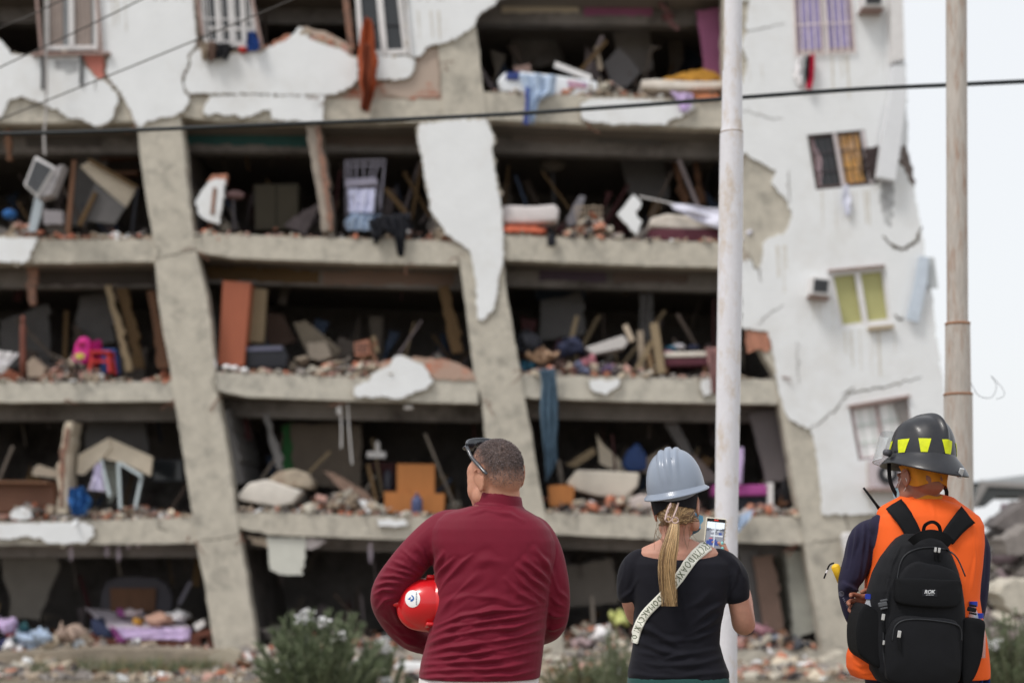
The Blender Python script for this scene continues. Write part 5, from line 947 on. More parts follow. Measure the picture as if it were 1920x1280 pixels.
def shoes(m, cx, Yc, w_, par):
    for s in (-1, 1):
        mb = MB(); a = Vector((cx+s*(w_+.03), Yc-.02, .045)); mb.chain([a+Vector((0, -.05, 0)), a+Vector((0, .08, .0)), a+Vector((s*.02, .18, -.005))], [.045, .045, .038], m, 14); mb.build('shoe', par, smooth=True)
def ringsY(lst, Yc, grow=0):
    k = Yc/F; o = []
    for py, xl, xr, dep, *r_ in lst:
        yo = r_[0] if r_ else 0; q = P((xl+xr)/2, py, Yc); o.append(((q.x, Yc+yo, q.z), (xr-xl)/2*k+grow, dep+grow))
    return o
def limb(mb, pts, m, Yc, grow=0, n=5):
    """pts: (px, py, dY, radius px); spline-smoothed"""
    k = Yc/F; v4 = [Vector((*P(x, y, Yc+dy)[:], 0))[:3] for x, y, dy, r in pts]; c_ = cr(v4, n); rr = cr([(r*k, 0, 0) for *_, r in pts], n)
    mb.chain(c_, [max(.004, q.x+grow) for q in rr], m, 18)
def drape(mb, pl, wd, bvh, m, off=.004, th=.004, n=60, across=5, ext=None):
    """strip lying on a surface, its centre line given in photo px"""
    o = Vector((0, 0, CH)); c_ = cr([(x, y, 0) for x, y in pl], max(2, n//len(pl))); N = len(c_); wdl = [wd]*N if not isinstance(wd, (list, tuple)) else [wd[0]+(wd[-1]-wd[0])*i/(N-1) for i in range(N)]
    rows = []; last = None
    for i, p in enumerate(c_):
        t = (c_[min(N-1, i+1)]-c_[max(0, i-1)]).normalized(); nx = Vector((-t.y, t.x, 0)); row = []
        for j in range(across):
            q = p+nx*wdl[i]*(j/(across-1)-.5); dr = (P(q.x, q.y, 5)-o).normalized(); h = bvh.ray_cast(o, dr)
            if h[0] is None: Yv = last if last else 5; hit = P(q.x, q.y, Yv); nr = Vector((0, -1, 0))
            else: hit = h[0]; nr = h[1] if h[1].y < 0 else -h[1]; last = hit.y
            row.append((hit, nr))
        rows.append(row)
    fs = []; vs_ = []
    for r_ in rows:
        for h, nr in r_: vs_.append(h+nr*(off+th))
    nb = len(vs_)
    for r_ in rows:
        for h, nr in r_: vs_.append(h+nr*(off-.002))
    A = across
    for i in range(N-1):
        for j in range(A-1):
            a = i*A+j; fs.append((a, a+1, a+A+1, a+A)); fs.append((a+nb, a+A+nb, a+A+1+nb, a+1+nb))
        fs.append((i*A, (i+1)*A, (i+1)*A+nb, i*A+nb)); a = i*A+A-1; fs.append((a, a+nb, a+A+nb, a+A))
    mb.add(vs_, fs, m)
    return rows
def bvh_of(v, fs): return BVHTree.FromPolygons([tuple(q) for q in v], fs)
def ray(bvh, px, py):
    o = Vector((0, 0, CH)); h = bvh.ray_cast(o, (P(px, py, 5)-o).normalized()); return h[0], h[1]

# ============================================================ man in the red shirt
MY = 4.6; mk = MY/F
man = thing('person', 'man in a dark red long sleeved shirt with sunglasses on his cropped head', 'person', (P(897, 1000, MY).x, MY, 0))
sk1 = skinmat('tan_skin', C(176, 128, 106, .8), C(150, 96, 80, .8))
n = sk1.node_tree; b = n.nodes['Principled BSDF']        # stubble colour of the cropped hair, painted by a vertex attribute
at_ = n.nodes.new('ShaderNodeAttribute'); at_.attribute_name = 'crop'; mm = n.nodes.new('ShaderNodeMix'); mm.data_type = 'RGBA'
src = b.inputs['Base Color'].links[0].from_socket; n.links.new(src, mm.inputs[6]); mm.inputs[7].default_value = (*C(84, 70, 66), 1); n.links.new(at_.outputs['Fac'], mm.inputs[0]); n.links.new(mm.outputs[2], b.inputs['Base Color'])
red = fabric('dark_red_jersey', C(112, 14, 40, 1.0), .62, .05, 1200, .2, .08)
HM = Matrix.Translation(P(929, 893, MY))@Euler((R(-4), R(-3), R(40)), 'XYZ').to_matrix().to_4x4()
tor = [(948, 884, 976, .082, .0), (955, 858, 986, .096), (963, 832, 1000, .108), (976, 816, 1018, .12), (992, 806, 1032, .13), (1015, 804, 1042, .138), (1050, 812, 1044, .145), (1100, 816, 1034, .150), (1150, 812, 1026, .155), (1200, 800, 1021, .16), (1240, 789, 1016, .165), (1268, 785, 1013, .168)]
hips = [(1262, 788, 1008, .155), (1300, 786, 1008, .16), (1340, 790, 1004, .16)]
LA = [(862, 984, 0, 30), (834, 990, 0, 33), (800, 1018, .0, 34), (762, 1062, .0, 35), (729, 1112, .02, 34), (738, 1150, .10, 33), (770, 1190, .17, 29), (812, 1208, .24, 23), (850, 1200, .28, 17)]
RA = [(980, 992, 0, 30), (1004, 1000, 0, 31), (1023, 1036, .0, 32), (1035, 1090, .0, 32), (1040, 1138, .02, 29), (1034, 1174, .08, 25), (1010, 1192, .2, 20), (960, 1185, .28, 16)]
mb = MB(); head_shapes(mb, HM, m=sk1, full=1); mb.chain([P(932, 890, MY-.012), P(935, 915, MY-.012), P(937, 940, MY-.004), P(937, 965, MY+.01)], [.066, .066, .068, .074], sk1, 20)
ear_shapes(mb, HM, -1, sk1, 26, .0, 1.12, -.012, -.014); ear_shapes(mb, HM, 1, sk1, 26, .004, 1.12, -.02)
v1, n1, f1 = remesh(mb, .0042, 7)
mb = MB(); mb.loft(ringsY(tor, MY, -.014), sk1); limb(mb, LA, sk1, MY, -.012); limb(mb, RA, sk1, MY, -.012)
mb.loft(ringsY(hips, MY, -.012), sk1); legs(mb, P(897, 1000, MY).x, MY, .86, sk1, .1, foot=True, grow=-.012)
mb.chain([P(930, 915, MY-.008), P(935, 950, MY), P(935, 990, MY)], [.06, .066, .08], sk1, 18)
v2, n2, f2 = remesh(mb, .012, 4)
mb = MB(); mb.add([tuple(q) for q in v1], f1, sk1); mb.add([tuple(q) for q in v2], f2, sk1)
hand(mb, P(880, 1190, MY+.29), (1, .1, .1), (0, -1, .1), sk1, curl=(20, 25, 20)); hand(mb, P(935, 1180, MY+.30), (-1, .1, 0), (0, -1, 0), sk1, thumb=-1, curl=(20, 25, 20))
bo = mb.build('body', man, smooth=True)
# where the cropped hair grows
HI = HM.inverted()
def cropw(q):
    l = HI@Vector(q); e = (l.y+.012)/.1
    low = -.052+.088*max(0, min(1, (l.y+.065)/.075)); t = (l.z-low)/.085
    fr = 1 if l.y < .055 else max(0, 1-(l.y-.055)/.02) if l.z > .04 else 0
    if abs(l.x) > .0 and l.y > .02 and l.z < .055: fr *= max(0, 1-(l.y-.02)/.03)
    if abs(l.x) > .073 and -.06 < l.z < .04 and l.y > -.05: return 0
    return max(0, min(1, t))*fr
att = bo.data.attributes.new('crop', 'FLOAT', 'POINT'); off_ = ORG[man.name]
cw = [cropw(Vector(q)) if q[2] > P(0, 940, MY).z else 0 for q in mb.v]
att.data.foreach_set('value', [min(1, c_*.95) for c_ in cw])
hm = mat('cropped_brown_hair', C(86, 74, 72), .7, .35, 60, 0); hm2 = mat('cropped_grey_hair', C(128, 116, 116), .7, .2, 60, 0)
mb = MB(); rd = random.Random(3); cen = HM@Vector((0, -.012, .03))
idx = [i for i in range(len(v1)) if cw[i] > .12]
vsx, fsx, fsy = [], [], []
for _ in range(24000):
    i = rd.choice(idx)
    if rd.random() > cw[i]**1.3: continue
    p = Vector(v1[i])+Vector((rd.uniform(-1, 1), rd.uniform(-1, 1), rd.uniform(-1, 1)))*.0025; nr = Vector(n1[i])
    L_ = .0025+.0036*cw[i]*rd.uniform(.5, 1.3); kz = max(0, min(1, (v1[i][2]-cen.z+.01)/.09)); t = (HM.to_3x3()@Vector((rd.uniform(-.3, .3), -.1+.35*kz, -.5+.55*kz))); t = (nr*.45+t*1.5+Vector((rd.uniform(-.3, .3), rd.uniform(-.3, .3), rd.uniform(-.3, .3)))).normalized()
    sd_ = nr.cross(t); sd_ = sd_.normalized() if sd_.length > 1e-4 else Vector((1, 0, 0)); w_ = .0008
    o = len(vsx); vsx += [p-sd_*w_-nr*.001, p+sd_*w_-nr*.001, p+t*L_]; (fsx if rd.random() < .8 else fsy).append((o, o+1, o+2))
mb.add(vsx, fsx, hm); mb.add(vsx, fsy, hm2); mb.build('hair', man)
# shirt
mb = MB(); mb.loft(ringsY(tor, MY), red, 40, 2.5); limb(mb, LA[:-1], red, MY); limb(mb, RA[:-1], red, MY)
mb.chain([P(850, 990, MY), P(890, 984, MY), P(935, 985, MY), P(980, 986, MY), P(1002, 998, MY)], [.05, .05, .055, .05, .052], red, 20)
v, nr, fs = remesh(mb, .0046, 9)
def mf(*p): return [(660+x/2.56, 780+y/2.56) for x, y in p]
fl = [(mf((380, 760), (405, 720), (440, 655)), 5, .007), (mf((392, 800), (425, 740), (490, 680)), 5, .007), (mf((400, 870), (450, 790), (530, 700), (580, 660)), 6, .006), (mf((410, 960), (500, 850), (600, 760)), 7, .005),
      (mf((830, 690), (890, 740), (955, 800)), 5, .006), (mf((800, 720), (860, 780), (945, 840)), 5, .007), (mf((770, 740), (830, 810), (920, 880), (935, 890)), 6, .006), (mf((740, 780), (800, 850), (900, 900)), 6, .005), (mf((880, 640), (930, 700), (965, 770)), 5, .005),
      (mf((395, 1010), (520, 960), (680, 930), (820, 930), (935, 900)), 5, .008), (mf((370, 1060), (480, 1010), (640, 985), (800, 960), (930, 930)), 5, .007), (mf((345, 1100), (450, 1060), (600, 1030), (780, 1010), (928, 965)), 5, .008), (mf((335, 1140), (460, 1110), (640, 1085), (800, 1060), (925, 1010)), 5, .007),
      (mf((332, 1165), (480, 1150), (640, 1130), (920, 1070)), 4, .007), (mf((325, 1195), (500, 1180), (700, 1165), (915, 1120)), 5, .007), (mf((318, 1230), (470, 1215), (700, 1210), (900, 1170)), 5, .006), (mf((315, 1255), (500, 1250), (760, 1245), (890, 1215)), 4, .006),
      (mf((420, 900), (560, 860), (700, 870), (800, 900)), 8, .004), (mf((600, 700), (660, 690), (720, 700)), 10, .003),
      (mf((190, 690), (260, 720), (350, 765)), 5, .006), (mf((165, 725), (250, 745), (340, 775)), 4, .006), (mf((140, 770), (200, 765), (290, 785)), 4, .006), (mf((115, 815), (170, 795), (250, 800)), 4, .006), (mf((100, 860), (150, 830), (210, 830)), 4, .006), (mf((120, 930), (160, 880), (200, 870)), 5, .006),
      (mf((240, 640), (300, 690), (370, 750)), 6, .006), (mf((150, 960), (190, 1000), (240, 1050)), 6, .006), (mf((200, 1040), (260, 1080), (330, 1110)), 5, .005), (mf((180, 900), (210, 960), (230, 1000)), 5, .006),
      (mf((300, 610), (340, 660), (380, 730)), 6, .004), (mf((960, 760), (990, 840), (1040, 880)), 5, .005), (mf((950, 860), (990, 900), (1035, 920)), 5, .005), (mf((940, 940), (980, 960), (1030, 960)), 5, .005), (mf((940, 1020), (970, 1020), (1020, 1000)), 5, .005),
      (mf((560, 470), (640, 450), (760, 470), (820, 500)), 4, .003), (mf((310, 600), (350, 640), (372, 700)), 1.6, -.002), (mf((985, 620), (975, 700), (962, 780)), 1.6, -.002)]
v = folds(v, nr, fl)
shirt = skin_obj('shirt', v, fs, red, man); mb_ = bvh_of(v, fs)
# stand-up collar
mb = MB(); outer = [];
def collar(mb, cx, cyb, cyt, rxb, rxt, ryb, ryt, Y, m, tilt=0, th=.006, lean=0, n=36, wob=.003):
    vs_ = []; k = Y/F
    rows = [(0, 0), (.35, .3), (.7, .65), (1, 1), (1.04, .98), (1, .9), (.6, .5), (0, 0)]
    for j, (t, u) in enumerate(rows):
        for i in range(n):
            a = 6.283*i/n; ins = 0 if j < 4 else th
            rx = (rxb+(rxt-rxb)*t)-ins; ry = (ryb+(ryt-ryb)*t)-ins; cz = cyb+(cyt-cyb)*t
            q = P(cx, cz, Y); vs_.append((q.x+rx*math.cos(a)+lean*t, Y+ry*math.sin(a), q.z+tilt*math.cos(a)*(.4+.6*t)+wob*math.sin(a*5+t*4)*t))
    mb.add(vs_, [(j*n+i, j*n+(i+1) % n, (j+1)*n+(i+1) % n, (j+1)*n+i) for j in range(len(rows)-1) for i in range(n)], m)
collar(mb, 936, 955, 926, .079, .0725, .084, .077, MY+.002, red, tilt=-.012, wob=.0015); collar(mb, 936, 958, 945, .088, .08, .09, .083, MY+.002, red, tilt=-.009, wob=.002)
mb.build('collar', man, smooth=True)
mb = MB(); wt = fabric('white_trousers', C(205, 200, 200)); mb.loft(ringsY(hips, MY, .004), wt); legs(mb, P(897, 1000, MY).x, MY, .86, wt, .1, grow=.006); v_, n_, f_ = remesh(mb, .012, 4); skin_obj('trousers', v_, f_, wt, man)
shoes(mat('dark_shoe', C(40, 38, 38), .6), P(897, 1000, MY).x, MY, .1, man)
# sunglasses pushed up on the crown: thing of its own
sgm = mat('black_sunglass_plastic', C(34, 38, 46), .25, .05, 30, 0, spec=.6, coat=.4)
sg = thing('sunglasses', 'black wraparound sunglasses pushed up on the cropped head of the man in red', 'sunglasses', P(910, 850, MY))
def hl(x, y, z): return HM@Vector((x, y, z))
for s in (-1, 1):
    mb = MB(); pts = [hl(s*.07, .05, .108), hl(s*.078, .034, .096), hl(s*.084, .01, .066), hl(s*.086, -.025, .036), hl(s*.086, -.05, .014), hl(s*.083, -.06, .004)]
    pts = pts if s < 0 else pts[:4]; c_ = cr(pts, 5); mb.tube(c_, [.0062-.0028*abs(i/len(c_)-.55) for i in range(len(c_))], sgm, 8, flat=.55); mb.build('temple', sg, smooth=True)
mb = MB(); vs_ = []; N = 24
for i in range(N+1):
    a = -1+2*i/N; x = .074*math.sin(a*1.35)/math.sin(1.35); y = .076-.024*abs(a)**2.2
    for z, o_ in ((.129-.02*abs(a)**2, -.012), (.093+.01*abs(a)**3+(.012 if abs(a) < .12 else 0), .012)): vs_.append(hl(x, y+o_, z)); vs_.append(hl(x, y+o_-.005, z-.001))
fs_ = []
for i in range(N):
    o = i*4
    for a, b in ((0, 2), (2, 3), (3, 1), (1, 0)): fs_.append((o+a, o+b, o+4+b, o+4+a))
fs_ += [(0, 1, 3, 2), (N*4, N*4+2, N*4+3, N*4+1)]
mb.add(vs_, fs_, sgm); mb.tube(cr([hl(.074*math.sin(a*1.35)/math.sin(1.35), .066-.024*abs(a)**2.2, .13-.02*abs(a)**2) for a in (-1, -.6, -.2, .2, .6, 1)], 4), .0045, sgm, 8)
mb.build('lens', sg, smooth=True)
# red hard hat tucked under the arm
def hardhat(par, M, m, ridges, rx=.105, ry=.132, h=.13, brim=.018, peak=.05, in_m=None, kk=1, crest=1):
    NA, NP = 96, 26; vs_ = []; fs_ = []
    def pt(a, t, ins=0):
        # t 0..1 from the rim up to the crown
        ph = t*math.pi/2; c_ = math.cos(ph)**.8; x = rx*math.sin(a)*c_; y = ry*math.cos(a)*c_; z = h*math.sin(ph)**.92
        b = 0
        for (xc, w_, hh) in ridges: b += hh*math.exp(-((x-xc)/w_)**4)*min(1, max(0, (t-.1)*3.2))*crest
        nrm = Vector((x/rx**2, y/ry**2, z/h**2+1e-4)).normalized(); q = Vector((x, y, z))+nrm*(b-ins); return q
    for j in range(NP+1):
        for i in range(NA): vs_.append(pt(2*math.pi*i/NA, j/NP))
    for j in range(NP):
        for i in range(NA): i2 = (i+1) % NA; fs_.append((j*NA+i, j*NA+i2, (j+1)*NA+i2, (j+1)*NA+i))
    mb = MB(); mb.add([M@q for q in vs_], [f[::-1] for f in fs_], m)
    o = mb.build('shell', par, smooth=True)
    mb = MB(); prof = [(-.004, .002), (.004, .001), (.7, -.006), (.98, -.010), (1.03, -.007), (1.0, -.002), (.95, -.003), (.6, .001), (.0, .008)]
    vs_ = []
    for d_, z in prof:
        for i in range(NA):
            a = 2*math.pi*i/NA; ext = brim+peak*max(0, math.cos(a))**3; rr = d_*ext if abs(d_) > .01 else d_
            nx, ny = math.sin(a)*rx, math.cos(a)*ry; L_ = math.hypot(nx, ny); drop = -.012*max(0, -math.cos(a)); vs_.append((nx+nx/L_*rr, ny+ny/L_*rr, z+drop*min(1, max(0, d_)+.3)))
    mb.add([M@Vector(q) for q in vs_], [(j*NA+i, j*NA+(i+1) % NA, (j+1)*NA+(i+1) % NA, (j+1)*NA+i) for j in range(len(prof)-1) for i in range(NA)], m)
    mb.build('brim', par, smooth=True)
    mb = MB(); vs_ = [M@pt(2*math.pi*i/48, j/10, .004) for j in range(11) for i in range(48)]
    mb.add(vs_, [(j*48+i, j*48+(i+1) % 48, (j+1)*48+(i+1) % 48, (j+1)*48+i) for j in range(10) for i in range(48)], in_m or blackf); mb.build('lining', par, smooth=True)
    return pt
rhm = mat('glossy_red_plastic', C(205, 26, 34, .9), .28, .03, 20, .05, 400, spec=.5, coat=.3, bdist=.001)
rh = thing('hard_hat', 'bright red hard hat with a round white sticker, tucked under the left arm', 'hard hat', P(790, 1180, MY))
RM = Matrix.Translation(P(812, 1134, MY-.03))@Matrix(((0, .12, -1, 0), (-.35, 1, .1, 0), (1, .3, .05, 0), (0, 0, 0, 1)))
zx = Vector((-.97, -.22, .06)).normalized(); yx = Vector((0.05, .30, .95)); yx = (yx-yx.dot(zx)*zx).normalized(); xx = yx.cross(zx)
RM = Matrix.Translation(P(811, 1134, MY+.02))@Matrix((xx, yx, zx)).transposed().to_4x4()
ptf = hardhat(rh, RM, rhm, [(0, .016, .007)], rx=.104, ry=.088, h=.112, brim=.006, peak=.01)
mb = MB(); mb.rbox(RM@Vector((0.0, 0, .118)), (.03, .024, .03), rhm, .008, RM.to_euler()); mb.build('crest_nub', rh, smooth=True)
for s in (1, -1):
    mb = MB(); q = RM@Vector((.05, s*.078, .018)); mb.rbox(q, (.04, .012, .026), rhm, .004, (RM@Euler((0, 0, 0)).to_matrix().to_4x4()).to_euler()); mb.build('slot_cover', rh, smooth=True)
rv = []; rf = []
N = 64
for j in range(15):
    for i in range(N): rv.append(RM@ptf(2*math.pi*i/N, j/14))
rf = [(j*N+i, j*N+(i+1) % N, (j+1)*N+(i+1) % N, (j+1)*N+i) for j in range(14) for i in range(N)]
rb = bvh_of(rv, rf)
def patch(mb, outline, bvh, m, off=.0012, sub=8, cen=None):
    """small flat marking wrapped on a surface (outline in photo px)"""
    if cen is None: cen = (sum(p[0] for p in outline)/len(outline), sum(p[1] for p in outline)/len(outline))
    n = len(outline); vs_ = []; base = None
    for r_ in range(1, sub+1):
        for x, y in outline:
            px, py = cen[0]+(x-cen[0])*r_/sub, cen[1]+(y-cen[1])*r_/sub; h, nn = ray(bvh, px, py)
            if h is None: h = base or P(px, py, 5); nn = Vector((0, -1, 0))
            if nn.y > 0: nn = -nn
            base = h; vs_.append(h+nn*off)
    h, nn = ray(bvh, *cen); nn = nn if nn.y < 0 else -nn; c_ = len(vs_); vs_.append(h+nn*off); fs_ = [(c_, i, (i+1) % n) for i in range(n)]
    for r_ in range(sub-1): fs_ += [(r_*n+i, (r_+1)*n+i, (r_+1)*n+(i+1) % n, r_*n+(i+1) % n) for i in range(n)]
    mb.add(vs_, fs_, m)
stk = mat('white_sticker', C(225, 228, 232), .5, .02, 20, 0); blu = mat('sticker_blue', C(30, 90, 160), .5, .05, 20, 0); gtx = mat('sticker_grey_text', C(110, 120, 132), .6, .05, 20, 0)
mb = MB(); patch(mb, [(774+14*math.cos(R(a)), 1122+16*math.sin(R(a))) for a in range(0, 360, 15)], rb, stk, .0012, 6); sto = mb.build('sticker', rh, smooth=True)
mb = MB(); patch(mb, [(765, 1123), (771, 1118), (770, 1124)], rb, blu, .0022, 2)
arc = [(771+6*math.cos(R(a)), 1121+6*math.sin(R(a))) for a in range(-80, 110, 20)]
patch(mb, arc+[(771+3.6*math.cos(R(a)), 1120+4*math.sin(R(a))) for a in range(100, -90, -20)], rb, blu, .0022, 2, (775.6, 1121.5))
for yy in range(1110, 1134, 3): patch(mb, [(780, yy), (782.3, yy), (782.3, yy+1.8), (780, yy+1.8)], rb, gtx, .0022, 1)
mb.build('emblem', sto)

# ============================================================ woman in black
WY = 5.3; wk = WY/F
wom = thing('person', 'blonde woman in a black t-shirt and grey hard hat filming with her phone', 'person', (P(1270, 1000, WY).x, WY, 0))
sk2 = skinmat('light_tan_skin', C(176, 130, 112, .8), C(186, 126, 108, .8))
blk = fabric('black_jersey', C(22, 22, 30, .9), .85, .15, 1100, .3, .06)
WM = Matrix.Translation(P(1268, 955, WY))@Euler((R(-6), R(-9), R(-14)), 'XYZ').to_matrix().to_4x4()
wt_ = [(1036, 1200, 1348, .05), (1044, 1186, 1364, .07), (1056, 1180, 1374, .09), (1080, 1180, 1374, .1), (1110, 1184, 1366, .105), (1140, 1188, 1358, .105), (1175, 1187, 1351, .1), (1205, 1187, 1349, .098), (1235, 1182, 1357, .105), (1258, 1177, 1366, .112), (1270, 1176, 1368, .114)]
wh = [(1262, 1179, 1364, .108), (1300, 1176, 1368, .115), (1340, 1180, 1366, .118)]
sLA = [(1212, 1046, 0, 16), (1200, 1048, 0, 20), (1188, 1062, 0, 24), (1180, 1085, 0, 24), (1177, 1112, 0, 21)]
sRA = [(1334, 1046, 0, 16), (1346, 1048, 0, 21), (1362, 1062, 0, 27), (1376, 1085, 0, 28), (1381, 1112, 0, 25)]
aLA = [(1190, 1062, 0, 18), (1180, 1110, 0, 17), (1184, 1140, .02, 15), (1194, 1160, .08, 14), (1216, 1150, .22, 12), (1270, 1090, .38, 11), (1305, 1050, .44, 9)]
aRA = [(1360, 1062, 0, 20), (1378, 1100, 0, 20), (1388, 1140, .01, 21), (1394, 1168, .04, 22), (1396, 1160, .12, 20), (1392, 1110, .26, 16), (1372, 1060, .38, 12), (1356, 1040, .43, 9)]
mb = MB(); head_shapes(mb, WM, m=sk2, k=.95); mb.chain([P(1268, 965, WY-.01), P(1266, 1000, WY), P(1265, 1030, WY)], [.052, .05, .056], sk2, 18); ear_shapes(mb, WM, 1, sk2, 16, -.002); ear_shapes(mb, WM, -1, sk2, 16, -.002)
mb.loft(ringsY([(1008, 1242, 1290, .045), (1018, 1222, 1316, .055), (1026, 1204, 1340, .06), (1036, 1196, 1350, .075), (1070, 1196, 1352, .085)], WY, -.001), sk2)
v1, n1, f1 = remesh(mb, .0045, 3)
mb = MB(); mb.loft(ringsY(wt_, WY, -.012), sk2); limb(mb, aLA, sk2, WY); limb(mb, aRA, sk2, WY); mb.loft(ringsY(wh, WY, -.012), sk2); legs(mb, P(1270, 1000, WY).x, WY, .82, sk2, .085, (.085, .06, .042), foot=True)
v2, n2, f2 = remesh(mb, .0085, 4)
mb = MB(); mb.add([tuple(q) for q in v1], f1, sk2); mb.add([tuple(q) for q in v2], f2, sk2)
mb_h = MB(); PY = WY+.46
# right hand holds the phone from its right edge, left hand supports it from below left
hand(mb_h, P(1364, 1057, PY+.01), (-.3, .25, 1), (-1, -.25, .1), sk2, k=.86, thumb=1, curl=(30, 45, 30), spread=3)
hand(mb_h, P(1300, 1066, PY+.02), (.35, .25, 1), (1, -.2, .1), sk2, k=.84, thumb=-1, curl=(35, 45, 30), spread=3)
v3, n3, f3 = remesh(mb_h, .0032, 2); mb.add([tuple(q) for q in v3], f3, sk2)
mb.build('body', wom, smooth=True)
nail = mat('turquoise_nail', C(130, 205, 205), .3, .03, 9, 0, spec=.6)
for x, y in ((1354, 1018), (1355, 1027)):
    mb = MB(); mb.ball(P(x, y, PY-.035), (.006, .003, .008), nail, 8); mb.build('fingernail', wom, smooth=True)
mb = MB(); mb.loft(ringsY(wt_, WY), blk, 40, 2.4); limb(mb, sLA, blk, WY); limb(mb, sRA, blk, WY)
mb.chain([P(1205, 1048, WY), P(1232, 1060, WY), P(1308, 1060, WY), P(1342, 1047, WY)], [.036, .045, .045, .036], blk, 18)
v, nr, fs = remesh(mb, .006, 5)
def wf(*p): return [(1130+x/2.782, 820+y/2.782) for x, y in p]
fl = [(wf((640, 860), (560, 900), (460, 980)), 6, .005), (wf((620, 920), (540, 980), (420, 1040)), 6, .005), (wf((610, 1000), (480, 1050), (340, 1060)), 6, .005), (wf((170, 960), (260, 1010), (400, 1090)), 6, .005), (wf((180, 1060), (300, 1110), (420, 1130)), 6, .005), (wf((150, 1160), (300, 1190), (500, 1180), (630, 1140)), 6, .005), (wf((160, 1110), (330, 1150), (600, 1100)), 5, .004),
      (wf((640, 840), (690, 760), (700, 680)), 5, .005), (wf((100, 840), (150, 800), (180, 740)), 5, .005), (wf((660, 620), (700, 660), (740, 740)), 5, .004), (wf((120, 620), (110, 700), (80, 800)), 5, .004), (wf((560, 800), (500, 860), (420, 900)), 7, .004), (wf((400, 760), (420, 860), (440, 960)), 8, .003), (wf((130, 1230), (350, 1250), (650, 1220)), 5, .004)]
v = folds(v, nr, fl); skin_obj('t_shirt', v, fs, blk, wom); wb = bvh_of(v, fs)
wb2 = bvh_of(np.vstack([v, v1]), fs+[tuple(i+len(v) for i in f) for f in f1])
mb = MB(); teal = fabric('dark_teal_trousers', C(38, 72, 70)); mb.loft(ringsY(wh, WY, .004), teal); legs(mb, P(1270, 1000, WY).x, WY, .82, teal, .085, (.09, .065, .05), grow=.006); v_, n_, f_ = remesh(mb, .012, 4); skin_obj('trousers', v_, f_, teal, wom)
shoes(mat('pale_shoe', C(150, 150, 150), .6), P(1270, 1000, WY).x, WY, .085, wom)
# hair: pulled back strands, clip and ponytail
hb = mat('blonde_hair', C(178, 146, 104, .85), .45, .25, 60, 0, spec=.5, stretch=(3, 3, .3)); hb2 = mat('dark_blonde_hair', C(124, 98, 72, .85), .5, .3, 60, 0, spec=.5); hb3 = mat('pale_blonde_hair', C(208, 178, 134, .85), .4, .2, 60, 0, spec=.5)
WI = WM.inverted(); hw = [i for i in range(len(v1)) if (lambda l: l.z > -.062+.03*max(0, l.y)/.05 and l.y < .03 and l.z < .12 and not (abs(l.x) > .068 and abs(l.z) < .035))(WI@Vector(v1[i])) and v1[i][2] > P(0, 985, WY).z]
mb = MB(); rd = random.Random(8); tgt = P(1263, 972, WY-.105)
bskull = bvh_of(v1, f1)
for k in range(1100):
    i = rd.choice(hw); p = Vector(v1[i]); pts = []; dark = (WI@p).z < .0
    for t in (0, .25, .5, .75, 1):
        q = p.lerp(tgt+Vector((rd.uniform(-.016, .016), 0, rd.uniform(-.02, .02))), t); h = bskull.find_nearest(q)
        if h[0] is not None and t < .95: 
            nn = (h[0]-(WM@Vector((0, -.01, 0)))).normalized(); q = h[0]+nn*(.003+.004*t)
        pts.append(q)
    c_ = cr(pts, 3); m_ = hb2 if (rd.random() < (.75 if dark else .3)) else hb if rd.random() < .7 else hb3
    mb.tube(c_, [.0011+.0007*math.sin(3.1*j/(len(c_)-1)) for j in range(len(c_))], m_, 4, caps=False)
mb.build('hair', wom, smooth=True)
mb = MB(); path = cr([P(1263, 966, WY-.112), P(1262, 985, WY-.135), P(1258, 1020, WY-.15), P(1252, 1060, WY-.15), P(1251, 1100, WY-.145), P(1255, 1140, WY-.14)], 6); N = len(path)
for k in range(950):
    a = rd.uniform(0, 6.28); r_ = math.sqrt(rd.random()); L_ = 1-.38*rd.random()**1.4; ph = rd.uniform(0, 6.28); pts = []; rr = []
    for j in range(N):
        t = j/(N-1)
        if t > L_: break
        wd = .008+.022*min(1, t*2.2)*(1 if t < .55 else 1-(t-.55)*1.25); q = path[j]+Vector((math.cos(a)*r_*wd, math.sin(a)*r_*wd*.55, 0)); q += Vector((math.sin(t*7+ph)*.004*t+math.sin(ph*3)*.012*t*t+.004*math.sin(t*9), 0, 0)); pts.append(q); rr.append(.0012*(1-.6*t/L_))
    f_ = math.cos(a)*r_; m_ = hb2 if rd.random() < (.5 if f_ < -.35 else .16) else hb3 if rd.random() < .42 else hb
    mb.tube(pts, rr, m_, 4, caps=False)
for k in range(26):     # stray hairs at the nape
    x = rd.uniform(1228, 1306); pts = [P(x, rd.uniform(974, 988), WY-.05), P(x+rd.uniform(-8, 8), 1002, WY-.066), P(x+rd.uniform(-18, 18), rd.uniform(1010, 1034), WY-.075)]
    mb.tube(cr(pts, 3), .0007, hb2, 3, caps=False)
mb.build('ponytail', wom, smooth=True)
clp = mat('clear_pinkish_clip', C(196, 170, 164), .2, .1, 9, 0, spec=.7)
ct = thing('hair_clip', 'clear pink hair clip gripping the base of the blonde ponytail', 'hair clip', P(1262, 975, WY-.13))
for a in (((1247, 975), (1251, 958), (1258, 942)), ((1262, 970), (1268, 955), (1272, 942))):
    mb = MB(); mb.tube(cr([P(x, y, WY-.13-.0004*(y-940)) for x, y in a], 4), .0035, clp, 7); mb.build('jaw', ct, smooth=True)
mb = MB(); mb.tube(cr([P(1246+i*1.6+math.sin(i*2.1)*1.5, 972-i*3.4, WY-.137) for i in range(9)], 2), .0024, clp, 5); mb.build('beaded_edge', ct, smooth=True)
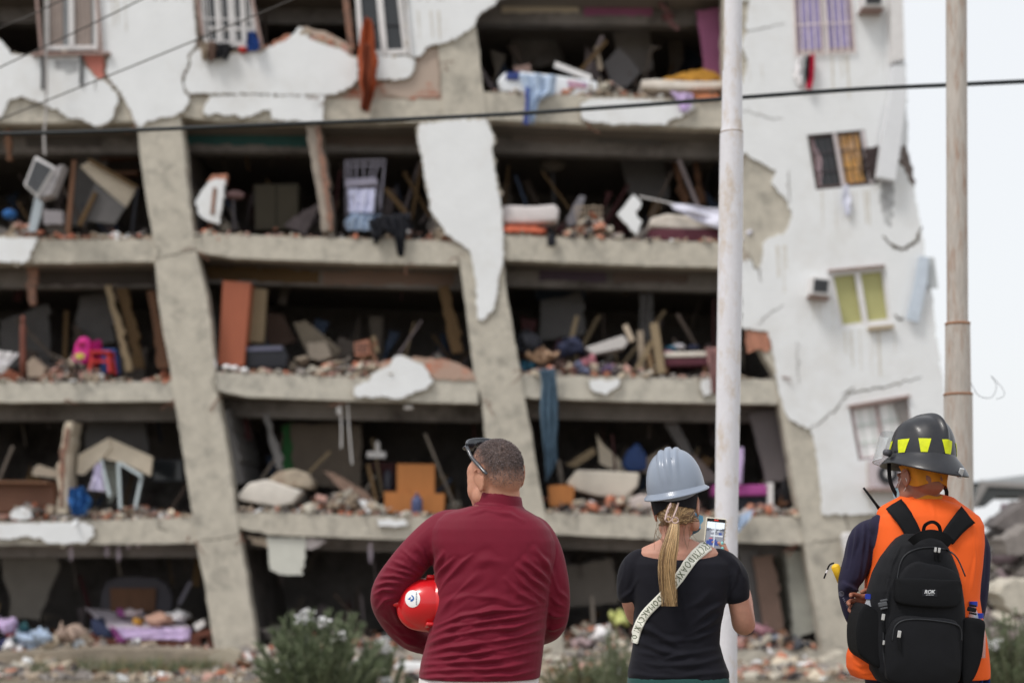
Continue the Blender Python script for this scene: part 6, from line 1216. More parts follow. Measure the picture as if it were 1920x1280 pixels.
mb = MB(); mb.tube([P(1266+6*math.cos(t), 975+5.5*math.sin(t), WY-.14) for t in [i*.5236 for i in range(13)]], .0024, clp, 6); mb.tube([P(1253+6*math.cos(t), 973+5*math.sin(t), WY-.14) for t in [i*.5236 for i in range(13)]], .002, clp, 6); mb.build('hinge', ct, smooth=True)
# black head cloth under the hat, hoop earring, blue mask
mb = MB(); vs_ = []
for j, (z, r_) in enumerate(((.0, .082), (.02, .086), (.04, .088), (.06, .087), (.085, .08))):
    for i in range(40):
        a = 6.283*i/40; x, y = math.sin(a)*r_, math.cos(a)*(r_+.019)-.012; drop = .0 if math.cos(a) > -.2 else (-.018*abs(math.sin(a))+.012*(1 if abs(math.sin(a)) < .3 else 0)); vs_.append(WM@Vector((x, y, z+(drop if j == 0 else 0))))
mb.add(vs_, [(j*40+i, j*40+(i+1) % 40, (j+1)*40+(i+1) % 40, (j+1)*40+i) for j in range(4) for i in range(40)], mat('black_head_cloth', C(24, 22, 28), .9, .2, 20, .3)); mb.build('head_cloth', wom, smooth=True)
msk = fabric('blue_mask_paper', C(120, 180, 214))
fm = thing('face_mask', 'light blue face mask on the woman, showing beside her right ear', 'face mask', P(1312, 985, WY+.03))
mb = MB(); mb.prism([(1303, 993), (1305, 976), (1311, 964), (1318, 967), (1319, 976), (1312, 985)], WY+.0, WY+.012, msk); fr = lambda x, y, z: WM@Vector((x, y, z)); mb.add([fr(.064, .03, -.018), fr(.078, .05, -.028), fr(.074, .075, -.03), fr(.066, .036, -.075), fr(.074, .056, -.078), fr(.06, .08, -.085), fr(.0, .13, -.03), fr(0, .12, -.1), fr(-.07, .07, -.03), fr(-.06, .07, -.085)], [(0, 1, 4, 3), (1, 2, 5, 4), (2, 6, 7, 5), (6, 8, 9, 7)], msk); mb.build('mask_panel', fm)
mb = MB(); mb.tube(cr([fr(.07, .042, -.03), fr(.079, .012, -.004), fr(.08, -.008, -.004), fr(.078, -.008, -.03), fr(.068, .03, -.06)], 4), .0013, msk, 5); mb.build('ear_loop', fm, smooth=True)
mb = MB(); mb.tube([fr(.077, .002+.0*t, -.036) + Vector((0, .008*math.cos(t), .009*math.sin(t))) for t in [i*.5 for i in range(13)]], .0013, whitep, 5); eo = mb.build('earring', smooth=True); tag(eo, 'small pearly hoop earring on the right ear of the woman', 'earring')
# grey hard hat
ghm = mat('grey_blue_plastic', C(136, 146, 162, .95), .34, .04, 14, .06, 300, spec=.45, coat=.15, bdist=.001)
gh = thing('hard_hat', 'pale grey hard hat with moulded ridges worn tilted by the woman', 'hard hat', P(1268, 930, WY))
GM = Matrix.Translation(P(1268, 921, WY-.005))@Euler((R(4), R(-10), R(-14)), 'XYZ').to_matrix().to_4x4()
hardhat(gh, GM, ghm, [(-.001, .011, .011), (-.029, .009, .008), (.027, .009, .008)], rx=.108, ry=.13, h=.158, brim=.014, peak=.045)
mb = MB(); vs_ = []
for j, (ins, z) in enumerate(((0, .004), (.004, -.012), (.012, -.024), (.022, -.03))):
    for i in range(33):
        a = math.pi*(.55+.9*i/32); k_ = math.sin(math.pi*i/32)**.5; vs_.append(GM@Vector((math.sin(a)*(.104-ins), math.cos(a)*(.127-ins), z*k_-.004)))
mb.add(vs_, [(j*33+i, j*33+i+1, (j+1)*33+i+1, (j+1)*33+i) for j in range(3) for i in range(32)], ghm); mb.build('nape_skirt', gh, smooth=True)
# white strap with dark green lettering
stw = fabric('off_white_webbing', C(222, 222, 212)); grn = fabric('olive_lettering', C(92, 104, 78))
st = thing('bag_strap', 'wide white shoulder strap with green lettering across the black t-shirt', 'strap', P(1260, 1110, WY-.12))
spl = [(1327, 1022), (1312, 1034), (1296, 1050), (1276, 1078), (1256, 1104), (1232, 1128), (1210, 1152), (1197, 1178), (1190, 1204)]
mb = MB(); rows = drape(mb, spl, [23, 14], wb2, stw, .003, .003, 90, 7); mb.build('webbing', st, smooth=True)
# lettering: strokes in (along, across) coordinates of the strap
GL = {'K': [((0, .1), (0, .9)), ((.5, .1), (0, .5), (.5, .9))], 'C': [((.5, .15), (.2, .1), (0, .4), (0, .65), (.2, .9), (.5, .85))], 'Y': [((0, .1), (.25, .5), (.5, .1)), ((.25, .5), (.25, .9))], 'X': [((0, .1), (.5, .9)), ((.5, .1), (0, .9))], 'D': [((0, .1), (0, .9), (.3, .85), (.5, .5), (.3, .15), (0, .1))], 'O': [((.25, .1), (0, .4), (.05, .75), (.25, .9), (.5, .7), (.5, .3), (.25, .1))], 'I': [((.1, .1), (.1, .9))], 'E': [((.5, .1), (0, .1), (0, .9), (.5, .9)), ((0, .5), (.4, .5))], 'M': [((0, .9), (0, .1), (.25, .5), (.5, .1), (.5, .9))], 'A': [((0, .9), (.25, .1), (.5, .9)), ((.1, .6), (.4, .6))]}
def onstrap(u, v):
    x = u*(len(rows)-1); i = min(len(rows)-2, int(x)); t = x-i; y = v*6; j = min(5, int(y)); s_ = y-j
    a = rows[i][j][0].lerp(rows[i][j+1][0], s_); b_ = rows[i+1][j][0].lerp(rows[i+1][j+1][0], s_); return a.lerp(b_, t)+rows[i][j][1]*.0066
mb = MB(); u = .015
for chh in 'EKCYXIDOAXKCYXIDOMAKCYXIOD':
    for stq in GL[chh]:
        pts = [onstrap(min(.995, u+(p[0])*.05), .12+.76*p[1]) for p in stq]
        mb.tube(pts, .0016, grn, 4)
    u += .038
    if u > .95: break
mb.build('lettering', st)
# phone
ph = thing('smartphone', 'smartphone in a pale case, its screen filming the wrecked street', 'phone', P(1340, 1000, PY))
pa, pb, pc, pd = P(1324, 970, PY), P(1362, 974, PY), P(1356, 1032, PY), P(1318, 1028, PY)
ux = ((pb-pa)+(pc-pd)).normalized(); uz = ((pa-pd)+(pb-pc)).normalized(); pw = (pb-pa).length; phh = (pa-pd).length*1.05; pcn = (pa+pb+pc+pd)/4
Mp = Matrix((ux, Vector((0, 1, 0)), uz)).transposed().to_4x4(); Mp.translation = pcn
casem = mat('cream_phone_case', C(214, 208, 190), .5, .05, 20, 0)
def pbox(mb, cx, cz, w_, h_, y0, y1, m):
    vs_ = [Mp@Vector((cx+sx*w_/2, y, cz+sz*h_/2)) for y in (y0, y1) for sx, sz in ((-1, -1), (1, -1), (1, 1), (-1, 1))]
    mb.add(vs_, [(0, 1, 2, 3), (7, 6, 5, 4), (0, 4, 5, 1), (1, 5, 6, 2), (2, 6, 7, 3), (3, 7, 4, 0)], m)
bm = MB(); bm.rbox((0, 0, 0), (pw, .012, phh), casem, .005, seg=3); mb = MB(); mb.add([Mp@Vector(q) for q in bm.v], bm.f, casem)
for i in range(8): mb.ball(Mp@Vector((pw/2+.001, -.002, phh*(.42-.11*i))), .0032, casem, 8)
mb.build('case', ph, smooth=False)
def scr(name, c, e=.55):
    m = mat(name, c, .3, .1, 120, 0); b = m.node_tree.nodes['Principled BSDF']; b.inputs['Emission Color'].default_value = (*c, 1); b.inputs['Emission Strength'].default_value = e; return m
mb = MB(); pbox(mb, 0, 0, pw*.9, phh*.95, -.0075, -.0062, mat('phone_black_glass', (.01, .01, .012), .15, 0, 3, 0)); so_ = mb.build('screen', ph)
mb = MB(); sx, sz = pw*.86, phh*.8; gr = scr('screen_grey', C(120, 124, 134)); skc = scr('screen_sky', C(205, 215, 225)); dk = scr('screen_dark', C(60, 66, 80)); bl_ = scr('screen_blue', C(52, 70, 130)); wh_ = scr('screen_white', C(180, 186, 192)); rdm = scr('screen_red', C(215, 60, 50))
z0 = -phh*.03
pbox(mb, 0, z0, sx, sz, -.0082, -.0078, gr); pbox(mb, 0, z0+sz*.37, sx, sz*.26, -.0087, -.0083, skc)
rd = random.Random(2)
for i in range(14): pbox(mb, (rd.random()-.5)*sx*.9, z0+sz*(.1+.16*rd.random()), sx*rd.uniform(.08, .25), sz*.04, -.0092-.00002*i, -.0088, dk if i % 2 else wh_)
pbox(mb, -sx*.1, z0-sz*.3, sx*.7, sz*.17, -.0096, -.0092, bl_); pbox(mb, -sx*.1, z0-sz*.19, sx*.4, sz*.08, -.0097, -.0092, bl_); pbox(mb, -sx*.22, z0-sz*.13, sx*.18, sz*.02, -.0098, -.0092, rdm)
pbox(mb, sx*.1, z0-sz*.02, sx*.7, sz*.06, -.0099, -.0092, wh_); pbox(mb, sx*.3, z0+sz*.06, sx*.16, sz*.1, -.01, -.0092, bl_); pbox(mb, -.002, z0, sx*.06, sz, -.0103, -.0092, wh_)
pbox(mb, 0, phh*.43, sx*.24, phh*.025, -.0082, -.0076, rdm); mb.build('picture', so_)
# ============================================================ rescue worker
FY = 5.3; fk = FY/F
fr_ = thing('person', 'rescue worker in an orange vest over navy sleeves, with a black fire helmet', 'person', (P(1738, 1000, FY).x, FY, 0))
sk3 = skinmat('brown_skin', C(140, 92, 74, .8), C(110, 66, 52, .8))
navy = fabric('navy_cotton', C(38, 36, 56), .9, .12, 900, .3, .05)
orange = fabric('hi_vis_orange', (.9, .13, .02), .7, .03, 1400, .25, .0)
bkf = fabric('black_nylon', C(20, 21, 25), .7, .2, 1500, .5, .03)
bkf2 = fabric('black_mesh', C(16, 17, 20), .8, .2, 1800, .6, .0)
FM = Matrix.Translation(P(1728, 897, FY))@Euler((R(-3), R(2), R(24)), 'XYZ').to_matrix().to_4x4()
ft = [(950, 1690, 1778, .08), (964, 1660, 1808, .1), (985, 1636, 1834, .12), (1020, 1634, 1840, .135), (1060, 1640, 1838, .14), (1110, 1644, 1832, .145), (1160, 1640, 1832, .145), (1220, 1630, 1838, .15), (1280, 1624, 1842, .155)]
fh = [(1265, 1626, 1838, .145), (1310, 1626, 1838, .15), (1350, 1632, 1834, .15)]
FL = [(1650, 990, .04, 22), (1622, 1008, .04, 29), (1610, 1050, .04, 29), (1592, 1092, .03, 21), (1588, 1130, .03, 13), (1600, 1166, .05, 10), (1626, 1166, .2, 12), (1700, 1160, .27, 13)]
FR = [(1818, 1000, 0, 24), (1832, 1030, 0, 24), (1832, 1080, 0, 23), (1828, 1130, .02, 22), (1820, 1160, .08, 18), (1780, 1155, .2, 16), (1690, 1145, .26, 14), (1660, 1140, .2, 10)]
mb = MB(); head_shapes(mb, FM, m=sk3, k=.98); mb.chain([P(1730, 915, FY-.01), P(1733, 940, FY), P(1735, 965, FY)], [.058, .06, .07], sk3, 18); ear_shapes(mb, FM, -1, sk3, 22); ear_shapes(mb, FM, 1, sk3, 20)
v1, n1, f1 = remesh(mb, .0045, 4)
mb = MB(); mb.loft(ringsY(ft, FY, -.014), sk3); limb(mb, FL, sk3, FY, -.012); limb(mb, FR[:-1], sk3, FY, -.012); mb.loft(ringsY(fh, FY, -.014), sk3); legs(mb, P(1735, 1000, FY).x, FY, .84, sk3, .095, foot=True, grow=-.012)
v2, n2, f2 = remesh(mb, .012, 4)
mb = MB(); hand(mb, P(1653, 1131, FY-.01), (-1, -.1, .02), (0, -1, -.35), sk3, k=1.0, thumb=1, curls=[(12, 30, 30), (18, 34, 30), (24, 38, 30), (34, 40, 30)], spread=12); v3, n3, f3 = remesh(mb, .003, 2)
mb = MB()
for v_, f_ in ((v1, f1), (v2, f2), (v3, f3)): mb.add([tuple(q) for q in v_], f_, sk3)
mb.build('body', fr_, smooth=True)
mb = MB(); mb.loft(ringsY(ft, FY), navy, 40, 2.4); limb(mb, FL[:-1], navy, FY); limb(mb, FR[:-1], navy, FY); mb.chain([P(1652, 988, FY), P(1690, 968, FY), P(1735, 962, FY), P(1780, 968, FY), P(1815, 996, FY)], [.05, .055, .06, .055, .048], navy, 18)
mb.ball(P(1583, 1100, FY+.02), (.024, .04, .03), navy, 14)
v, nr, fs = remesh(mb, .006, 5)
def ff(*p): return [(1500+x/2.462, 760+y/2.462) for x, y in p]
fl = [(ff((300, 520), (290, 640), (270, 800)), 4, .006), (ff((270, 530), (255, 640), (230, 760)), 4, .006), (ff((240, 560), (225, 660), (215, 740)), 4, .005), (ff((320, 600), (310, 700), (285, 830)), 4, .006), (ff((200, 820), (250, 850), (300, 860)), 4, .006), (ff((210, 900), (250, 900), (290, 880)), 4, .005), (ff((240, 980), (250, 920), (270, 870)), 4, .004), (ff((845, 600), (850, 700), (840, 850)), 4, .004)]
v = folds(v, nr, fl); skin_obj('shirt', v, fs, navy, fr_); fbv = bvh_of(v, fs)
# emblem on the sleeve
lg = mat('sleeve_print_grey', C(112, 112, 128), .8, .1, 30, 0)
mb = MB(); q0 = (1578, 1108)
def ringmark(cx, cy, r0, r1, a0=0, a1=360):
    A = [R(a) for a in range(a0, a1+1, 24)]
    for a, b in zip(A, A[1:]): patch(mb, [(cx+r1*math.cos(a), cy+r1*math.sin(a)), (cx+r1*math.cos(b), cy+r1*math.sin(b)), (cx+r0*math.cos(b), cy+r0*math.sin(b)), (cx+r0*math.cos(a), cy+r0*math.sin(a))], fbv, lg, .0015, 1)
ringmark(1578, 1112, 3.6, 5); ringmark(1578, 1112, 1.2, 2.4)
for i in range(9): x, y = 1580+i*1.5, 1120+i*3.2; patch(mb, [(x, y), (x+3-i*.15, y-.8), (x+3-i*.15, y+.8), (x+.2, y+1.6)], fbv, lg, .0015, 1)
mb.build('sleeve_print', fr_)
# vest
vt = [(936, 1700, 1760, .078), (944, 1683, 1786, .095), (956, 1660, 1812, .115), (968, 1646, 1830, .128), (985, 1640, 1838, .136), (1020, 1636, 1838, .15), (1060, 1634, 1834, .156), (1090, 1627, 1830, .16), (1120, 1627, 1828, .16), (1160, 1618, 1834, .163), (1200, 1601, 1842, .168), (1230, 1592, 1846, .17), (1252, 1592, 1848, .168), (1268, 1600, 1848, .166)]
mb = MB(); mb.loft(ringsY(vt, FY), orange, 44, 3.2); mb.chain([P(1668, 968, FY), P(1700, 952, FY), P(1735, 946, FY), P(1775, 955, FY), P(1812, 978, FY)], [.05, .052, .056, .052, .046], orange, 18); v, nr, fs = remesh(mb, .006, 4)
v = folds(v, nr, [(ff((340, 500), (335, 640), (320, 800)), 4, .004), (ff((600, 420), (620, 500), (610, 560)), 5, .003), (ff((230, 1180), (280, 1200), (340, 1190)), 4, .005), (ff((225, 1230), (280, 1240), (340, 1230)), 3, .004), (ff((800, 560), (810, 700), (795, 850)), 3, .003), (ff((460, 440), (520, 420), (640, 420)), 3, .002)])
skin_obj('vest', v, fs, orange, fr_); vbv = bvh_of(v, fs)
mb = MB(); rfl = mat('reflective_grey_band', C(112, 114, 118), .5, .08, 30, .1); drape(mb, [(1600, 1204), (1612, 1206), (1640, 1208)], 19, vbv, rfl, .002, .002, 20, 4); mb.build('reflective_band', fr_)
mb = MB(); collar(mb, 1735, 950, 930, .072, .062, .075, .066, FY, mat('mustard_collar', C(186, 118, 30), .85, .1, 20, .2)); mb.build('collar', fr_, smooth=True)
mb = MB(); mb.loft(ringsY(fh, FY, .003), bkf); legs(mb, P(1735, 1000, FY).x, FY, .84, bkf, .095, grow=.006); v_, n_, f_ = remesh(mb, .012, 4); skin_obj('trousers', v_, f_, bkf, fr_)
shoes(mat('black_boot', C(26, 24, 24), .5), P(1735, 1000, FY).x, FY, .095, fr_)
# mustard head cloth at the nape
mus = mat('mustard_cloth', C(196, 124, 34), .85, .15, 14, .2)
mb = MB(); vs_ = []; LV_ = 6
for j in range(LV_):
    t = j/(LV_-1)
    for i in range(40):
        a = R(62)+R(236)*i/39; k_ = math.sin(math.pi*i/39); z = .045-t*(.045+.032*k_**.6+.012*math.sin(a*3+1)); r_ = .083-.010*t+.004*math.sin(a*9+t*3)
        vs_.append(FM@Vector((math.sin(a)*r_, math.cos(a)*(r_+.02)-.01, z)))
mb.add(vs_, [(j*40+i, j*40+i+1, (j+1)*40+i+1, (j+1)*40+i) for j in range(LV_-1) for i in range(39)], mus); mb.build('head_cloth', fr_, smooth=True)
# fire helmet
fhm = mat('black_helmet_gloss', C(30, 31, 37), .36, .3, 14, .12, 90, spec=.45, coat=.12, col2=C(52, 50, 50), c2amt=.6, bdist=.001)
fhel = thing('fire_helmet', 'black fire helmet with yellow reflective patches, wide brim and clear visor', 'helmet', P(1730, 890, FY))
HX = Matrix.Translation(P(1729, 861, FY))@Euler((R(-2), R(6), R(24)), 'XYZ').to_matrix().to_4x4()
rx, ry, hh = .113, .134, .158
def dome(a, t, ins=0):
    ph_ = t*math.pi/2; c_ = math.cos(ph_)**.64; x = rx*math.sin(a)*c_; y = ry*math.cos(a)*c_; z = hh*math.sin(ph_)
    b = .013*math.exp(-(x/.012)**2)*min(1, max(0, (t-.12)*3.5))*1.15+.004*math.exp(-((abs(x)-.085)/.012)**2)*min(1, max(0, (t-.2)*4))
    n_ = Vector((x/rx**2, y/ry**2, z/hh**2+1e-4)).normalized(); return Vector((x, y, z))+n_*(b-ins)
NA = 110; mb = MB(); vs_ = [HX@dome(2*math.pi*i/NA, j/30) for j in range(31) for i in range(NA)]
mb.add(vs_, [((j+1)*NA+i, (j+1)*NA+(i+1) % NA, j*NA+(i+1) % NA, j*NA+i) for j in range(30) for i in range(NA)], fhm); mb.build('shell', fhel, smooth=True)
mb = MB(); vs_ = []
for j, (e, z, s_) in enumerate(((-.06, .012, 0), (.0, .011, 0), (.06, .004, 0), (.5, -.35, 1), (.92, -.86, 1), (1.0, -1.0, 1), (1.04, -1.1, 1), (.98, -1.13, 1), (.5, -.6, 1), (-.06, -.1, 1))):
    for i in range(NA):
        a = 2*math.pi*i/NA; back = max(0, -math.cos(a)); ext = .026+.03*back**1.2+.006*max(0, math.cos(a)); dr = .026+.042*back**1.1
        nx, ny = math.sin(a)*rx, math.cos(a)*ry; L_ = math.hypot(nx, ny); vs_.append(HX@Vector((nx+nx/L_*ext*e, ny+ny/L_*ext*e, (z*dr if s_ else z))))
mb.add(vs_, [(j*NA+i, j*NA+(i+1) % NA, (j+1)*NA+(i+1) % NA, (j+1)*NA+i) for j in range(9) for i in range(NA)], fhm); mb.build('brim', fhel, smooth=True)
yel = mat('lime_reflective_tape', C(205, 214, 20, .9), .55, .18, 40, .1, 200); 
for ang in (178, 222, 138, 262, 100, 305):
    mb = MB(); vs_ = []; NN = 7
    for j in range(NN):
        t = .04+.21*j/(NN-1); hw_ = R(6.5+6.5*j/(NN-1))*(.85 if ang in (222, 138) else 1)
        for i in range(NN): vs_.append(HX@dome(R(ang)-hw_+2*hw_*i/(NN-1), t, -.0016))
    mb.add(vs_, [(j*NN+i, (j+1)*NN+i, (j+1)*NN+i+1, j*NN+i+1) for j in range(NN-1) for i in range(NN-1)], yel); mb.build('reflective_patch', fhel, smooth=True)
ring_m = mat('helmet_ring_steel', C(190, 192, 196), .35, .05, 20, 0)
mb = MB(); a = R(172); bx = HX@Vector((math.sin(a)*(rx+.056), math.cos(a)*(ry+.05), -.062)); mb.rbox(bx+Vector((0, -.006, -.0)), (.017, .008, .038), ring_m, .003, (R(25), R(10), 0)); mb.build('hanging_clip', fhel)
def clear(name, al, tint):
    m = bpy.data.materials.new(name); m.use_nodes = True; b = m.node_tree.nodes['Principled BSDF']; b.inputs['Base Color'].default_value = (*tint, 1); b.inputs['Roughness'].default_value = .08; b.inputs['Alpha'].default_value = al; return m
vis = clear('clear_visor', .3, (.7, .74, .76)); mb = MB(); vs_ = []
for j in range(8):
    t = j/7
    for i in range(25):
        a = R(-88)+R(176)*i/24; k_ = abs(math.sin(a)); vs_.append(HX@Vector((math.sin(a)*(rx+.014+.012*t), math.cos(a)*(ry+.015)+.035+.03*t*(1-k_*.4), .125-.135*t-.055*k_**2*(1-t)+.0)))
nb = len(vs_); vs_ += [q+(q-HX@Vector((0, 0, .02))).normalized()*.002 for q in vs_]
fs_ = []
for j in range(7):
    for i in range(24): a = j*25+i; fs_ += [(a, a+1, a+26, a+25), (a+nb, a+25+nb, a+26+nb, a+1+nb)]
mb.add(vs_, fs_, vis); mb.build('visor', fhel, smooth=True)
mb = MB(); mb.tube([HX@Vector((math.sin(R(-88)+R(176)*i/24)*(rx+.027), math.cos(R(-88)+R(176)*i/24)*(ry+.015)+.035+.03*(1-abs(math.sin(R(-88)+R(176)*i/24))*.4), -.01)) for i in range(25)], .002, ring_m, 5); mb.build('visor_rim', fhel, smooth=True)
for s in (-1, 1):
    mb = MB(); c0 = Vector((s*(rx+.006), .04, .012)); mb.tube([HX@(c0), HX@(c0+Vector((s*.012, 0, 0))), HX@(c0+Vector((s*.024, 0, 0)))], [.014, .013, .011], mat('visor_knob', C(70, 70, 76), .4, .1, 20, 0) if s < 0 else MATS['visor_knob'], 14); mb.build('visor_knob', fhel, smooth=True)
def strap(par, nm, pts, w_, m, th=.003):
    mb = MB(); c_ = cr(pts, 6); vs_ = []; n_ = len(c_)
    for i, p in enumerate(c_):
        t = (c_[min(n_-1, i+1)]-c_[max(0, i-1)]).normalized(); sx = t.cross(Vector((0, -1, 0))).normalized(); yy = sx.cross(t).normalized()
        for a, b in ((-1, -1), (1, -1), (1, 1), (-1, 1)): vs_.append(p+sx*a*w_/2+yy*b*th/2)
    fs_ = [(i*4+a, i*4+(a+1) % 4, (i+1)*4+(a+1) % 4, (i+1)*4+a) for i in range(n_-1) for a in range(4)]+[(3, 2, 1, 0), tuple((n_-1)*4+a for a in range(4))]
    mb.add(vs_, fs_, m); return mb.build(nm, par, smooth=False)
strap(fhel, 'chin_strap', [P(1667, 868, FY+.03), P(1668, 895, FY+.02), P(1674, 915, FY+.02), P(1684, 932, FY+.03), P(1694, 945, FY+.06)], .014, bkf)
strap(fhel, 'chin_strap', [P(1768, 893, FY+.02), P(1772, 912, FY+.01), P(1775, 925, FY+.02), P(1772, 945, FY+.05)], .014, bkf)
mb = MB(); mb.rbox(P(1771, 912, FY-.0), (.016, .012, .02), bkf, .003); mb.build('strap_buckle', fhel)
fmk = thing('face_mask', 'pale blue face mask on the rescue worker, beside the chin strap', 'face mask', P(1685, 930, FY+.05)); mk_m = fabric('pale_blue_paper', C(150, 190, 205)); g_ = lambda x, y, z: FM@Vector((x, y, z))
mb = MB(); mb.add([g_(-.06, .045, -.02), g_(-.07, .055, -.035), g_(-.072, .085, -.03), g_(-.06, .045, -.085), g_(-.062, .07, -.095), g_(0, .135, -.02), g_(0, .12, -.105), g_(.07, .06, -.03), g_(.06, .06, -.085)], [(0, 1, 3), (1, 2, 4, 3), (2, 5, 6, 4), (5, 7, 8, 6)], mk_m); mb.build('mask_panel', fmk)
mb = MB(); mb.tube(cr([g_(-.07, .05, -.03), g_(-.081, .012, .002), g_(-.084, -.012, -.004), g_(-.08, -.012, -.03), g_(-.066, .04, -.07)], 4), .0014, whitep, 5); mb.build('ear_loop', fmk, smooth=True)
# radio
rad = thing('radio', 'hand radio with a thin black antenna behind the left shoulder of the rescue worker', 'radio', P(1650, 960, FY+.1))
mb = MB(); mb.tube([P(1650, 955, FY+.1), P(1644, 947, FY+.1), P(1619, 914, FY+.1)], [.008, .0055, .0042], bkf2, 10); mb.build('antenna', rad, smooth=True)
mb = MB(); mb.rbox(P(1660, 985, FY+.11), (.055, .035, .11), bkf2, .006, (0, R(15), 0)); mb.build('housing', rad)
# backpack
bp = thing('backpack', 'black backpack with a front flap and bottle pockets worn by the rescue worker', 'backpack', P(1735, 1290, FY-.25))
BY = 5.02                                                  # front of the pack
pk = [(1000, 1712, 1772, .03, .09), (1008, 1700, 1784, .05, .085), (1020, 1690, 1794, .07, .065), (1045, 1672, 1806, .085, .055), (1075, 1657, 1818, .095, .05), (1110, 1647, 1826, .1, .045), (1150, 1645, 1830, .1, .045), (1190, 1642, 1830, .1, .045), (1230, 1644, 1828, .1, .045), (1262, 1650, 1826, .1, .047), (1282, 1662, 1816, .09, .055), (1290, 1680, 1800, .07, .06)]
mb = MB(); mb.loft([((P((a+b_)/2, y, BY).x, BY+d_+yo, P(0, y, BY).z), (b_-a)/2*BY/F, d_) for y, a, b_, d_, yo in pk], bkf, 44, 3.0)
v, nr, fs = remesh(mb, .006, 4)
v = folds(v, nr, [([(1668, 1080), (1662, 1150), (1660, 1240)], 3, .004), ([(1700, 1030), (1682, 1070), (1672, 1100)], 3, .003), ([(1700, 1012), (1740, 1003), (1785, 1014)], 2.5, .005), ([(1800, 1060), (1815, 1120), (1822, 1200)], 3, .004), ([(1690, 1020), (1672, 1060), (1660, 1110)], 2, .005), ([(1788, 1022), (1806, 1060), (1816, 1110)], 2, .005)])
skin_obj('main_bag', v, fs, bkf, bp); pb_ = bvh_of(v, fs)
def pad(name, outline, out, m, par=bp, bv=pb_, Yb=.06, rnd_=.012, grow=0, seg=4):
    """cushion standing out from the pack: outline in photo px"""
    pts = cr([(x, y, 0) for x, y in outline+[outline[0]]], 4)[:-1]; n_ = len(pts); cx = sum(p.x for p in pts)/n_; cy = sum(p.y for p in pts)/n_; rows = []
    h0 = ray(bv, cx, cy)[0] if bv else None; Yc = (h0.y if h0 else BY+.075)-out
    for t, dy in ((1, Yb), (1, .012), (.985, .004), (.95, .0012), (.85, -.0005), (.6, -.002), (.25, -.003)):
        for p in pts:
            px, py = cx+(p.x-cx)*t, cy+(p.y-cy)*t; h = ray(bv, cx+(p.x-cx)*min(t, .93), cy+(p.y-cy)*min(t, .93))[0] if bv else None; Y = (h.y if h else Yc+out)-out
            q = P(px, py, Y); rows.append(Vector((q.x, Y+dy, q.z)))
    fs_ = [(j*n_+i, j*n_+(i+1) % n_, (j+1)*n_+(i+1) % n_, (j+1)*n_+i) for j in range(6) for i in range(n_)]+[tuple(6*n_+i for i in range(n_))]
    mb = MB(); mb.add(rows, fs_, m); return mb.build(name, par, smooth=True)
up = pad('upper_pocket', [(1690, 1075), (1700, 1062), (1720, 1052), (1740, 1056), (1765, 1060), (1790, 1070), (1802, 1084), (1806, 1110), (1802, 1130), (1740, 1134), (1684, 1130), (1680, 1100)], .012, bkf)
fp = pad('flap', [(1682, 1084), (1720, 1083), (1770, 1086), (1802, 1090), (1805, 1110), (1802, 1128), (1790, 1138), (1740, 1138), (1690, 1132), (1680, 1122), (1680, 1100)], .024, bkf2)
lp = pad('lower_pocket', [(1668, 1180), (1678, 1162), (1700, 1154), (1740, 1157), (1780, 1160), (1798, 1170), (1800, 1200), (1802, 1250), (1796, 1280), (1740, 1284), (1672, 1278), (1662, 1250), (1662, 1200)], .02, bkf)
sp = pad('left_side_pocket', [(1612, 1148), (1622, 1132), (1636, 1138), (1652, 1150), (1664, 1160), (1660, 1200), (1656, 1240), (1648, 1252), (1628, 1240), (1610, 1222), (1606, 1190), (1608, 1165)], .0, bkf2, Yb=.15, bv=None)
sp2 = pad('right_side_pocket', [(1808, 1160), (1824, 1158), (1840, 1160), (1848, 1168), (1846, 1195), (1842, 1230), (1832, 1262), (1820, 1280), (1806, 1280), (1804, 1220)], .0, bkf2, Yb=.15, bv=None)
lab = mat('label_white_thread', C(205, 208, 212), .6, .05, 30, 0)
bh = bvh_of([tuple(q.co+ORG[bp.name]) for q in fp.data.vertices], [tuple(p.vertices) for p in fp.data.polygons])
mb = MB(); patch(mb, [(1729, 1104), (1757, 1105), (1757, 1118), (1729, 1117)], bh, mat('label_black', C(12, 14, 22), .6, .1, 30, 0), .0012, 1); lbo = mb.build('label', fp)
h, nn = ray(bh, 1743, 1110); Mt = Matrix.Translation(h+Vector((0, -.0022, .002)))@Matrix(((1, .25, 0, 0), (0, 0, -1, 0), (0, 1, 0, 0), (0, 0, 0, 1)))
mb = MB(); text_mesh(mb, 'ROK', .0175, Mt, lab, .0003, .0005, 1.0); Mt2 = Matrix.Translation(h+Vector((0.001, -.0022, -.0085)))@Matrix(((1, .25, 0, 0), (0, 0, -1, 0), (0, 1, 0, 0), (0, 0, 0, 1))); text_mesh(mb, 'ORIGINAL', .0052, Mt2, lab, .0003, .0, 1.3); mb.build('lettering', lbo)
zm = mat('zip_silver', C(205, 205, 205), .3, .05, 30, 0, metal=.6); 
for px, py, w_ in ((1754, 1030, 1), (1761, 1031, 1), (1656, 1156, 1.3), (1686, 1188, 1.4), (1657, 1204, .9)):
    h, nn = ray(pb_, px, py); h = h or P(px, py, BY); y = h.y-(.026 if px == 1686 else .006 if py < 1100 else .004)
    mb = MB(); mb.rbox(P(px, py, y-.004), (.009*w_, .006, .018*w_), zm, .002, (0, R(8), 0)); pu = mb.build('zip_puller', bp)
    mb = MB(); mb.rbox(P(px+.5, py+14*w_, y-.004), (.007*w_, .005, .03*w_), bkf2, .002, (0, R(-6), 0)); mb.build('pull_tab', pu)
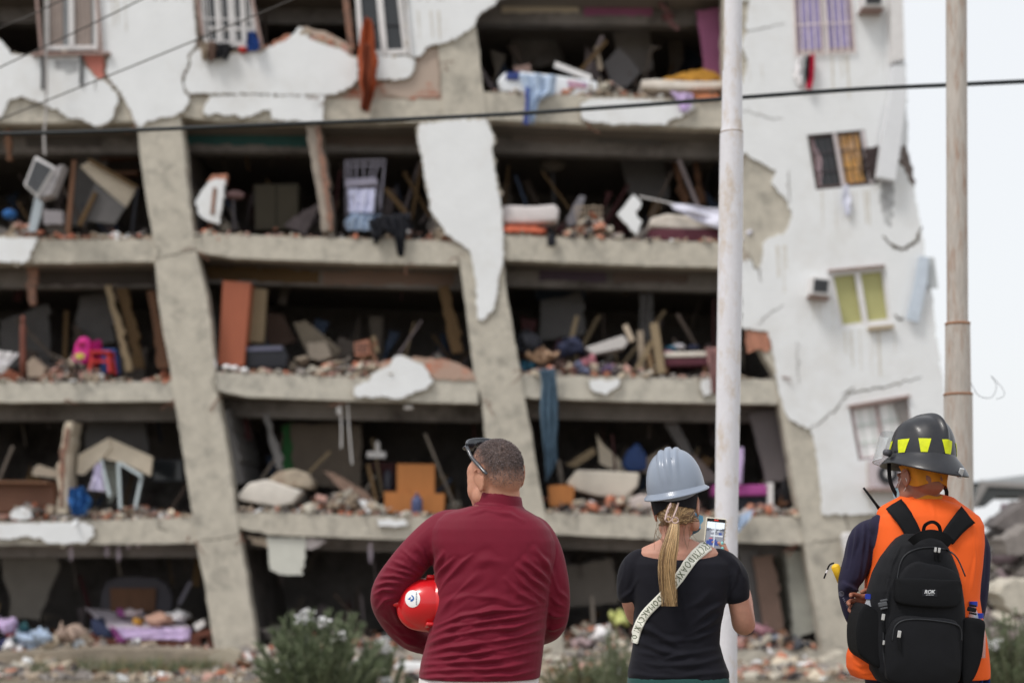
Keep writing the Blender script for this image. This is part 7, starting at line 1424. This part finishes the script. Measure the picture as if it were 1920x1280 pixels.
def zipline(name, pl, off):
    mb = MB(); c_ = cr([(x, y, 0) for x, y in pl], 5); pts = []
    for p in c_:
        h, nn = ray(pb_, p.x, p.y); pts.append((h if h else P(p.x, p.y, BY))+Vector((0, -off, 0)))
    mb.tube(pts, .0028, mat('zip_tape', C(40, 42, 46), .5, .2, 60, .3) if 'zip_tape' not in MATS else MATS['zip_tape'], 6); mb.build(name, bp, smooth=True)
zipline('zip', [(1680, 1100), (1690, 1050), (1715, 1030), (1755, 1026), (1790, 1040), (1810, 1080)], .001)
zipline('zip', [(1670, 1200), (1676, 1172), (1700, 1160), (1750, 1162), (1794, 1172), (1800, 1200)], .021)
zipline('zip', [(1657, 1160), (1656, 1200), (1658, 1240), (1668, 1270)], .002)
# shoulder straps, haul loop
for pl, wd_ in (([(1678, 949), (1685, 958), (1696, 973), (1706, 990), (1714, 1008)], [33, 28]), ([(1812, 968), (1802, 977), (1788, 993), (1774, 1012)], [38, 28])):
    mb = MB(); drape(mb, pl, wd_, vbv, bkf2, .003, .012, 30, 6); mb.build('shoulder_strap', bp, smooth=True)
strap(bp, 'haul_loop', [P(1731, 1002, 5.08), P(1734, 985, 5.07), P(1748, 978, 5.06), P(1760, 985, 5.07), P(1764, 1000, 5.08)], .012, bkf2, .004)
strap(bp, 'top_handle', [P(1708, 1016, 5.06), P(1722, 1006, 5.04), P(1745, 1000, 5.03), P(1768, 1006, 5.04), P(1782, 1018, 5.06)], .03, bkf2, .008)
# bottles in the side pockets
capm = mat('blue_cap', C(30, 52, 150), .4, .05, 30, 0); wat = clear('clear_bottle', .45, (.75, .78, .85)); 
for x, y, lb in ((1631, 1116, 'water bottle with a blue cap in the left backpack pocket'), (1825, 1130, 'water bottle with a dark blue cap behind the right pocket buckle'), (1836, 1152, 'second water bottle at the outer edge of the right backpack pocket')):
    b_ = thing('water_bottle', lb, 'bottle', P(x, y+60, 5.15)); k5 = 5.12/F
    mb = MB(); mb.tube([P(x, y+q, 5.15) for q in (-3, 6)], .0175 if x < 1700 else .015, capm, 18); mb.build('cap', b_, smooth=False)
    mb = MB(); mb.tube([P(x, y+q, 5.15) for q in (6, 10, 22, 34, 80)], [q*(1 if x < 1700 else .72) for q in (.013, .014, .025, .031, .031)], wat, 20); mb.build('bottle_body', b_, smooth=True)
for x, y, s_ in ((1655, 1132, 1), (1822, 1142, -1)):
    h = ray(pb_, min(max(x, 1660), 1820), y)[0] or P(x, y, BY+.05)
    mb = MB(); grb = mat('buckle_grey', C(78, 80, 84), .4, .1, 20, 0) if s_ > 0 else bkf2; q = P(x, y, h.y-.01); mb.rbox(q, (.032, .01, .016), grb, .003, (0, R(-12*s_), 0)); mb.rbox(q+Vector((.004, 0, .014)), (.026, .009, .007), grb, .002, (0, R(-12*s_), 0)); mb.rbox(q+Vector((.004, 0, -.014)), (.026, .009, .007), grb, .002, (0, R(-12*s_), 0)); mb.build('buckle', bp)
# torch with lanyard in the sleeve pocket
tch = thing('torch', 'yellow torch with a black wrist cord sticking out by the left elbow', 'torch', P(1575, 1085, FY))
ym = mat('yellow_plastic', C(226, 178, 40), .45, .05, 20, .05)
mb = MB(); a, b_ = P(1566, 1061, FY+.05), P(1580, 1094, FY+.06); mb.tube([a+(a-b_).normalized()*.008, a+(a-b_).normalized()*.004, a, b_], [.006, .013, .0165, .0165], ym, 18); mb.build('handle', tch, smooth=True)
mb = MB(); mb.tube(cr([P(1563, 1055, FY), P(1556, 1058, FY-.01), P(1551, 1068, FY-.01), P(1545, 1084, FY-.01)], 5), .0032, bkf2, 7); cd = mb.build('wrist_cord', tch, smooth=True)
mb = MB(); mb.tube([P(1551.5, 1068, FY-.01), P(1549, 1074, FY-.01)], .0042, whitep, 7); mb.build('cord_band', cd)
# blue jacket end
mb = MB(); bj = fabric('royal_blue_cloth', C(28, 60, 130)); mb.cloth([(1826, 1232), (1826, 1262), (1822, 1330)], [(1842, 1230), (1856, 1266), (1850, 1330)], FY-.1, bj, 2, .02, seed=3); tag(mb.build('tied_jacket', smooth=True), 'blue cloth hanging at the right hip of the rescue worker', 'jacket')

# ------------------------------------------------------------ poles, wires
polew = mat('chipped_white_paint', C(208, 207, 212), .5, .05, 9, .2, 30, col2=C(182, 164, 142), c2amt=.7, stretch=(3, 3, 1.4))
rustp = mat('weathered_galvanised', C(176, 169, 162), .6, .18, 4, .2, 40, col2=C(150, 122, 104), c2amt=.9, stretch=(14, 14, 2))
rustp2 = mat('rusty_weld', C(150, 112, 88), .85, .3, 20, .4)
po = thing('lamp_pole', 'tall white painted steel pole with stepped joints, chipped and leaning slightly', 'pole', (P(1358, 1000, 7.6).x, 7.6, gz(2, 7.6)))
def polesec(par, nm, ys, Y, m, seg=28):
    mb = MB(); pts = []; rr = []
    for (x0, x1, y) in ys: pts.append(P((x0+x1)/2, y, Y)); rr.append((x1-x0)/2*Y/F)
    mb.tube(pts, rr, m, seg, caps=False); return mb.build(nm, par, smooth=True)
zb = HZ+(CH+.05)*F/7.6
polesec(po, 'top_section', [(1361, 1393, -500), (1358, 1391.5, 0), (1356.5, 1391, 133)], 7.6, polew)
polesec(po, 'middle_section', [(1354.5, 1391.5, 133), (1353, 1392, 236), (1351.5, 1393, 246), (1350.5, 1393.5, 252)], 7.6, polew)
polesec(po, 'lower_section', [(1350, 1394, 252), (1346, 1392, 500), (1342, 1387, 800), (1340, 1383, 1000), (1338, 1382, 1280), (1337, 1381, zb)], 7.6, polew)
mb = MB(); q = P(1372, 250, 7.6); mb.tube([P(1372, 248.5, 7.6), P(1372, 250, 7.6)], .0617, mat('rust_stain', C(150, 128, 104), .8, .4, 20), 28); mb.build('weld_seam', po)
po2 = thing('lamp_pole', 'tall bare galvanised pole streaked with rust behind the rescue worker', 'pole', (P(1800, 1000, 8.6).x, 8.6, gz(2, 8.6)))
zb = HZ+(CH+.15)*F/8.6
polesec(po2, 'upper_section', [(1772, 1811, -500), (1774, 1812, 0), (1776, 1814.5, 607)], 8.6, rustp)
polesec(po2, 'middle_section', [(1773, 1818, 607), (1772.5, 1820, 738)], 8.6, rustp)
polesec(po2, 'lower_section', [(1770.5, 1822.5, 738), (1772, 1825, 1000), (1773, 1828, zb)], 8.6, rustp)
for y, x0, x1 in ((607, 1772.3, 1818.7), (739, 1769.8, 1823)):
    mb = MB(); mb.tube([P((x0+x1)/2, y-2, 8.6), P((x0+x1)/2, y+2.5, 8.6)], (x1-x0)/2*8.6/F, rustp2, 28); mb.build('weld_seam', po2, smooth=True)
cbm = mat('black_cable', C(26, 32, 36), .6, .1, 5, .1)
mb = MB(); mb.tube(cr([P(-900, 262, 12.2), P(0, 251, 12), P(500, 234, 11.6), P(900, 217, 11.2), P(1150, 201, 11), P(1350, 186, 10.8), P(1600, 168, 10.6), P(1770, 160, 10.4), P(1920, 153, 10.2), P(2500, 128, 9.8)], 8), [.0165]*73, cbm, 8)
mb.build('c', None); c_ = bpy.data.objects['c']; c_.name = 'power_cable'; tag(c_, 'thick black cable sagging across the whole street in front of the facade', 'cable')
for i, ((x0, y0), (x1, y1), lb) in enumerate((((0, 52), (118, 0), 'thin overhead wire, uppermost of the three at the top left'), ((0, 126), (268, -2), 'thin overhead wire, middle one of the three at the top left'), ((0, 224), (552, -2), 'thin overhead wire, longest and lowest of the three'))):
    dx, dy = x1-x0, y1-y0; mb = MB(); mb.tube(cr([P(x0-dx*1.5, y0-dy*1.5, 13), P(x0, y0+.5, 12.5), P((x0+x1)/2, (y0+y1)/2+2, 12), P(x1, y1, 11.5), P(x1+dx, y1+dy*1.05, 11)], 6), .0062, mat('thin_wire', C(70, 66, 64), .6) if 'thin_wire' not in MATS else MATS['thin_wire'], 6)
    tag(mb.build('overhead_wire', smooth=True), lb, 'wire', 'thin wires at the top left')
mb = MB(); mb.tube(cr([P(1818, 712, 8.7), P(1832, 738, 8.7), P(1848, 746, 8.8), P(1862, 742, 8.8), P(1868, 722, 8.8), P(1858, 704, 8.8)], 6), .0018, cbm, 4); mb.tube(cr([P(1858, 704, 8.8), P(1880, 728, 8.8), P(1882, 742, 8.8), P(1868, 748, 8.8)], 6), .0014, cbm, 4); tag(mb.build('loose_wire', smooth=True), 'thin curled loose wire sticking out from the rusty pole', 'wire')

# ------------------------------------------------------------ plants
lg1 = mat('oleander_leaf', C(96, 108, 80, .9), .6, .3, 6, 0); lg2 = mat('oleander_leaf_pale', C(126, 134, 108, .9), .6, .25, 6, 0); lg3 = mat('dry_leaf', C(140, 128, 96), .8, .3, 6, 0); fw = mat('pale_pink_blossom', C(238, 222, 224), .7, .1, 9, 0); stm_ = mat('green_stem', C(96, 96, 74), .8, .2, 6, 0)
def leaf(mb, p, d, L, w_, m, rd):
    d = d.normalized(); s = d.cross(Vector((rd.uniform(-1, 1), rd.uniform(-1, 1), rd.uniform(-1, 1)))); s = s.normalized() if s.length > 1e-3 else Vector((1, 0, 0)); dn_ = Vector((0, 0, -1))*L*.12
    mb.add([p, p+d*L*.45+s*w_, p+d*L+dn_, p+d*L*.45-s*w_], [(0, 1, 2, 3)], m)
def bush(name, label, px, pyb, Y, n, wpx, hpx, seed, leafL=.13, flowers=0, mats=(0, 1), pyg=None, outward=.8):
    rd = random.Random(seed); base = P(px, pyb, Y); base.z = gz(base.x, Y); t_ = thing(name, label, 'bush', base); k = Y/F; st_, lf, fl_ = MB(), MB(), MB(); ms = [(lg1, lg2, lg3)[i] for i in mats]
    top = P(px, pyb-hpx, Y).z
    for i in range(n):
        a = rd.uniform(0, 6.28); r_ = math.sqrt(rd.random()); ex = math.cos(a)*r_*wpx*k/2; ey = math.sin(a)*r_*wpx*k/2*.8; h_ = (top-base.z)*(1-.42*r_**1.6)*rd.uniform(.66, 1.05)
        p0 = base+Vector((ex*.2, ey*.2, 0)); p1 = base+Vector((ex*.65, ey*.65, h_*.6)); p2 = base+Vector((ex, ey, h_)); c_ = cr([p0, p1, p2], 6); st_.tube(c_, [.011*(1-.75*j/(len(c_)-1)) for j in range(len(c_))], stm_, 4, caps=False)
        for j in range(4, len(c_)):
            tt = (c_[j]-c_[j-1]).normalized()
            for q in range(7): leaf(lf, c_[j]+tt*rd.uniform(-.05, .02), tt*rd.uniform(.6, 1.3)+Vector((rd.uniform(-1, 1), rd.uniform(-1, 1), rd.uniform(-.4, .5)))*outward, leafL*rd.uniform(.6, 1.15), leafL*.062, rd.choice(ms), rd)
        for q in range(8): leaf(lf, p2, tt+Vector((rd.uniform(-1, 1), rd.uniform(-1, 1), rd.uniform(-.3, .6)))*.5, leafL*rd.uniform(.8, 1.2), leafL*.062, rd.choice(ms), rd)
        if rd.random() < flowers:
            for q in range(15):
                c0 = p2+Vector((rd.uniform(-.06, .06), rd.uniform(-.06, .06), rd.uniform(.02, .14)))
                for z_ in range(5): leaf(fl_, c0, Vector((math.cos(z_*1.26), math.sin(z_*1.26), .5)), .05, .022, fw, rd)
    st_.build('stem', t_); lf.build('foliage', t_)
    if fl_.v: fl_.build('blossom', t_)
    return t_
bush('oleander_bush', 'oleander bush with pale pink blossoms left of the man in red', 600, 1290, 17, 120, 262, 142, 4, .17, .055, outward=.42)
bush('oleander_bush', 'lower right part of the oleander, small bush close behind the man elbow', 715, 1290, 17.6, 30, 100, 84, 14, .15, .07, outward=.4)
bush('green_bush', 'dense green bush at the bottom right corner below the rubble heap', 1905, 1300, 14, 240, 190, 150, 6, .06, .015, (0, 0, 1))
bush('weedy_bush', 'low straggly weeds between the man and the woman', 1090, 1290, 19, 70, 150, 62, 7, .1, .01, (0, 1, 2))
bush('weedy_bush', 'thin weeds at the base left of the woman elbow', 1150, 1290, 18.4, 50, 90, 110, 17, .08, .0, (0, 1))
mb = MB(); rd = random.Random(12)
gc = [(rd.gauss(215, 95), rd.uniform(25.0, 26.7), rd.uniform(.12, .5)) for _ in range(75)]
for i in range(3600):
    x, Y, gh_ = gc[rd.randrange(75)]; x += rd.gauss(0, 7); b0 = P(x, 1280, Y+rd.gauss(0, .08)); b0.z = gz(b0.x, Y); leaf(mb, b0, Vector((rd.uniform(-.6, .6), rd.uniform(-.5, .3), 1)), rd.uniform(.4, 1.1)*gh_, .011, (lg1, lg2, lg3)[rd.randrange(3)], rd)
tag(mb.build('grass'), kind='stuff')

# ------------------------------------------------------------ debris at the foot of the building
mb = MB(); rd = random.Random(77)
for i in range(4200):
    Y = rd.uniform(24.4, 26.9); x = rd.uniform(-20, 1640); q = P(x, 1200, Y); hp_ = sum(h_*math.exp(-((x-c_)/w_)**2) for c_, w_, h_ in ((1150, 90, .55), (1470, 110, .16), (700, 70, .45), (480, 60, .4), (60, 120, .3), (1000, 60, .4)))*max(0, (Y-24.6)/2.3); q.z = gz(q.x, Y)+hp_*rd.random()**.6; s_ = .03+.19*rd.random()**3.2
    mb.box((q.x, Y, q.z+s_*.25), (s_*1.3, s_, s_*.6), rd.choices(rm, [6, 9, 1, .8, .6, 2.5, 1.2, .8, 7, 2])[0], (rd.uniform(-.6, .6), rd.uniform(-.6, .6), rd.uniform(0, 3)), .25, rd)
tag(mb.build('rubble'), kind='stuff')
one('concrete_boulder', 'large broken concrete slab leaning at the foot of the left column', 'concrete slab', lambda mb: mb.prism(rag([(346, 1290), (372, 1252), (398, 1224), (420, 1216), (446, 1226), (456, 1256), (438, 1290)], 2, 7, 4), 25.9, 26.5, mat('broken_slab', C(160, 152, 136), .95, .15, 3, .5)))
one('white_plank', 'pale plank leaning beside the broken slab at the left column', 'plank', lambda mb: mb.beam(P(462, 1222, 26), P(492, 1270, 25.8), .06, .04, whitep))
one('ground_ledge', 'long weathered concrete ledge along the foot of the building, bottom left', 'ledge', lambda mb: mb.prism(rag([(-300, 1222), (0, 1228), (200, 1214), (400, 1222), (400, 1262), (200, 1262), (0, 1264), (-300, 1264)], 1.5, 9, 4), 26.1, 26.98, mat('ledge_concrete', C(138, 128, 114), .95, .25, 3, .6)))
one('blue_rail', 'low blue metal rail at the bottom left corner', 'rail', lambda mb: (mb.beam(P(-40, 1259, 25.4), P(68, 1259, 25.4), .06, .06, mat('blue_rail_paint', C(50, 72, 92), .6, .2, 5)), mb.beam(P(64, 1258, 25.4), P(64, 1300, 25.4), .05, .05, MATS['blue_rail_paint'])))
one('white_sack', 'white sack lying at the bottom left corner under the blue rail', 'sack', lambda mb: mb.rbox(P(42, 1278, 25), (.33, .3, .16), whitef, .05), smooth=True)
one('white_sheeting', 'white board lying on the ground left of the man at the frame bottom', 'board', lambda mb: slab(mb, [(738, 1250), (745, 1243), (800, 1246), (800, 1260), (745, 1258)], 25, .6, plaster, .03))
one('slab_fragment_right', 'grey slab fragments heaped at the base of the right column', 'slab', lambda mb: (mb.prism(rag([(1530, 1290), (1546, 1240), (1580, 1222), (1610, 1230), (1620, 1290)], 3, 7, 4), 26, 26.6, concrete), mb.prism(rag([(1560, 1290), (1572, 1262), (1600, 1250), (1640, 1270), (1650, 1290)], 3, 7, 9), 25.6, 26.2, mat('pale_chunk', C(176, 172, 162), .95, .15, 3, .5))))
# collapsed building on the right
def pile_z(x, Y):
    u = (x-8.7)/7; top = 1.45+(HZ-935)*28/F; return max(-1.1, -1.1+(top+1.1)*max(0, min(1, u*3+.25))*max(0, 1-abs(Y-29)/6.5)**.8)
mb = MB(); xs = [8.3+i*.35 for i in range(60)]; ys_ = [22+i*.4 for i in range(36)]
mb.add([(x, y, pile_z(x, y)-.25+noise.noise((x, y, 0))*.3) for y in ys_ for x in xs], [(j*60+i, j*60+i+1, (j+1)*60+i+1, (j+1)*60+i) for j in range(35) for i in range(59)], MATS['grey_bits']); rd = random.Random(31)
gb = [MATS['grey_bits'], concrete, mat('dim_rubble', C(112, 106, 104), .95, .3, 5, .5), MATS['dark_bits'], plaster, mat('mauve_rubble', C(140, 124, 128), .95, .3, 5, .5), bluepl, redpl, whitef]
for i in range(5200):
    x = rd.uniform(8.5, 17); Y = rd.uniform(22.5, 33); s_ = .05+.42*rd.random()**4; mb.box((x, Y, pile_z(x, Y)-.05+rd.uniform(-.1, .15)), (s_*1.5, s_, s_*.5), rd.choices(gb, [6, 6, 6, 3, 1.2, 4, .15, .15, .4])[0], (rd.uniform(-.8, .8), rd.uniform(-.8, .8), rd.uniform(0, 3)), .3, rd)
tag(mb.build('rubble'), kind='stuff')
cr_ = thing('collapsed_roof', 'dark fallen roof slab with a pale edge on the rubble heap at the right', 'roof slab', P(1900, 960, 31))
mb = MB(); mb.prism([(1826, 952), (1844, 916), (1850, 908), (1990, 916), (2000, 930), (1870, 930), (1846, 950)], 31, 34, mat('dark_roof', C(100, 102, 100), .9, .15, 4)); mb.build('slab', cr_)
mb = MB(); mb.prism([(1840, 900), (1850, 902), (2000, 908), (2000, 918), (1852, 911), (1830, 950), (1822, 952)], 30.9, 30.98, mat('pale_roof_edge', C(178, 172, 166), .9, .1, 4)); mb.build('edge_board', cr_)
mb = MB(); mb.prism([(1850, 902), (1920, 890), (2010, 892), (2005, 908)], 31, 34, mat('roof_top', C(196, 198, 198), .9, .1, 4)); mb.build('roof_cover', cr_)
for i, (pl, Y, lb) in enumerate((([(1862, 985), (1920, 938), (1990, 960), (1990, 990), (1900, 1000)], 27.5, 'broken grey slab tilted in the rubble heap, upper right'), ([(1880, 1010), (1940, 985), (1990, 1010), (1960, 1040), (1890, 1040)], 26, 'broken grey slab lying midway down the rubble heap'), ([(1866, 1110), (1900, 1085), (1960, 1090), (1990, 1150), (1900, 1150)], 24, 'pale boulder low in the rubble heap at the right edge'))):
    one('broken_slab', lb, 'slab', lambda mb: mb.prism(rag(pl, 3, 8, i), Y, Y+.8, gb[(2, 0, 1)[i]]), 'broken slabs in the rubble heap')
